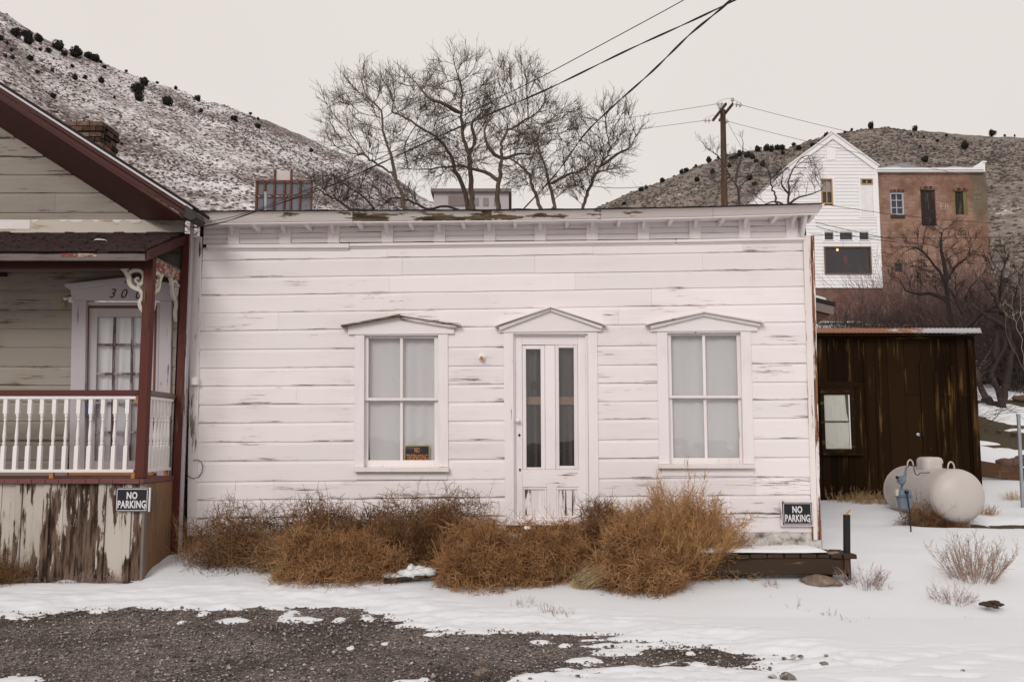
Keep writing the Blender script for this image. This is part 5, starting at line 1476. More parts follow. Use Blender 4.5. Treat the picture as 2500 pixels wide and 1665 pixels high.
meter_shell(t5(0, 660)[2], t5(0, 645)[2], w * 1.18, w * 1.18, .20, .20, xc).build('flange', gm_m, GM, .003)
meter_shell(t5(0, 644)[2], t5(0, 555)[2], w * 1.05, w * .95, .17, .15, xc).build('cap', gm_m, GM, .008)
MB().box(t5(882, 600, YM - .0), .045, .06, .085).build('index_box', plain('cream plastic', (.5, .46, .42), .4), GM, .004)
MB().tube([t5(940, 545), t5(955, 500), t5(985, 400), t5(1005, 330), t5(1012, 255, YM + .25)], [.014, .014, .02, .02, .012], 10).build('riser_pipe', gm_m, GM, smooth=True)
MB().lathe(t5(945, 425, YM - .03), [(.02, -.04), (.055, -.03), (.06, 0), (.055, .02), (.03, .03), (.03, .06), (.02, .065)], 18, (-.75, -.35, .45)).build('regulator', gm_m, GM, smooth=False)
MB().lathe(t5(898, 388, YM - .05), [(.018, 0), (.02, .03), (.017, .035)], 10, (-.8, -.5, .2)).build('vent_cap', M['black'], GM)
MB().lathe(t5(1020, 595, YM - .09), [(.022, -.03), (.024, .0), (.022, .02), (.01, .03)], 12, (0.2, -1, 0)).build('union', M['iron'], GM, smooth=True)
MB().tube([t5(1020, 595, YM - .09), t5(1028, 640, YM - .11), t5(1050, 780, YM - .11), t5(1068, 930, YM - .1), t5(1074, 985, YM - .1)], .0095, 8).build('down_pipe', M['iron'], GM, smooth=True)
p_ = t5(1074, 985, YM - .1)
MB().tube([p_, (p_[0], p_[1], gz(p_[0], p_[1]) - .05)], .0095, 8).build('down_pipe', M['iron'], GM)

# ================================================================== BOARDWALK AT THE CORNER
def k6(x, y): return (1250 + x / 1.884, 1300 + y / 1.884)
YB = 9.38
bw = empty('boardwalk', atY(1925, 1410, YB) * (1, 1, 0) + (0, .4, .12), 'low dark timber boardwalk end with snow on top at the house corner', 'boardwalk')
bx0, bx1 = atY(1700, 1380, YB)[0], atY(2068, 1380, YB)[0]
bz0, bz1 = atY(1900, 1403, YB)[2], atY(1900, 1363, YB)[2]
MB().b2(bx0, bx1 - .03, YB, YB + .13, bz0, bz1).build('beam', M['timber'], bw, .008)
MB().b2(bx1 - .029, bx1 + .025, YB - .015, YB + .07, bz0 + .015, bz1 + .01).build('end_post', M['brown_timber'], bw, .006)
x = bx0
while x < bx1 - .02:
    w = rng.uniform(.12, .19)
    MB().hexa(*[[(x, yy, bz1 + .001 + rng.uniform(0, .004)), (x + w - .008, yy, bz1 + .001), (x + w - .012, yy, bz1 + rng.uniform(.038, .05)), (x + .006, yy, bz1 + rng.uniform(.036, .05))] for yy in (YB - rng.uniform(.0, .05), YB + .42)]).build('deck_board', M['timber'], bw, .006, wear=rng.uniform(-.05, .1))
    x += w
MB().b2(bx0, bx0 + .1, YB + .14, YB + .4, .05, bz1).build('joist', M['timber'], bw); MB().b2(bx1 - .2, bx1 - .1, YB + .14, YB + .4, .05, bz1).build('joist', M['timber'], bw)
def lump(name, mat, c, sx_, sy_, sz_, seed, parent=None, sub=3, amp=.35, flat=.0):
    bm = bmesh.new(); bmesh.ops.create_icosphere(bm, subdivisions=sub, radius=1)
    bs = base_of(parent) if parent else np.zeros(3)
    for v in bm.verts:
        co = np.array(v.co[:]); f = 1 + amp * (float(fbm(co[0] * 1.6 + co[2] * 1.3 + seed, co[1] * 1.6 - co[2] * .9, seed)) - .5) * 2
        if flat and co[2] < -flat: co[2] = -flat
        v.co = np.array((co[0] * sx_, co[1] * sy_, co[2] * sz_)) * f + c - bs
    me = bpy.data.meshes.new(name); bm.to_mesh(me); bm.free()
    for p in me.polygons: p.use_smooth = True
    return link(name, me, mat, parent)
n, k = 80, 14                              # snow lying on the deck
V = []
for j in range(k + 1):
    for i in range(n + 1):
        x = lerp(i / n, bx0 + .02, bx1 - .18); y = lerp(j / k, YB - .012, YB + .43)
        e = min(1, i / 3, (n - i) / 6, (j + .25) / 2.2, (k - j) / 3)
        V.append((x + .01 * math.sin(j), y + .02 * (float(fbm(x * 4, 2, 3)) - .5), bz1 + .045 + (.045 + .03 * (float(fbm(x * 3, y * 3, 5)) - .5)) * max(0, e) ** .5 - (.03 if e <= 0 else 0)))
ii = np.arange((n + 1) * (k + 1)).reshape(k + 1, n + 1)
link('snow_cover', np_mesh('snow_cover', np.array(V) - base_of(bw), np.stack([ii[:-1, :-1], ii[:-1, 1:], ii[1:, 1:], ii[1:, :-1]], -1).reshape(-1, 4), True), M['snow'], bw)
for i, (x, y, s_) in enumerate((k6(1475, 100) + (.05,), k6(1515, 106) + (.035,), k6(1350, 78) + (.06,))):
    c = atY(x, y, YB + .08 + (.55 if i == 2 else 0)); tag(lump('stone', M['rock'], c, s_ * 1.3, s_, s_ * .6, 3 + i, amp=.5), 'small stone on the boardwalk beside the black pipe' if i < 2 else 'flat stone on the boardwalk against the white foundation', 'stone', 'stones on the boardwalk' if i < 2 else None)
p = gp(*k6(1440, 247)); tag(lump('flat_rock', M['rock'], p + (0, .1, .03), .19, .16, .065, 9, amp=.45), 'flat brown rock under the end of the boardwalk', 'rock')
pa, pb = atY(2067.5, 1357, YB + .09), atY(2067, 1256, YB + .09)
pp = empty('black_pipe', (pa[0], pa[1], gz(pa[0], pa[1])), 'upright black pipe standing at the boardwalk end', 'pipe')
MB().tube([(pa[0], pa[1], gz(pa[0], pa[1]) - .05), pa, pb], .0355, 20).build('tube', M['black'], pp, smooth=False)
MB().prism([pb + np.array(v) for v in ((-.02, -.02, 0), (.0, -.02, 0), (.045, -.01, .05), (.035, -.01, .05))], (0, .02, 0)).build('splinter', M['stud'], pp)
# thin wire stake by the corner
p = gp(2007, 1345); tag(MB().tube([p, p + UZ * .35], .003, 5).build('wire_stake', M['wire']), 'thin wire stake in the snow by the house corner', 'stake')

# ================================================================== SLOPE BEHIND THE SHED
def s4(x, y): return (2250 + x / 2.904, 720 + y / 2.904)
fpst = gp(2497, 1240)
fo = empty('fence_post', (fpst[0], fpst[1], gz(fpst[0], fpst[1])), 'leaning galvanised steel post in the snow right of the shed', 'post')
tp = atY(2486, 1013, fpst[1]); MB().tube([fpst - UZ * .1, tp], .028, 14).build('tube', M['galv'], fo); MB().lathe(tp, [(.031, -.02), (.031, .01), (.02, .018)], 12).build('cap', M['galv'], fo)
YT = 16.6
rt = empty('retaining_wall', atY(2440, 1160, YT), 'brown plank retaining wall with stones on top behind the shed', 'retaining wall')
za, zb = S(1, 1)[2], 0
for i, (xa, xb) in enumerate(((2392, 2441), (2441.5, 2530))):
    MB().hexa(*[[atY(xa, lerp((xa - 2392) / 110, 1164, 1174), Y), atY(xb, lerp((xb - 2392) / 110, 1164, 1174), Y), atY(xb, lerp((xb - 2392) / 110, 1124, 1142), Y), atY(xa, lerp((xa - 2392) / 110, 1124, 1142), Y)] for Y in (YT, YT + .08)]).build('plank', M['brown_timber'], rt, .006, wear=.03)
for i, (x, y, sx_) in enumerate(((590, 1190, .16), (670, 1190, .17), (720, 1165, .15), (640, 1175, .08))):
    c = atY(*s4(x, y), YT + .1); tag(lump('round_stone', M['red_rock'], c, sx_, sx_ * .9, sx_ * .55, 20 + i, amp=.25), 'reddish round stone on top of the plank retaining wall', 'stone', 'stones on the retaining wall')
for i, (a, b, r_) in enumerate((((470, 1150), (560, 1115), .05), ((520, 1158), (585, 1140), .045))):
    pa, pb = atY(*s4(*a), 17.2), atY(*s4(*b), 17.4)
    zz_ = gz(pa[0], pa[1]); tag(MB().tube([pa * (1, 1, 0) + (0, 0, zz_ + .03), pb * (1, 1, 0) + (0, 0, gz(pb[0], pb[1]) + .10)], [r_, r_ * .9], 9).build('log', M['brown_timber']), 'short weathered log lying in the snow above the retaining wall', 'log', 'logs in the snow')
for i, (x, y, s_) in enumerate(((550, 968, .06), (655, 985, .1), (710, 945, .05), (640, 940, .05), (455, 958, .04), (700, 745, .2), (690, 455, .45), (715, 440, .5))):
    p = gp(*s4(x, y)); tag(lump('field_stone', M['red_rock'] if i != 6 and i != 7 else M['rock'], p + (0, 0, s_ * .2), s_, s_ * .8, s_ * .5, 40 + i, amp=.4), 'rough field stone poking out of the snowy slope', 'stone', 'stones on the snowy slope')

# ================================================================== FAR WHITE BUILDING AND BRICK BUILDING
def u1(x, y): return (1900 + x / 2.703, 280 + y / 2.703)
YA = 55.0
def U(x, y, Y=YA): return atY(*u1(x, y), Y)
WB = empty('gabled_building', (U(450, 1145)[0], YA, float(H(0, YA)) - .5), 'tall white clapboard building with pointed gable and large picture window', 'building')
far_white = plain('far white paint', (.80, .79, .80), .6, vary=.03, sc=.8)
far_trim = plain('far white trim', (.84, .83, .84), .6, vary=.02)
peak, er, el, lb = U(355, 135), U(657, 350), U(70, 345), U(-130, 575)
zbs = U(400, 1145)[2]; xR = U(672, 750)[0]; xLw = lb[0] - .4
er = np.array((xR, YA, er[2]))
def edge_l(z):
    if z > el[2]: return el[0] + (peak[0] - el[0]) * (z - el[2]) / (peak[2] - el[2])
    if z > lb[2]: return lb[0] + (el[0] - lb[0]) * (z - lb[2]) / (el[2] - lb[2])
    return xLw
def edge_r(z): return xR if z < er[2] else xR + (peak[0] - xR) * (z - er[2]) / (peak[2] - er[2])
z = zbs; nb = 0; dz = .215
holes = [(U(a, (c + d) / 2)[0], U(b, (c + d) / 2)[0], U(0, d)[2], U(0, c)[2]) for a, b, c, d in ((280, 357, 425, 592), (543, 622, 425, 465), (300, 365, 775, 830), (400, 490, 775, 830), (530, 597, 775, 830), (302, 613, 872, 1055))]
while z < peak[2] - .05:
    z2 = min(z + dz, peak[2]); a0, a1, b0_, b1_ = edge_l(z), edge_l(z2), edge_r(z), edge_r(z2)
    runs = [(a0, b0_)]
    for h in holes:
        if h[2] < (z + z2) / 2 < h[3]: runs = [r for (p, q) in runs for r in ((p, min(q, h[0])), (max(p, h[1]), q)) if r[1] > r[0] + .02]
    for p, q in runs:
        pt, qt = max(p, a1) if p == a0 else p, min(q, b1_) if q == b0_ else q
        if qt <= pt: qt = pt + .01
        MB().add([(p, YA - .03, z + .012), (q, YA - .03, z + .012), (qt, YA - .008, z2), (pt, YA - .008, z2), (p, YA + .02, z + .012), (q, YA + .02, z + .012), (qt, YA + .02, z2), (pt, YA + .02, z2)], [(0, 1, 2, 3), (7, 6, 5, 4), (0, 4, 5, 1), (1, 5, 6, 2), (2, 6, 7, 3), (3, 7, 4, 0)]).build('siding_board', far_white, WB)
    z = z2
core = MB(); back = 11
core.prism([(edge_l(zz_), YA + .25, zz_) for zz_ in (zbs, lb[2], el[2])] + [peak + (0, .25, 0)] + [(xR, YA + .25, er[2]), (xR, YA + .25, zbs)], (0, back, 0))
core.build('wall', far_white, WB)
grey_in = plain('dim interior', (.045, .045, .055), .5, vary=.3, sc=2)
def fwin(root, x0, x1, y0, y1, frame, nx, ny, mf=.06, conv=U, Y=YA, fw=.07, pale=None, inner=None):
    a, b = conv(x0, (y0 + y1) / 2), conv(x1, (y0 + y1) / 2); a[2] = conv(x0, y1)[2]; b[2] = conv(x1, y0)[2]
    m = MB(); x0_, x1_, z0_, z1_ = a[0], b[0], a[2], b[2]
    m.b2(x0_, x0_ + fw, Y - .09, Y + .1, z0_, z1_); m.b2(x1_ - fw, x1_, Y - .09, Y + .1, z0_, z1_); m.b2(x0_ + fw, x1_ - fw, Y - .09, Y + .1, z0_, z0_ + fw); m.b2(x0_ + fw, x1_ - fw, Y - .09, Y + .1, z1_ - fw, z1_)
    w = m.build('window', frame, root)
    for i in range(1, nx): xx = lerp(i / nx, x0_, x1_); MB().b2(xx - mf / 2, xx + mf / 2, Y - .03, Y + .02, z0_ + fw, z1_ - fw).build('muntin', frame, w)
    for i in range(1, ny): zz_ = lerp(i / ny, z0_, z1_); MB().b2(x0_ + fw, x1_ - fw, Y - .035, Y + .02, zz_ - mf / 2, zz_ + mf / 2).build('meeting_rail', frame, w)
    for i in range(nx):
        for j in range(ny): MB().b2(lerp(i / nx, x0_ + fw, x1_ - fw), lerp((i + 1) / nx, x0_ + fw, x1_ - fw) - .002, Y + .03, Y + .04, lerp(j / ny, z0_ + fw, z1_ - fw), lerp((j + 1) / ny, z0_ + fw, z1_ - fw) - .002).build('pane', M['dark_glass'], w)
    MB().b2(x0_, x1_, Y + .2, Y + .24, z0_, z1_).build('room', inner or grey_in, w)
    if pale is not None: MB().b2(x0_ + fw, x1_ - fw, Y + .1, Y + .11, lerp(pale, z0_, z1_), z1_ - fw).build('blind', far_white, w)
    return w
tan = plain('tan sash paint', (.42, .28, .13), .6)
fwin(WB, 280, 357, 425, 592, tan, 2, 2, pale=.52)
fwin(WB, 543, 622, 425, 465, tan, 2, 1)
for a, b in ((300, 365), (400, 490), (530, 597)): fwin(WB, a, b, 772, 832, far_trim, 1, 1, fw=.025)
pw = fwin(WB, 302, 613, 872, 1055, plain('brown window frame', (.16, .11, .07), .6), 1, 1, fw=.07, inner=plain('dark shop interior', (.035, .022, .022), .6, vary=.5, sc=.8))
pn = U(390, 893, YA + .15)
lm = bpy.data.materials.new('lit bulb'); lm.use_nodes = True; lm.node_tree.nodes['Principled BSDF'].inputs['Emission Color'].default_value = (1, .6, .25, 1); lm.node_tree.nodes['Principled BSDF'].inputs['Emission Strength'].default_value = 2.5
MB().lathe(pn, [(.02, -.08), (.07, -.03), (.07, .03), (.02, .08)], 10).build('hanging_bulb', lm, pw, smooth=True)
MB().b2(*[U(v, 950)[0] for v in (432, 462)], YA + .12, YA + .16, U(0, 978)[2], U(0, 928)[2]).build('red_poster', plain('red print', (.25, .03, .035), .6, vary=.5, sc=4), pw)
def ftrim(x0, x1, y0, y1, name='trim_board', mat=None, o=.06): MB().b2(U(x0, (y0 + y1) / 2)[0], U(x1, (y0 + y1) / 2)[0], YA - o, YA - .031, U(0, y1)[2], U(0, y0)[2]).build(name, mat or far_trim, WB)
ftrim(648, 668, 352, 1145, 'corner_board', o=.08); ftrim(240, 647, 690, 697); ftrim(240, 647, 708, 716)
for a, b in ((267, 279.5), (357.5, 372)): ftrim(a, b, 425.5, 600, 'casing')
ftrim(267, 372, 408, 425, 'casing'); ftrim(530, 542.5, 424.5, 672.5, 'casing'); ftrim(622.5, 642, 424.5, 672.5, 'casing'); ftrim(530, 642, 404, 424, 'casing'); ftrim(543, 622, 466, 672, 'boarded_door', plain('far door white', (.76, .76, .76), .5)); ftrim(530, 642, 673, 682, 'casing')
for a, b in ((290, 300), (365, 375), (392, 400), (490, 500), (520, 530), (597, 607)): ftrim(a, b, 768, 840, 'casing')
ftrim(285, 610, 760, 767, 'casing'); ftrim(285, 610, 841, 848, 'casing')
ftrim(318, 376, 210, 302, 'gable_vent', far_trim, o=.055)
for pa, pb, fo_ in ((el, peak, 0), (peak, er, .004)):
    d = (pb - pa) / np.linalg.norm(pb - pa); nn = np.array((-d[2], 0, d[0]))
    nn = nn if nn[2] > 0 else -nn
    MB().prism([*[q_ + (0, -.12 - fo_, 0) for q_ in (pa - d * .1 - nn * .22, pb - nn * .22, pb + nn * .05, pa - d * .1 + nn * .05)]], (0, .085, 0)).build('rake_board', far_trim, WB)
    MB().prism([*[q_ + (0, -.2 - fo_, 0) for q_ in (pa - d * .2 + nn * .051, pb + nn * .051, pb + nn * .13, pa - d * .2 + nn * .13)]], (0, back + .4, 0)).build('roof', far_white, WB)
def brick_mat(name, a, b, mortar, sc, stain=None):
    m = NT(name, .95, .05)
    p = m.n('SeparateXYZ', {0: m.pos}); vec = m.n('CombineXYZ', {0: p.outputs[0], 1: p.outputs[2], 2: 0.0}).outputs[0]
    br = m.n('TexBrick', {'Vector': vec, 'Scale': sc, 'Color1': a, 'Color2': b, 'Mortar': mortar, 'Mortar Size': .014, 'Brick Width': .26, 'Row Height': .09, 'Bias': 0.0})
    v = m.noise(m.pos, 1.1, 6, .65)
    k = m.mix(m.step(v, .42, .66), br.outputs['Color'], tuple(x * .62 for x in a))
    if stain:
        x0, x1 = stain
        st = m.math('MULTIPLY', m.step(m.math('ADD', p.outputs[0], m.math('MULTIPLY', m.noise(m.scl(m.pos, (.7, .7, .35)), 1, 4), 1.6)), x0, x1), m.step(p.outputs[2], U(0, 760)[2], U(0, 600)[2]))
        k = m.mix(m.math('MULTIPLY', st, .85), k, m.mix(m.noise(m.pos, 1.7, 5, .7), (.06, .05, .035), (.24, .2, .15)))
    m.col(k); m.bump(br.outputs['Fac'], .5, -.02)
    return m.m
bm_w = brick_mat('old red brick', (.33, .182, .132), (.225, .122, .088), (.35, .27, .22), 1.0, (U(1255, 550)[0] + .8, U(1300, 550)[0] + .8))
MB().b2(xLw, xR, YA + .05, YA + 9, zbs - 5.5, zbs - .001).build('brick_base', brick_mat('base brick', (.22, .10, .08), (.15, .08, .065), (.2, .15, .13), 1.0), WB)
YBk = 55.04
def K(x, y): return U(x, y, YBk)
BB = empty('brick_building', (K(1020, 1145)[0], YBk, float(H(0, YBk)) - .5), 'old red brick building with boarded openings and low grey roof', 'building')
kx0, kx1 = xR + .012, K(1382, 600)[0]; kz1 = K(0, 385)[2]; kz0 = float(H(0, YBk)) - 1
ops = [(740, 830, 515, 662), (942, 1040, 497, 735), (1157, 1248, 507, 660), (768, 820, 980, 1040)]
oo = [(K(a, (c + d) / 2)[0], K(b, (c + d) / 2)[0], K(0, d)[2], K(0, c)[2]) for a, b, c, d in ops]
xs4 = sorted([kx0, kx1] + [v for o in oo for v in o[:2]]); zs4 = sorted([kz0, kz1] + [v for o in oo for v in o[2:]])
m = MB()
for a, b in zip(xs4[:-1], xs4[1:]):
    for c, d in zip(zs4[:-1], zs4[1:]):
        if any(o[0] < (a + b) / 2 < o[1] and o[2] < (c + d) / 2 < o[3] for o in oo): continue
        m.b2(a, b, YBk, YBk + .4, c, d)
m.build('wall', bm_w, BB)
MB().b2(kx0 + .02, kx1 - .02, YBk + .42, YBk + 12, kz0, kz1 - .02).build('rear_wall', bm_w, BB)
fwin(BB, 740, 830, 515, 662, plain('blue white sash', (.42, .44, .50), .6), 2, 3, .05, K, YBk + .12, .08)
blk = paint('dark shutter boards', (.028, .02, .018), wood=((.05, .035, .03), (.10, .08, .07)), axis='Z', thr=.55, along=.5, across=6)
for o, nm in ((oo[1], 'shutter'), (oo[2], 'shutter')):
    n = 4
    for i in range(n): MB().b2(lerp(i / n, o[0], o[1]) + .01, lerp((i + 1) / n, o[0], o[1]) - .01, YBk + .1 + .01 * (i % 2), YBk + .18, o[2], o[3]).build('shutter_board', blk, BB)
    MB().b2(o[0], o[1], YBk + .2, YBk + .22, o[2], o[3]).build('shutter_back', M['black'], BB)
for a, b in ((oo[2][0], oo[2][0] + .12), (oo[2][1] - .22, oo[2][1])): MB().b2(a, b, YBk + .03, YBk + .098, oo[2][2], oo[2][3]).build('shutter_jamb', plain('mossy wood', (.17, .15, .06), .8, vary=.4, sc=4), BB)
MB().b2(*[K(v, 660)[0] for v in (740, 834)], YBk - .06, YBk + .1, K(0, 664)[2] - .2, K(0, 663)[2]).build('sill', plain('dark sill', (.05, .035, .03), .9), BB)
fwin(BB, 768, 820, 980, 1040, plain('weathered sash', (.10, .08, .07), .7), 1, 1, .05, K, YBk + .12, .07)
soldier = plain('soldier brick', (.30, .13, .085), .9, vary=.35, sc=9)
for (x0, x1, y, rise) in ((732, 838, 512, 3), (934, 1046, 494, 8), (1150, 1250, 504, 6)):   # brick arches: each soldier brick
    n = int((x1 - x0) / 8.2)
    for i in range(n):
        t = (i + .5) / n; xx = lerp(t, x0, x1); a = K(xx - 3.3, y + rise * (2 * t - 1) ** 2 - rise * .4); b = K(xx + 3.3, y - 17 + rise * (2 * t - 1) ** 2 - rise * .4)
        o = link('brick', bb, soldier, BB, ((a + b) / 2 - base_of(BB) + (0, -.0, 0))); o.scale = (b[0] - a[0], .07, b[2] - a[2])
fw_ = plain('faded white lettering', (.42, .34, .29), .9, vary=.35, sc=5)
mb = MB(); text_mb(mb, 'FR', K(1100, 605) + (0, -.004, 0), XR, UZ, 40 / 2.703 / 40.4, 62 / 2.703 / 40.4, -.01, .004); mb.build('wall_lettering', fw_, BB)
mb = MB(); text_mb(mb, 'M', K(1312, 550) + (0, -.004, 0), XR, UZ, 22 / 2.703 / 40.4, 36 / 2.703 / 40.4, .0, .004); text_mb(mb, 'AY', K(1318, 512) + (0, -.004, 0), XR, UZ, 24 / 2.703 / 40.4, 50 / 2.703 / 40.4, .0, .004)
mb.b2(K(1282, 570)[0], K(1336, 570)[0], YBk - .006, YBk - .001, K(0, 572)[2], K(0, 569)[2]); mb.build('wall_lettering', plain('nearly gone lettering', (.24, .21, .15), .9, vary=.3, sc=5), BB)
MB().b2(kx0 - .1, kx1 - .25, YBk - .25, YBk + .1, kz1, K(0, 374)[2]).build('cornice', far_trim, BB); MB().b2(kx0 - .12, kx1 - .25, YBk - .32, YBk + .1, K(0, 373.5)[2], K(0, 362)[2]).build('cornice', far_trim, BB)
zc_ = K(0, 361)[2]; px_, py_ = K(860, 315, )[0], YBk + 5
zp = U(860, 314, YBk + 5)[2]
MB().add([(kx0 - .1, YBk - .3, zc_), (kx1 - .3, YBk - .3, zc_), (kx1 - .3, YBk + 11, zc_), (kx0 - .1, YBk + 11, zc_), (U(850, 315, YBk + 5)[0], YBk + 5, zp), (U(965, 315, YBk + 5)[0], YBk + 6, zp - .05)], [(0, 1, 5, 4), (1, 2, 5), (2, 3, 4, 5), (3, 0, 4), (3, 2, 1, 0)]).build('roof', plain('grey roof', (.26, .26, .285), .7, vary=.2, sc=1.5), BB)
for (xa, xb, ya) in ((675, 800, 352), (1090, 1275, 350)):
    m = MB(); N = 10
    for i in range(N):
        t0_, t1_ = i / N, (i + 1) / N
        m.b2(lerp(t0_, K(xa, 355)[0], K(xb, 355)[0]), lerp(t1_, K(xa, 355)[0], K(xb, 355)[0]), YBk - .28, YBk + .6, zc_ + .002, zc_ + .02 + .07 * math.sin(math.pi * (t0_ + t1_) / 2) ** .7 * (t1_ if xa < 900 else 1 - t0_))
    m.build('roof_snow', M['snow'], BB, .03)
MB().prism([K(1262, 360), K(1366, 378), K(1366, 308), K(1352, 308), K(1300, 338)], (0, .35, 0)).build('parapet', far_trim, BB, .01)
MB().b2(K(1350, 310)[0], K(1372, 310)[0], YBk - .05, YBk + .5, K(0, 318)[2], K(0, 306)[2]).build('parapet_cap', far_trim, BB)

# pale building far behind the big trees
YV = 62.0
def V7(x, y): return atY(600 + x / 2.243, 100 + y / 2.243, YV)
PB = empty('far_pale_building', (V7(1230, 900)[0], YV, float(H(0, YV)) - .3), 'pale pink flat-roofed building far behind the bare trees', 'building')
pk = plain('pale pink render', (.42, .37, .375), .8, vary=.06, sc=.6)
x0_, x1_ = V7(1030, 860)[0], V7(1440, 860)[0]; z1_ = V7(0, 832)[2]
MB().b2(x0_, x1_, YV, YV + 9, float(H(0, YV)) - .5, z1_).build('wall', pk, PB)
MB().b2(x0_ - .2, x1_ + .2, YV - .3, YV + 9.2, z1_ + .001, z1_ + .22).build('roof', plain('dark flat roof', (.19, .16, .16), .9), PB)
MB().b2(V7(1110, 860)[0], V7(1200, 860)[0], YV - .08, YV - .002, V7(0, 905)[2], V7(0, 850)[2]).build('plank_wall', plain('greyed planks', (.2, .16, .15), .9), PB)
for a, b in ((1245, 1275), (1300, 1330), (1360, 1390)): MB().b2(V7(a, 860)[0], V7(b, 860)[0], YV - .05, YV - .001, V7(0, 905)[2], V7(0, 862)[2]).build('window', plain('dull far pane', (.2, .19, .2), .5), PB)

# ================================================================== BILLBOARD BACK
YQ = 30.0
def Q7(x, y): return atY(600 + x / 2.243, 100 + y / 2.243, YQ)
bl = empty('billboard', (Q7(210, 900)[0], YQ, float(H(0, YQ)) - .1), 'back of a grey panelled billboard in a rusty steel frame', 'billboard')
rust_m = plain('rusty steel', (.13, .055, .03), .8, vary=.4, sc=8)
pg = plain('weathered grey panel', (.15, .155, .18), .6, vary=.25, sc=2.5)
vx = [60, 105, 158, 212, 248, 298, 362]
for a, b in zip(vx[:-1], vx[1:]):
    for y0_, y1_ in ((775, 847), (853, 925)): MB().b2(Q7(a + 3, 850)[0], Q7(b - 3, 850)[0], YQ, YQ + .03, Q7(0, y1_)[2], Q7(0, y0_)[2]).build('panel', pg, bl)
MB().b2(Q7(60, 850)[0], Q7(362, 850)[0], YQ + .002, YQ + .03, Q7(0, 1100)[2], Q7(0, 927)[2]).build('panel', pg, bl)
for v in vx:
    up = v in (158, 248)
    MB().b2(Q7(v - 5, 850)[0], Q7(v + 5, 850)[0], YQ - .07, YQ - .001, float(H(0, YQ)) - .2 if v in (60, 158, 248, 362) else Q7(0, 1100)[2], Q7(0, 708 if up else 768)[2]).build('post', rust_m, bl)
for y in (772, 850): MB().b2(Q7(55, 850)[0], Q7(367, 850)[0], YQ - .11, YQ - .071, Q7(0, y + 4)[2], Q7(0, y - 4)[2]).build('cross_rail', rust_m, bl)
MB().b2(Q7(150, 850)[0], Q7(256, 850)[0], YQ, YQ + .03, Q7(0, 768)[2], Q7(0, 711)[2]).build('upper_panel', plain('pale upper panel', (.55, .50, .49), .7), bl)
vp = MB().tube([Q7(127, 1100) + (0, -.4, 0), Q7(127, 846) + (0, -.4, 0)], .055, 12).build('vent_pipe', M['galv'], WH)
tag(vp)

# ================================================================== UTILITY POLE AND WIRES
def p8(x, y): return (1500 + x / 4.28, 200 + y / 4.28)
YU = 45.0
def Pu(x, y, Y=YU): return atY(*p8(x, y), Y)
tp = Pu(1133, 300); bt = Pu(1150, 1260)
up = empty('utility_pole', (bt[0], YU, float(H(0, YU))), 'brown wooden utility pole with two slanting crossarms and insulators', 'utility pole')
pole_m = paint('creosoted pole', (.075, .043, .028), wood=((.04, .022, .014), (.17, .09, .05)), axis='Z', thr=.5, soft=.1, along=.3, across=8)
dirz = (tp - bt) / (tp - bt)[2]
base_ = tp + dirz * (float(H(0, YU)) - .3 - tp[2])
MB().tube([base_, bt, tp], [.19, .16, .135], 14).build('pole', pole_m, up)
MB().lathe(tp, [(.14, 0), (.13, .03), (.03, .07)], 12).build('pole_cap', M['galv'], up)
arm_d = np.array((.98, -2.25, 0.0))
for i, (cx, cy) in enumerate(((1098, 318), (1168, 310))):
    pass
aL = [(Pu(1030, 412, YU + 1.0), Pu(1165, 225, YU - 1.35)), (Pu(1097, 412, YU + 1.15), Pu(1235, 228, YU - 1.2))]
ends = []
for a, b in aL:
    b = b.copy(); b[2] = a[2] = (a[2] + b[2]) / 2
    d = (b - a) / np.linalg.norm(b - a); s_ = np.cross(d, UZ)
    MB().box((a + b) / 2, np.linalg.norm(b - a), .1, .13, (d, s_, UZ)).build('crossarm', pole_m, up, .01)
    ends.append((a, b))
insm = plain('pale glazed porcelain', (.42, .42, .40), .25, vary=.1)
def insul(p, d, nm='insulator'):
    d = np.array(d) / np.linalg.norm(d)
    MB().lathe(p, [(.015, 0), (.02, .06), (.03, .10), (.13, .13), (.12, .15), (.03, .17), (.025, .24), (.03, .28), (.13, .31), (.12, .33), (.03, .35), (.015, .46)], 14, d).build(nm, insm, up, smooth=True)
    return p + d * .46
wl, wr = [], []
for k, e in enumerate((1, 0)):
    pl = ends[0][e]; pr_ = ends[1][e]
    wl.append(insul(pl + (-.07, 0, 0), (-1, .05, -.02))); wr.append(insul(pr_ + (.07, 0, 0), (1, .1, -.12)))
MB().lathe(ends[1][1] + UZ * .065, [(.02, 0), (.03, .08), (.09, .10), (.08, .14), (.04, .16), (.07, .19), (.06, .24), (.02, .27)], 14).build('pin_insulator', insm, up, smooth=True)
MB().lathe(ends[0][0] * .45 + ends[0][1] * .55 + UZ * .065, [(.02, 0), (.03, .08), (.09, .10), (.08, .14), (.04, .16), (.07, .19), (.06, .24), (.02, .27)], 14).build('pin_insulator', insm, up, smooth=True)
def arc(a, b, sag, n=14): return [a + (b - a) * t - UZ * sag * 4 * t * (1 - t) for t in np.linspace(0, 1, n)]
for k in range(2): MB().tube(arc(wl[k], wr[k], -.32), .008, 4).build('jumper', M['wire'], up)
MB().tube([Pu(1180, 420), Pu(1330, 690)] , .01, 4).build('guy_wire', M['wire'], up)
def wire(pts, r, label, mat='wire', grp=None, name='power_line', n=5):
    return tag(MB().tube(pts, r, n).build(name, M[mat], smooth=True), label, 'wire', grp)
for k in range(2):
    wire(arc(wl[k], np.array((-48, 58 - k * 2, wl[k][2] - 1.2)), .9, 24), .012, 'thin power line running left from the utility pole', grp='power lines left of the pole')
    wire(arc(wr[k], np.array((34., 40 + k * 2, wr[k][2] - 6.0)), .5, 20), .012, 'thin power line running right from the utility pole', grp='power lines right of the pole')
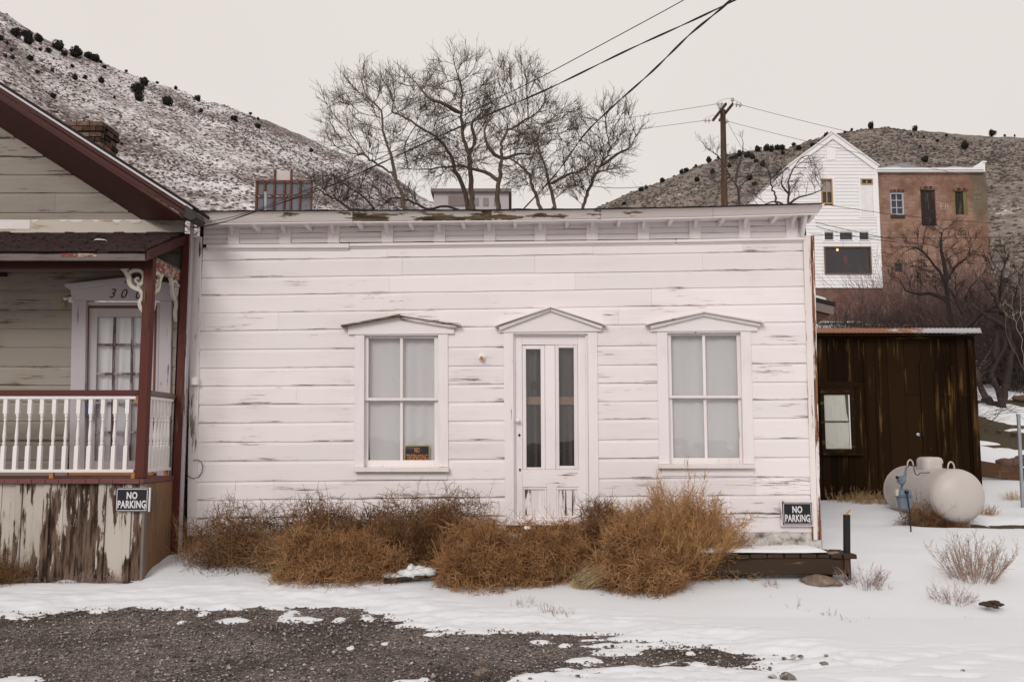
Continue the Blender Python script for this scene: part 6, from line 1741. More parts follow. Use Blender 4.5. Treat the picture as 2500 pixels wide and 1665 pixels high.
wire(arc(Pu(-300, 1080, 46), Pu(850, 958, 44), .4), .018, 'low wire crossing before the brown hill to the utility pole', name='service_wire')
wire(arc(Pu(850, 958, 44), Pu(1140, 990, 44.85), .1), .014, 'short slack wire end at the utility pole', name='service_wire')
for (a, b, lab) in (((300, 592, 46), (1500, 720, 44), 'thin black wire crossing before the white gabled building windows'), ((250, 712, 44), (1400, 915, 40), 'steep black wire slanting down across the brick building'), ((250, 738, 42), (900, 850, 40), 'short black wire slanting across the three small windows'), ((220, 790, 42), (1650, 800, 42), 'level black wire crossing the brick building')):
    wire(arc(U(*a), U(*b), .15), .014, lab, 'cable')
# service cables from the house corner up over the street
aA = F(470, 548, .33); aB = F(478, 551, .36)
def cab(pts_px, D0, D1, r, label, mat='cable', twist=0):
    n = 60; P = np.array(pts_px, float); t = np.linspace(0, 1, n)
    seg = np.concatenate([[0], np.cumsum(np.hypot(*np.diff(P, axis=0).T))]); seg /= seg[-1]
    x = np.interp(t, seg, P[:, 0]); y = np.interp(t, seg, P[:, 1])
    for _ in range(6): x[1:-1] = (x[:-2] + 2 * x[1:-1] + x[2:]) / 4; y[1:-1] = (y[:-2] + 2 * y[1:-1] + y[2:]) / 4
    pts = [atY(a, b, 1 / (1 / D0 + (1 / D1 - 1 / D0) * u)) for a, b, u in zip(x, y, t)]
    st = pts[-1] - pts[-3]; st = st / np.linalg.norm(st)      # on over the street, out of the picture
    ext = [pts[-1] + st * k * .4 for k in range(1, 26)]; n0 = n; pts = pts + ext; n = len(pts); twist = twist * n / n0 * 1.0
    if not twist: return wire(pts, r, label, mat, name='service_cable', n=7)
    mb = MB(); pts = np.array(pts); N = 380
    pts = np.stack([np.interp(np.linspace(0, 1, N), np.linspace(0, 1, n), pts[:, i]) for i in range(3)], 1)
    tt = np.gradient(pts, axis=0); tt /= np.linalg.norm(tt, axis=1, keepdims=True)
    a_ = np.cross(tt, UZ); a_ /= np.linalg.norm(a_, axis=1, keepdims=True); b_ = np.cross(a_, tt)
    for k in range(2):
        ph = np.linspace(0, twist, N)[:, None] + k * math.pi
        mb.tube(pts + (a_ * np.cos(ph) + b_ * np.sin(ph)) * r * 1.0, r, 6)
    return tag(mb.build('service_cable', M[mat], smooth=True), label, 'wire')
def d2(x, y): return (x / .9416, y / .9416)
cab([(478, 547), d2(520, 505), d2(580, 487), d2(730, 428), d2(860, 372), d2(1060, 268), d2(1250, 175), d2(1430, 78), d2(1575, 0), d2(1640, -40)], 10.05, 6.2, .0036, 'upper taut black service cable slanting up from the house corner')
cab([(470, 556), d2(470, 526), d2(530, 508), d2(590, 485), d2(745, 435), d2(900, 365), d2(1050, 295), d2(1260, 206), d2(1450, 112), d2(1600, 45), d2(1692, 0), d2(1760, -35)], 10.0, 6.0, .0038, 'middle black service cable with a slight sag above the roof', twist=44)
cab([d2(1205, 479), d2(1280, 400), d2(1345, 305), d2(1420, 235), d2(1500, 165), d2(1590, 75), d2(1650, 28), d2(1690, -8), d2(1740, -60)], 11.4, 5.6, .0046, 'lowest twisted pair cable dropping steeply to the middle of the roof', twist=34)
# ================================================================== BARE TREES
def unit(v): return v / (np.linalg.norm(v, axis=-1, keepdims=True) + 1e-9)
def crown_pts(rng, ells, n):
    w = np.array([e[3] * e[5] for e in ells]); w = w / w.sum(); out = []
    for e, k in zip(ells, (w * n).astype(int)):
        d = unit(rng.normal(size=(k, 3))); out.append(d * rng.uniform(.02, 1, (k, 1)) ** .42 * e[3:6] + e[0:3])
    return np.concatenate(out)
def grow(att, nodes, parents, step, di, dk, iters, rng, jit, up):
    N = np.array(nodes); parents = list(parents)
    D = np.linalg.norm(att[:, None] - N[None], axis=2); near = D.argmin(1); dist = D.min(1)
    last = np.zeros(len(N), bool)
    for it in range(iters):
        act = dist < di
        if not act.any(): break
        idx = near[act]; v = unit(att[act] - N[idx])
        acc = np.zeros_like(N); np.add.at(acc, idx, v)
        c = np.unique(idx); pa = np.array(parents)[c]
        inertia = np.where((pa >= 0)[:, None], unit(N[c] - N[np.maximum(pa, 0)]), 0)
        d = unit(unit(acc[c]) + inertia * .55 + rng.normal(0, jit, (len(c), 3)) + (0, 0, up))
        new = N[c] + d * step; n0 = len(N); N = np.concatenate([N, new]); parents += list(c)
        D = np.linalg.norm(att[:, None] - new[None], axis=2); k = D.argmin(1); dm = D.min(1)
        b = dm < dist; near[b] = n0 + k[b]; dist[b] = dm[b]
        keep = dist > dk; att, near, dist = att[keep], near[keep], dist[keep]
        if len(att) == 0 or len(N) > 9000: break
    return N, np.array(parents)
def tree(name, label, Y, conv, stems, crowns, n, mat, seed=1, rmax=.2, group=None, cat='tree', r0=.0082, step=.2, di=2.2, dk=.3, tw=3, twl=.5, jit=.16, up=.06, tipr=.0042, pexp=2.2, stemr=0, **kw):
    """stems: photo polylines from the lowest visible point up; crowns: photo ellipses (cx, cy, rx, ry)"""
    rng = np.random.default_rng(seed); ells = []
    for (cx, cy, rx, ry) in crowns:
        c = conv(cx, cy, Y); ex = abs(conv(cx + rx, cy, Y)[0] - c[0]); ez = abs(conv(cx, cy - ry, Y)[2] - c[2])
        ells.append(np.array((c[0], c[1], c[2], ex, ex * .85, ez)))
    nodes, par, flo = [], [], []
    for j, st in enumerate(stems):
        pts = [conv(x, y, Y) + (0, dy, 0) for x, y, dy in st]; last = -1
        if nodes:                                            # a stem that starts on an earlier one grows out of it
            dd = np.linalg.norm(np.array(nodes) - pts[0], axis=1); k = int(dd.argmin())
            if dd[k] < .35: last = k
        g = float(H(pts[0][0], pts[0][1])) - .15
        if last < 0 and pts[0][2] > g + .2: 
            mid = pts[0] + unit(pts[0] - pts[1]) * min(1.3, (pts[0][2] - g) * .45); pts = [np.array((mid[0] + (mid[0] - pts[0][0]) * .2, mid[1], g)), mid] + pts
        P = smooth_path(pts, max(6, int(sum(np.linalg.norm(q - p) for p, q in zip(pts[:-1], pts[1:])) / step)))
        for i, p in enumerate(P):
            if last >= 0 and i == 0 and j > 0 and np.linalg.norm(p - nodes[last]) < .05: continue
            nodes.append(p + rng.normal(0, .015, 3)); par.append(last); last = len(nodes) - 1; flo.append(stemr * (1 if j == 0 else .7) * (1 - .85 * (i / len(P)) ** .8))
    ns = len(nodes); base = np.array(nodes[0])
    N, P = grow(crown_pts(rng, ells, int(n * .8)), nodes, par, step, di, dk * 1.25, 120, rng, jit, up)
    n_ = len(N); ch = [[] for _ in range(n_)]
    for i in range(n_):
        if P[i] >= 0: ch[P[i]].append(i)
    r = np.zeros(n_); order = np.argsort([0] * n_)
    depth = np.zeros(n_, int)
    seq = [i for i in range(n_) if P[i] < 0]
    for i in seq:
        seq.extend(ch[i])
    for i in reversed(seq): r[i] = r0 if not ch[i] else min(rmax, sum(r[c] ** pexp for c in ch[i]) ** (1 / pexp))
    r[:ns] = np.maximum(r[:ns], flo)
    main = [max(c, key=lambda k: r[k]) if c else -1 for c in ch]
    for _ in range(2):                                       # relax the zigzag of the grown limbs
        M2 = N.copy()
        for i in range(ns, n_):
            if main[i] >= 0 and P[i] >= 0: M2[i] = N[i] * .5 + (N[P[i]] + N[main[i]]) * .25
        N = M2
    Vs, Qs, o = [], [], 0; Vt, Qt, ot = [], [], 0
    stack = [(i, -1) for i in range(n_) if P[i] < 0]
    while stack:
        i, pr = stack.pop(); line = [i] if pr < 0 else [pr, i]; rad = [r[i] * (1.25 if N[i][2] < base[2] + .3 else 1)] if pr < 0 else [min(r[pr], r[i] * 1.2), r[i]]
        while ch[i]:
            for c in ch[i]:
                if c != main[i]: stack.append((c, i))
            i = main[i]; line.append(i); rad.append(r[i])
        if len(line) < 2: continue
        v, q = tubes_np(N[line][None], np.array(rad)[None], 3 if rad[0] < .02 else 5 if rad[0] < .05 else 8)
        if rad[0] > rmax * .3 or not Vt: Vt.append(v); Qt.append(q + ot); ot += len(v)
        else: Vs.append(v); Qs.append(q + o); o += len(v)
    thin = np.array([i for i in range(n_) if P[i] >= 0 and i >= ns and r[i] < r0 * 3.0])
    if len(thin):
        tips = np.array([i for i in thin if not ch[i]])
        src = np.concatenate([np.repeat(tips, tw), rng.choice(thin, int(len(thin) * tw * .5))])
        d = unit(N[src] - N[P[src]]); R_ = np.full(len(src), tipr * 1.25); L = twl * rng.uniform(.5, 1.25, len(src)); s_ = N[src]
        pv = unit(np.cross(d, rng.normal(size=d.shape))); a = rng.uniform(.1, .8, len(src))[:, None]; d = unit(d * np.cos(a) + pv * np.sin(a) + (0, 0, .12))
        for lv, K in ((0, 5), (1, 3)):
            pp = [s_]; cur = s_; dd = d
            for k in range(K):
                dd = unit(dd + rng.normal(0, .2, dd.shape) + (0, 0, .05)); cur = cur + dd * (L / K)[:, None]; pp.append(cur)
            pp = np.stack(pp, 1); v, q = tubes_np(pp, (R_[:, None] * np.linspace(1, .55, K + 1)[None]), 3)
            Vs.append(v); Qs.append(q + o); o += len(v)
            if lv == 0:
                i = np.repeat(np.arange(len(s_)), 3); k = rng.integers(1, K, len(i)); s_ = pp[i, k]; d0 = unit(pp[i, k + 1] - pp[i, k])
                pv = unit(np.cross(d0, rng.normal(size=d0.shape))); a = rng.uniform(.4, .9, len(i))[:, None]
                d = unit(d0 * np.cos(a) + pv * np.sin(a) + (0, 0, .1)); L = L[i] * rng.uniform(.3, .6, len(i)); R_ = np.full(len(i), tipr)
    root = empty(name, base, label, cat, group)
    link('trunk', np_mesh('trunk', np.concatenate(Vt) - base, np.concatenate(Qt), True), mat, root)
    link('crown', np_mesh('crown', np.concatenate(Vs) - base, np.concatenate(Qs), True), mat, root)
    return root
c7t = lambda x, y, Y: atY(600 + x / 2.243, 100 + y / 2.243, Y)
YT_ = 22.0
tree('bare_tree', 'bare tree with trunk curving left behind the roof', YT_, c7t,
     [[(872, 905, 0), (850, 820, 0), (815, 745, 0), (770, 700, .1), (700, 660, .1), (640, 610, 0)], [(815, 745, 0), (800, 640, -.1), (765, 540, -.2), (748, 400, -.2)]],
     [(560, 420, 140, 160), (660, 330, 160, 150), (600, 560, 180, 120), (760, 430, 90, 200)], 2600, M['bark'], seed=3, stemr=0.075, r0=.0078, di=2.2, dk=.24, step=.17, twl=.55, tw=4, rmax=.13)
tree('bare_tree', 'largest bare tree with twin trunks rising behind the roof middle', YT_ + .6, c7t,
     [[(1245, 910, 0), (1232, 760, 0), (1222, 620, 0), (1190, 520, 0), (1178, 400, 0), (1180, 270, .1), (1165, 200, 0)], [(1215, 915, .3), (1190, 780, .3), (1140, 680, .3), (1120, 620, .2), (1060, 540, 0), (960, 480, -.1), (860, 430, -.2), (800, 390, 0)], [(1222, 620, 0), (1250, 520, .3), (1230, 420, .5), (1290, 340, .7)], [(1178, 400, 0), (1100, 380, -.4), (1010, 360, -.6), (960, 300, -.6)]],
     [(1150, 200, 120, 150), (900, 320, 170, 150), (1230, 320, 140, 190), (1050, 300, 170, 140), (1000, 560, 190, 140), (1240, 560, 130, 150)], 5200, M['bark'], seed=5, stemr=0.1, r0=.0078, di=2.2, dk=.24, step=.17, twl=.55, tw=4, rmax=.17)
tree('bare_tree', 'bare tree with crooked dark trunk forking beside the largest tree', YT_ + .2, c7t,
     [[(1380, 910, 0), (1385, 760, 0), (1400, 650, 0), (1400, 560, 0), (1440, 490, 0), (1500, 440, .2), (1560, 400, .2)], [(1400, 650, 0), (1330, 600, -.3), (1310, 530, -.4), (1350, 440, -.5)], [(1385, 760, 0), (1300, 700, .3), (1180, 660, .4), (1050, 670, .4), (930, 690, .3)], [(1400, 650, 0), (1480, 600, .4), (1560, 590, .5)]],
     [(1480, 240, 150, 130), (1400, 400, 140, 150), (1590, 380, 110, 140), (1540, 570, 130, 110), (1100, 690, 220, 60)], 3300, M['bark'], seed=8, stemr=0.085, r0=.0078, di=2.2, dk=.24, step=.17, twl=.55, tw=4, rmax=.15)
tree('bare_tree', 'bare tree with several leaning stems nearest the utility pole', YT_ - .6, c7t,
     [[(1610, 912, 0), (1570, 800, 0), (1540, 720, 0), (1470, 660, 0), (1420, 640, 0)], [(1690, 912, 0), (1665, 790, 0), (1640, 690, 0), (1600, 580, 0), (1610, 480, 0)], [(1665, 790, 0), (1750, 720, .3), (1860, 680, .3), (1940, 600, .3)], [(1845, 912, .2), (1880, 800, .2), (1940, 680, .2), (1990, 600, .2), (1985, 500, .2)], [(1940, 680, .2), (2050, 600, .2), (2120, 570, .2)]],
     [(1740, 480, 150, 150), (1620, 560, 150, 130), (2010, 480, 130, 140), (2080, 560, 110, 90), (1880, 700, 170, 110), (1560, 760, 150, 90), (1720, 780, 160, 90)], 4300, M['bark'], seed=11, stemr=0.07, r0=.0075, di=2.2, dk=.23, step=.16, twl=.5, tw=4, rmax=.13)
tree('scrub_tree', 'low tangled scrub tree spreading behind the billboard and roof', YT_ + 2, c7t,
     [[(560, 915, 0), (500, 870, 0), (420, 830, 0), (380, 800, 0)], [(700, 915, 0), (640, 850, 0), (560, 800, 0), (480, 740, 0)], [(980, 915, 0), (900, 880, 0), (820, 850, .2), (740, 870, .2)]],
     [(480, 820, 150, 90), (640, 820, 150, 100), (820, 860, 130, 60)], 1900, M['bark_dark'], seed=14, stemr=0.05, r0=.008, di=2.0, dk=.24, step=.17, twl=.45, tw=3, rmax=.07)
p8t = lambda x, y, Y: atY(*p8(x, y), Y)
tree('bare_tree', 'small bare tree just right of the utility pole', 36, p8t,
     [[(1305, 1280, 0), (1295, 1150, 0), (1260, 1060, 0), (1200, 980, 0), (1150, 880, 0), (1060, 760, 0), (960, 690, 0)], [(1260, 1060, 0), (1290, 920, 0), (1340, 760, 0), (1345, 640, 0)], [(1295, 1150, 0), (1340, 1060, .2), (1440, 960, .2)]],
     [(1030, 700, 110, 90), (1340, 660, 80, 100), (1230, 830, 110, 120), (1450, 900, 110, 120), (1080, 1050, 110, 100)], 1000, M['bark_dark'], seed=17, stemr=0.08, r0=.010, di=2.4, dk=.33, step=.22, twl=.5, tw=3, rmax=.12)
tree('bare_tree', 'spreading bare tree before the white gabled building above the roof corner', 27, p8t,
     [[(1700, 1290, 0), (1680, 1180, 0), (1640, 1080, 0), (1620, 960, 0)], [(1820, 1290, 0), (1830, 1180, 0), (1820, 1050, 0), (1870, 900, 0), (1960, 800, 0), (2060, 760, 0)], [(1830, 1285, 0), (1900, 1220, 0), (2000, 1190, 0), (2140, 1150, 0), (2200, 1080, 0)], [(1830, 1180, 0), (1750, 1080, 0), (1760, 960, 0)], [(1800, 1290, .2), (1700, 1230, .2), (1560, 1280, .2)]],
     [(2000, 860, 100, 110), (2120, 1040, 110, 110), (1860, 1080, 130, 150), (1650, 1000, 90, 120), (1500, 1180, 90, 90)], 1500, M['bark_dark'], seed=19, stemr=0.06, r0=.0085, di=2.0, dk=.25, step=.17, twl=.45, tw=3, rmax=.09)
# reddish thickets
def thicket(label, Y, conv, cx0, cx1, ytop, ybot, n, mat, seed, hmax=1.0, r=.008, name='twig_thicket', group=None, K=5, spread=.35):
    rng = np.random.default_rng(seed)
    a, b = conv(cx0, ybot, Y), conv(cx1, ybot, Y); top = conv((cx0 + cx1) / 2, ytop, Y)[2]
    xs = rng.uniform(a[0], b[0], n); ys = Y + rng.uniform(-.8, .8, n)
    z0 = np.array([float(H(x, y)) - .1 for x, y in zip(xs, ys)])
    z0 = np.maximum(z0, a[2] - 3.0)
    prof = .55 + .45 * np.array([float(fbm(x * .9, 1, seed)) for x in xs]) * 1.4
    L = (top - z0) * np.clip(prof, .4, 1) * rng.uniform(.55, 1.0, n)
    d = np.stack([rng.normal(0, spread, n), rng.normal(0, spread, n), np.ones(n)], 1); d /= np.linalg.norm(d, axis=1, keepdims=True)
    P = [np.stack([xs, ys, z0], 1)]; cur = P[0]
    for k in range(K):
        d = d + rng.normal(0, .16, d.shape); d /= np.linalg.norm(d, axis=1, keepdims=True)
        cur = cur + d * (L / K)[:, None]; P.append(cur)
    P = np.stack(P, 1); rr = np.linspace(1.6, .6, K + 1)[None] * r * np.ones((n, 1))
    V, Q = tubes_np(P, rr, 3); Vs, Qs, o = [V], [Q], len(V)
    m = n * 7; i = rng.integers(0, n, m); t = rng.uniform(.35, 1, m) * (K - 1); k0 = t.astype(int); f = (t - k0)[:, None]
    s = P[i, k0] * (1 - f) + P[i, k0 + 1] * f; dd = P[i, k0 + 1] - P[i, k0]; dd /= np.linalg.norm(dd, axis=1, keepdims=True)
    Pb = [s]; cur = s; l = (L[i] * rng.uniform(.12, .34, m))[:, None]
    dd = dd + rng.normal(0, .55, dd.shape); dd /= np.linalg.norm(dd, axis=1, keepdims=True)
    for k in range(3):
        dd = dd + rng.normal(0, .2, dd.shape) + (0, 0, .08); dd /= np.linalg.norm(dd, axis=1, keepdims=True); cur = cur + dd * l / 3; Pb.append(cur)
    V, Q = tubes_np(np.stack(Pb, 1), np.linspace(.8, .45, 4)[None] * r * np.ones((m, 1)), 3); Vs.append(V); Qs.append(Q + o)
    base = np.array(((a[0] + b[0]) / 2, Y, z0.mean()))
    root = empty(name, base, label, 'thicket', group)
    link('twigs', np_mesh('twigs', np.concatenate(Vs) - base, np.concatenate(Qs)), mat, root)
u1t = lambda x, y, Y: atY(*u1(x, y), Y)
thicket('reddish twig thicket between the big trees and the utility pole', 33, p8t, 560, 1080, 1010, 1330, 420, M['bark_red'], 23, r=.007)
thicket('reddish twig thicket around the foot of the utility pole', 34, p8t, 1000, 1500, 1060, 1330, 300, M['bark_red'], 24, r=.007)
thicket('dense purplish thicket before the white gabled building base', 30, u1t, 235, 640, 930, 1420, 420, M['bark_dark'], 25, r=.0055, spread=.5)
thicket('low grey-purple brush right behind the shed roof', 22, u1t, 330, 1050, 1180, 1400, 420, M['bark_red'], 26, r=.006, spread=.9)
thicket('red-brown thicket before the brick building wall', 31, u1t, 640, 1180, 700, 1420, 520, M['bark_red'], 27, r=.0058, spread=.45)
thicket('red-brown thicket at the right end of the brick building', 29, u1t, 1150, 1640, 700, 1420, 480, M['bark_red'], 28, r=.0058, spread=.45)
tree('orchard_tree', 'dark crooked orchard tree before the brick building', 25, u1t,
     [[(1145, 1400, 0), (1120, 1230, 0), (1105, 1120, 0), (1060, 1030, 0), (950, 900, 0), (900, 880, 0)], [(1105, 1120, 0), (1090, 960, 0), (1070, 850, 0), (1090, 760, 0)], [(1120, 1230, 0), (1040, 1170, .2), (940, 1180, .2), (860, 1150, .2)], [(1105, 1120, 0), (1180, 1000, 0), (1260, 930, 0)]],
     [(900, 900, 160, 150), (1080, 830, 150, 130), (1230, 900, 130, 140), (850, 1080, 150, 110), (1000, 1060, 150, 130)], 2600, M['bark_black'], seed=31, stemr=0.1, pexp=2.05, r0=.0085, di=2.0, dk=.28, step=.19, twl=.4, rmax=.11)
tree('orchard_tree', 'slim dark orchard tree behind the shed roof corner', 24, u1t,
     [[(1225, 1400, 0), (1215, 1290, 0), (1180, 1180, 0), (1170, 1060, 0)], [(1215, 1290, 0), (1270, 1180, .2), (1310, 1110, .2)], [(1225, 1400, 0), (1350, 1310, 0), (1440, 1260, 0), (1540, 1230, 0)]],
     [(1180, 1000, 100, 120), (1330, 1050, 110, 120), (1450, 1150, 130, 110)], 700, M['bark_black'], seed=33, stemr=0.06, r0=.007, di=1.9, dk=.28, step=.18, twl=.35, rmax=.07)
s4t = lambda x, y, Y: atY(*s4(x, y), Y)
bp = gp(*s4(580, 800)); YK = bp[1]
tree('orchard_tree', 'dark double-trunked tree standing on the snowy slope right of the shed', YK, s4t,
     [[(575, 815, 0), (570, 760, 0), (590, 660, 0), (625, 500, 0), (640, 380, 0), (610, 250, 0), (590, 130, 0), (560, 20, 0), (570, -150, 0)], [(570, 760, 0), (530, 650, 0), (500, 560, 0), (530, 460, 0), (590, 360, 0), (640, 240, .2), (680, 100, .2), (700, -60, .2)], [(530, 460, 0), (530, 340, 0), (535, 180, 0), (520, 20, 0)], [(590, 130, 0), (480, 100, .1), (390, 190, .1), (350, 210, .1)], [(610, 250, 0), (520, 210, -.2), (440, 160, -.2), (330, 90, -.2)]],
     [(560, -60, 150, 120), (430, 60, 130, 110), (660, 60, 130, 170), (560, -260, 160, 150), (700, -230, 120, 180)], 1500, M['bark_black'], seed=35, stemr=0.13, r0=.0075, di=1.8, dk=.25, step=.16, twl=.35, rmax=.17, pexp=2.0)
tree('orchard_tree', 'leaning dark trunk rising beside the shed wall', YK + .3, s4t,
     [[(470, 740, 0), (430, 680, 0), (390, 560, 0), (360, 440, 0), (330, 300, 0), (300, 150, 0)], [(560, 790, 0), (470, 760, 0), (420, 740, 0)]],
     [(290, 60, 110, 130), (200, -40, 110, 130)], 500, M['bark_black'], seed=36, stemr=0.14, pexp=1.95, r0=.0075, di=1.9, dk=.27, step=.17, twl=.3, rmax=.12)
tree('pale_sapling', 'pale bare sapling with whip-like twigs at the far right', 19, s4t,
     [[(725, 520, 0), (700, 300, 0), (660, 180, 0), (640, 60, 0)], [(760, 520, 0), (740, 300, 0), (700, 100, 0), (690, -80, 0)], [(725, 520, 0), (690, 400, .2), (630, 230, .2), (640, 120, .2)]],
     [(660, 60, 60, 160), (700, -200, 70, 170), (740, 150, 60, 250)], 260, M['bark_pale'], seed=38, r0=.0026, di=1.6, dk=.25, step=.15, twl=.3, rmax=.014, jit=.15, tipr=.0022, tw=1)
thicket('dark twig thicket on the slope at the far right', 27, s4t, 560, 900, -180, 380, 420, M['bark_dark'], 39, r=.006, spread=.5)

# ================================================================== DRY WEEDS AGAINST THE WHITE HOUSE
def tumbleweed(n, rx, ry, rz, rng, r=.0029, curl=.8, lmin=.06, lmax=.20, K=4, low=-.35, lob=.5):
    sd_ = int(rng.integers(1, 999))
    d = rng.normal(size=(n, 3)); d[:, 2] = np.where(d[:, 2] < low, -d[:, 2], d[:, 2]); d = unit(d)
    a_ = np.arctan2(d[:, 1], d[:, 0]); lobe = 1 + lob * (fbm(a_ * 1.3 + 20, d[:, 2] * 2.6 + 9, sd_, 3) - .5) * 2
    s = d * (rng.uniform(.02, 1, (n, 1)) ** .42) * .88 * lobe[:, None]
    keep = fbm(s[:, 0] * 4 + 30, s[:, 2] * 4 + s[:, 1] * 3 + 30, sd_ + 1, 2) > rng.uniform(.12, .52, n)      # clots and gaps
    s, d = s[keep] * (rx, ry, rz), d[keep]; n = len(s)
    o = unit(d / np.array((rx, ry, rz)))
    v = unit(o * .38 + rng.normal(0, .62, (n, 3)) + (0, 0, .08))
    L = rng.uniform(lmin, lmax, (n, 1)); stray = rng.uniform(0, 1, (n, 1)) < .05; L = np.where(stray, L * 1.9, L); cl = np.where(stray, .15, curl * .7)
    P = [s]; cur = s; ax_ = unit(rng.normal(size=(n, 3)))
    for k in range(K):
        v = unit(v + np.cross(ax_, v) * cl + rng.normal(0, .16, v.shape)); cur = cur + v * L / K; P.append(cur)
    return tubes_np(np.stack(P, 1), np.linspace(1, .45, K + 1)[None] * (r * rng.uniform(.55, 1.45, (n, 1))), 3)
def stalks(n, base_r, h, spread, rng, r=.003, K=7, side=16, sl=.14, seeds=0, droop=.0, sway=.1):
    a = rng.uniform(0, 6.28, n); t = np.sqrt(rng.uniform(0, 1, n))
    P0 = np.stack([np.cos(a) * t * base_r, np.sin(a) * t * base_r, np.full(n, -.03)], 1)
    d = np.stack([np.cos(a) * t * spread, np.sin(a) * t * spread, np.ones(n)], 1) + rng.normal(0, .12, (n, 3)); d /= np.linalg.norm(d, axis=1, keepdims=True)
    L = h * rng.uniform(.6, 1.05, n) * (1 - .25 * t); cur = P0; P = [cur]
    for k in range(K):
        d = d + rng.normal(0, sway, d.shape) + (0, 0, .06 - droop * k); d /= np.linalg.norm(d, axis=1, keepdims=True); cur = cur + d * (L / K)[:, None]; P.append(cur)
    P = np.stack(P, 1)
    V, Q = tubes_np(P, np.linspace(1, .4, K + 1)[None] * r * np.ones((n, 1)), 3); Vs, Qs, o = [V], [Q], len(V)
    if side:
        m = n * side; i = rng.integers(0, n, m); tt = (1 - rng.uniform(0, .85, m) ** 1.4) * (K - .01) ; k0 = np.clip(tt.astype(int), 0, K - 1); f = (tt - k0)[:, None]
        s = P[i, k0] * (1 - f) + P[i, k0 + 1] * f; dd = P[i, k0 + 1] - P[i, k0]; dd /= np.linalg.norm(dd, axis=1, keepdims=True) + 1e-9
        dd = dd + rng.normal(0, .5, dd.shape); dd /= np.linalg.norm(dd, axis=1, keepdims=True); cur = s; B = [s]; l = sl * rng.uniform(.4, 1.2, (m, 1))
        for k in range(3): dd = dd + rng.normal(0, .18, dd.shape) + (0, 0, .1); dd /= np.linalg.norm(dd, axis=1, keepdims=True); cur = cur + dd * l / 3; B.append(cur)
        B = np.stack(B, 1); V, Q = tubes_np(B, np.linspace(.6, .35, 4)[None] * r * np.ones((m, 1)), 3); Vs.append(V); Qs.append(Q + o); o += len(V)
        if seeds:
            q = rng.integers(0, m, m * seeds); w = rng.uniform(0, 2.99, m * seeds); k0 = w.astype(int); f = (w - k0)[:, None]
            c = B[q, k0] * (1 - f) + B[q, k0 + 1] * f + rng.normal(0, .004, (m * seeds, 3)); sz_ = rng.uniform(.0022, .0058, (m * seeds, 1))
            e = np.array([(1, 0, -.5), (-.5, .87, -.5), (-.5, -.87, -.5), (0, 0, 1.)])
            S = (c[:, None] + e[None] * sz_[:, None]).reshape(-1, 3); b = np.arange(len(c))[:, None] * 4 + o
            T = np.concatenate([b + f_ for f_ in np.array([[0, 1, 3], [1, 2, 3], [2, 0, 3]])], 0)
            return np.concatenate(Vs + [S]), [np.concatenate(Qs), T]
    return np.concatenate(Vs), [np.concatenate(Qs)]
def merge(parts):
    V, Q4, T3, o = [], [], [], 0
    for v, q in parts:
        for a in (q if isinstance(q, list) else [q]): (Q4 if a.shape[1] == 4 else T3).append(a + o)
        V.append(v); o += len(v)
    return np.concatenate(V), ([np.concatenate(Q4)] if Q4 else []) + ([np.concatenate(T3)] if T3 else [])
WG = 'dry weeds along the white house front'
def plant(name, cat, label, loc, parts, mat, group=None):
    V, Q = merge(parts); z = gz(loc[0], loc[1]) - .02
    o = tag(link(name, np_mesh(name, V, Q), mat, None, (loc[0], loc[1], z)), label, cat, group)
    return o
def weed(label, cx, base_y, wpx, hpx, mat, seed, n=3600, Y=None, dy=.3, tall=0, **kw):
    rng = np.random.default_rng(seed)
    p = gp(cx, base_y) if Y is None else atY(cx, base_y, Y)
    if Y is None: p = p + (0, dy * .75, 0)
    n = int(n * 2.3)
    m_ = FPX / p[1]
    rx, rz = wpx / m_ / 2 * 1.1, hpx / m_
    V, Q = tumbleweed(n, rx * .92, (dy * 1.12 + .05) if Y is None else .42, rz * .96, rng, **kw)
    parts = [(V, Q)]
    if tall:
        v, q = stalks(tall, rx * .75, rz * 1.28, .5, rng, .0026, 6, 8, .12); parts.append((v, q))
    return plant('tumbleweed', 'tumbleweed', label, p, parts, M[mat], WG)
weed('wispy dark tumbleweed in the corner between porch and white wall', 580, 1385, 310, 150, 'weed_dark', 1, 2600, Y=10.05, tall=40)
weed('dark brown tumbleweed left of the house window by the wall', 780, 1380, 300, 168, 'weed_dark', 2, 4200, Y=9.98, tall=24)
weed('long dark brown tumbleweed piled under the left window', 945, 1370, 330, 178, 'weed_dark', 3, 5600, Y=9.95, tall=34)
weed('spiky dark tumbleweed just right of the left window', 1085, 1370, 240, 185, 'weed_dark', 4, 4400, Y=9.9, tall=44)
weed('pale straw-coloured tumbleweed half hidden by a bigger one', 690, 1398, 190, 92, 'weed_tan', 5, 2600, dy=.2)
weed('round brown tumbleweed in front below the left window', 815, 1426, 320, 140, 'weed', 6, 6000, dy=.3)
weed('round brown tumbleweed right of the snowy plank', 1160, 1438, 230, 168, 'weed', 7, 6000, dy=.32)
weed('low brown tumbleweed in front of the door step', 1290, 1432, 170, 150, 'weed', 8, 4600, dy=.3)
weed('brown tumbleweed beside the straw grass below the door', 1370, 1418, 190, 140, 'weed', 9, 4200, dy=.34)
weed('big brown tumbleweed in front of the tall golden bush', 1575, 1450, 250, 165, 'weed', 10, 6500, dy=.34)
weed('dark twiggy tumbleweed at the right door jamb', 1465, 1400, 130, 165, 'weed_dark', 11, 3000, Y=9.95, tall=12)
weed('brown tumbleweed between the golden bush and boardwalk', 1700, 1412, 190, 110, 'weed', 12, 3800, dy=.3)
weed('small tan tumbleweed lying on the snow edge', 692, 1416, 62, 32, 'weed_tan', 13, 700, dy=.06, lmin=.04, lmax=.1)
rg = np.random.default_rng(71)
p = atY(1620, 1400, 9.75)
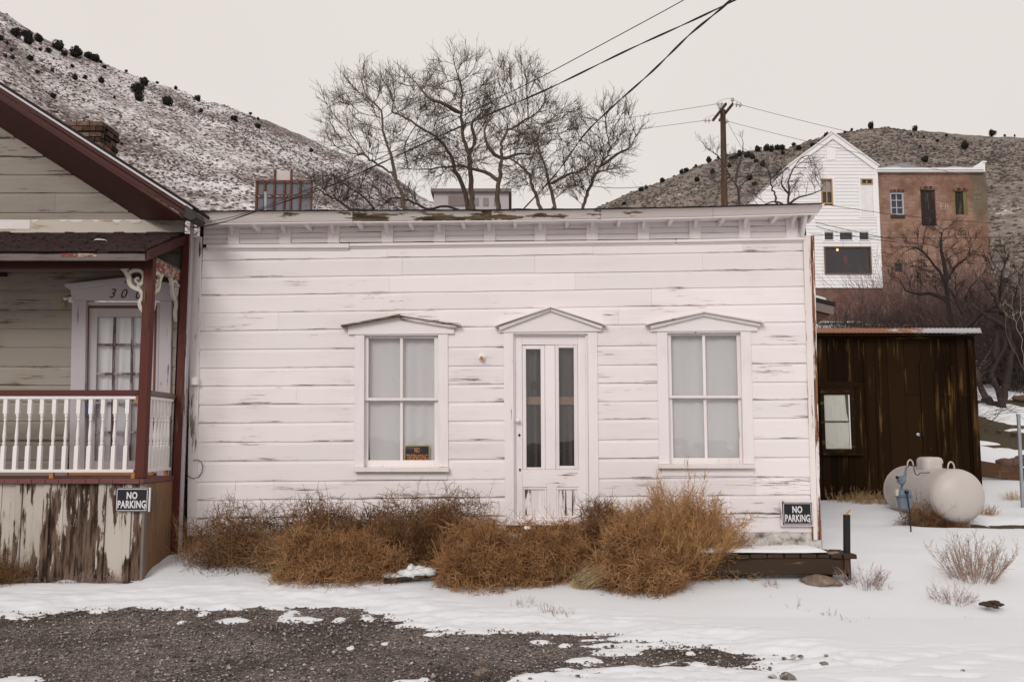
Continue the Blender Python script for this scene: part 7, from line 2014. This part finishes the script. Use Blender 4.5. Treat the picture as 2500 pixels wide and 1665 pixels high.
plant('kochia_bush', 'bush', 'tall golden-brown seeded bush standing before the right window', (p[0] + .08, p[1], 0), [stalks(150, .3, 1.0, .9, rg, .0026, 8, 40, .16, 4, sway=.16), stalks(26, .3, 1.30, .4, rg, .0026, 8, 30, .13, 4, sway=.14), stalks(150, .5, .72, 1.2, rg, .0026, 7, 36, .16, 4, sway=.16), tumbleweed(11000, .92, .45, .92, rg, .0026, lob=.45)], M['weed_gold'])
# straw tufts and pale broken stems
def tuft(label, px, py, n, h, lean, mat, seed, spread=.25, br=.07, name='grass_tuft', dy=.05, group=None, r=.0022):
    rng = np.random.default_rng(seed); p = gp(px, py) + (0, dy, 0); K = 6
    a = rng.uniform(0, 6.28, n); t = np.sqrt(rng.uniform(0, 1, n))
    cur = np.stack([np.cos(a) * t * br, np.sin(a) * t * br, np.full(n, -.02)], 1); P = [cur]
    d = np.stack([np.cos(a) * spread * t + lean[0] * .3, np.sin(a) * spread * t + lean[1] * .3, np.ones(n)], 1) + rng.normal(0, .1, (n, 3)); d /= np.linalg.norm(d, axis=1, keepdims=True)
    L = h * rng.uniform(.5, 1.05, (n, 1))
    for k in range(K): d = d + np.array((lean[0], lean[1], -.12)) * .22 + rng.normal(0, .05, d.shape); d /= np.linalg.norm(d, axis=1, keepdims=True); cur = cur + d * L / K; P.append(cur)
    V, Q = tubes_np(np.stack(P, 1), np.linspace(1, .35, K + 1)[None] * r * np.ones((n, 1)), 3)
    return plant(name, 'grass', label, p, [(V, Q)], M[mat], group)
tuft('leaning clump of pale straw grass between tumbleweeds below the door', 1418, 1432, 330, .36, (.8, -.2), 'straw', 1, br=.12, dy=.0)
tuft('leaning clump of pale straw grass under the snowy plank', 1045, 1408, 170, .26, (-.6, -.3), 'straw', 2, br=.09, dy=.0)
tuft('thin straw grass right of the snowy plank', 1065, 1385, 160, .34, (.1, .0), 'straw', 3, br=.12, spread=.4)
tuft('short green grass tuft peeping under the tumbleweeds', 1490, 1420, 160, .13, (.0, -.3), 'green_grass', 4, br=.14, spread=.6)
tuft('short green grass tuft at the foot of the left tumbleweed', 1240, 1436, 120, .10, (.0, -.3), 'green_grass', 5, br=.14, spread=.6)
rg = np.random.default_rng(80)
p = gp(1795, 1408)
plant('broken_branch', 'branch', 'pale dry branched stem lying against the boardwalk beam', (p[0], p[1] + .03, 0), [stalks(9, .1, .34, 1.4, rg, .006, 7, 7, .16, 0, droop=.03, sway=.25)], M['weed_tan'])
# plank under a little drift of snow
pk_ = atY(1005, 1384, 9.38); g0 = gz(pk_[0], pk_[1])
sp = empty('snowy_plank', (pk_[0], pk_[1], g0), 'short tilted plank capped with lumpy snow among the tumbleweeds', 'plank')
MB().box((pk_[0], pk_[1], g0 + .055), .56, .16, .035, (np.array((math.cos(.16), .1, math.sin(.16))), np.array((-.1, 1., 0)), UZ)).build('plank', M['timber'], sp, .004)
for i, (x, z, sx_, sz_) in enumerate(((.02, .09, .15, .05), (.16, .105, .13, .04), (-.14, .06, .17, .025), (.0, .135, .045, .04), (.09, .12, .09, .035))):
    lump('snow_cap', M['snow'], np.array((pk_[0] + x, pk_[1] - .01, g0 + z)), sx_, .085, sz_, 5 + i, sp, 3, .6)
c = atY(1287, 1289, 9.4); tag(lump('snow_clump', M['snow'], c, .035, .03, .022, 11), 'tiny white clump of snow caught on a tumbleweed before the door', 'snow', kind='stuff')
c = gp(1472, 1408) + (0, .03, .05); tag(lump('grey_stone', M['rock'], c, .07, .06, .07, 12, amp=.2), 'round grey stone among the weeds below the door', 'stone')
# rabbitbrush and sprigs in the snow
rg = np.random.default_rng(90)
p = gp(2385, 1420)
plant('rabbitbrush', 'bush', 'pinkish-brown dry bush with seed heads standing in the snow', (p[0], p[1] + .05, 0), [stalks(95, .16, .58, .95, rg, .0028, 8, 9, .10, 2, sway=.07)], M['rabbit'])
p = gp(2325, 1468); plant('rabbitbrush', 'bush', 'small flat dry bush just below the big seeded one', (p[0], p[1], 0), [stalks(46, .1, .26, 1.5, rg, .0022, 6, 7, .07, 0)], M['sprig'])
p = gp(2112, 1432); plant('dry_shrub', 'bush', 'small grey shrub in the snow right of the boardwalk', (p[0], p[1], 0), [stalks(46, .12, .30, 1.1, rg, .0022, 6, 8, .08, 1)], M['sprig'])
p = gp(1885, 1432); plant('dry_shrub', 'bush', 'tiny grey shrub in the snow before the boardwalk beam', (p[0], p[1], 0), [stalks(16, .05, .16, 1.1, rg, .002, 6, 6, .05, 0)], M['sprig'])
SPR = 'sprigs poking through the snow'
for x, y, n, h in ((1265, 1480, 7, .13), (1285, 1476, 9, .15), (1305, 1486, 6, .12), (1340, 1497, 14, .17), (1362, 1500, 10, .14), (1383, 1498, 8, .13), (1945, 1486, 4, .20), (2030, 1504, 8, .12), (2062, 1516, 6, .11), (1975, 1492, 5, .05), (525, 1408, 9, .09), (575, 1403, 6, .06), (632, 1405, 8, .08), (2362, 1508, 5, .05), (1672, 1462, 8, .04), (2110, 1510, 5, .06), (145, 1425, 5, .06), (75, 1422, 3, .05), (2170, 1436, 5, .08), (2190, 1420, 4, .07), (1880, 1458, 3, .06)):
    p = gp(x, y); plant('dry_sprig', 'sprig', 'small dry sprig poking through the snow before the houses', (p[0], p[1], 0), [stalks(n, .05, h, .6, rg, .0019, 5, 4, .035, 0)], M['sprig'], SPR)
# grass and weeds along the porch, shed and tank
tuft('pale grass clump at the foot of the porch corner', 296, 1405, 60, .16, (.0, -.3), 'straw', 21, br=.06, spread=.9)
rgp = np.random.default_rng(95); parts = []
for i in range(70):
    x = rgp.uniform(-7, -3.95); n = rgp.integers(4, 14); a = stalks(int(n), .03, rgp.uniform(.05, .22), .5, rgp, .0018, 5, 3, .04)
    z = gz(x, YP - .12); parts.append((a[0] + (x, YP - .08 - rgp.uniform(0, .16), z - .01), a[1]))
V, Q = merge(parts); tag(link('dead_grass', np_mesh('dead_grass', V, Q), M['sprig']), 'thin dead grass growing along the foot of the porch skirt', 'grass', kind='stuff')
parts = []
for i in range(45):
    x = rgp.uniform(-7, -3.9); a = stalks(26, .06, .045, 1.4, rgp, .0022, 4, 0)
    z = gz(x, YP - .12); parts.append((a[0] + (x, YP - .06 - rgp.uniform(0, .1), z + .005), a[1]))
V, Q = merge(parts); tag(link('moss_grass', np_mesh('moss_grass', V, Q), M['green_grass']), 'short mossy green grass at the foot of the porch skirt', 'grass', kind='stuff')
p = gp(20, 1420); rg = np.random.default_rng(97)
v, q = tumbleweed(2600, .36, .25, .34, rg, .0018)
plant('dry_shrub', 'bush', 'low brown shrub against the left end of the porch skirt', (p[0] - .12, p[1] - .05, 0), [(v, q), stalks(24, .25, .5, .5, rg, .0022, 6, 8, .1)], M['weed_dark'])
parts = []
for i in range(36):
    x = rgp.uniform(S(140, 1200)[0], S(560, 1200)[0]); a = stalks(9, .08, rgp.uniform(.12, .34), .7, rgp, .003, 5, 6, .07)
    y = YS - .15 - rgp.uniform(0, .5); parts.append((a[0] + (x, y, gz(x, y) - .02), a[1]))
V, Q = merge(parts); tag(link('dead_grass', np_mesh('dead_grass', V, Q), M['weed_tan']), 'pale dead grass along the foot of the dark shed', 'grass', kind='stuff')
for (x, y, sc_, nm, lab) in ((2248, 1280, .55, 'weed_dark', 'brown dry bush growing against the propane tank belly'), (2318, 1280, .30, 'weed_dark', 'low brown dry bush under the tank end')):
    p = gp(x, y); rg = np.random.default_rng(int(x)); plant('dry_shrub', 'bush', lab, (p[0], p[1], 0), [tumbleweed(1500, .26 * sc_ / .4, .2, .30 * sc_ / .45, rg, .0022), stalks(40, .2, .55 * sc_ / .5, .6, rg, .0025, 6, 8, .1)], M[nm])
for x, y, lab in ((2400, 1258, 'brown grass tuft right of the tank on the snow'), (2482, 1222, 'greenish grass tuft at the foot of the steel post')):
    p = gp(x, y); rg = np.random.default_rng(int(x) + 1); plant('grass_tuft', 'grass', lab, (p[0], p[1], 0), [stalks(120, .16, .22, .8, rg, .0028, 5, 3, .06)], M['straw' if x > 2450 else 'weed'])
tuft('yellow weed sprouting behind the tank top', 2318, 1240, 18, .95, (.35, .0), 'straw', 41, br=.1, spread=.5, dy=1.3, r=.004)
# dark clod and scattered stones on the snow
for i, (x, y, s_) in enumerate(((2405, 1487, .05), (2425, 1484, .06), (2440, 1489, .045), (2415, 1492, .04), (2433, 1496, .03))):
    p = gp(x, y); tag(lump('dark_clod', M['timber'], p + (0, 0, .05), s_, s_ * .7, s_ * .35, 60 + i, amp=.5), 'dark clod of dirt lying on the clean snow', 'clod', 'dirt clods on the snow')
for i, (x, y, s_) in enumerate(((1170, 1648, .035), (1181, 1640, .03), (2012, 1624, .03), (1938, 1605, .025), (1955, 1604, .02), (1885, 1656, .025), (1925, 1660, .05), (2017, 1601, .015), (2350, 1638, .015), (640, 1398, .02))):
    p = gp(x, y); tag(lump('road_stone', M['pebble'] if i > 1 else M['rock'], p + (0, 0, s_ * .35), s_, s_ * .8, s_ * .6, 80 + i, amp=.4), 'loose stone lying on the gravel or snow of the road', 'stone', 'loose stones on the road')
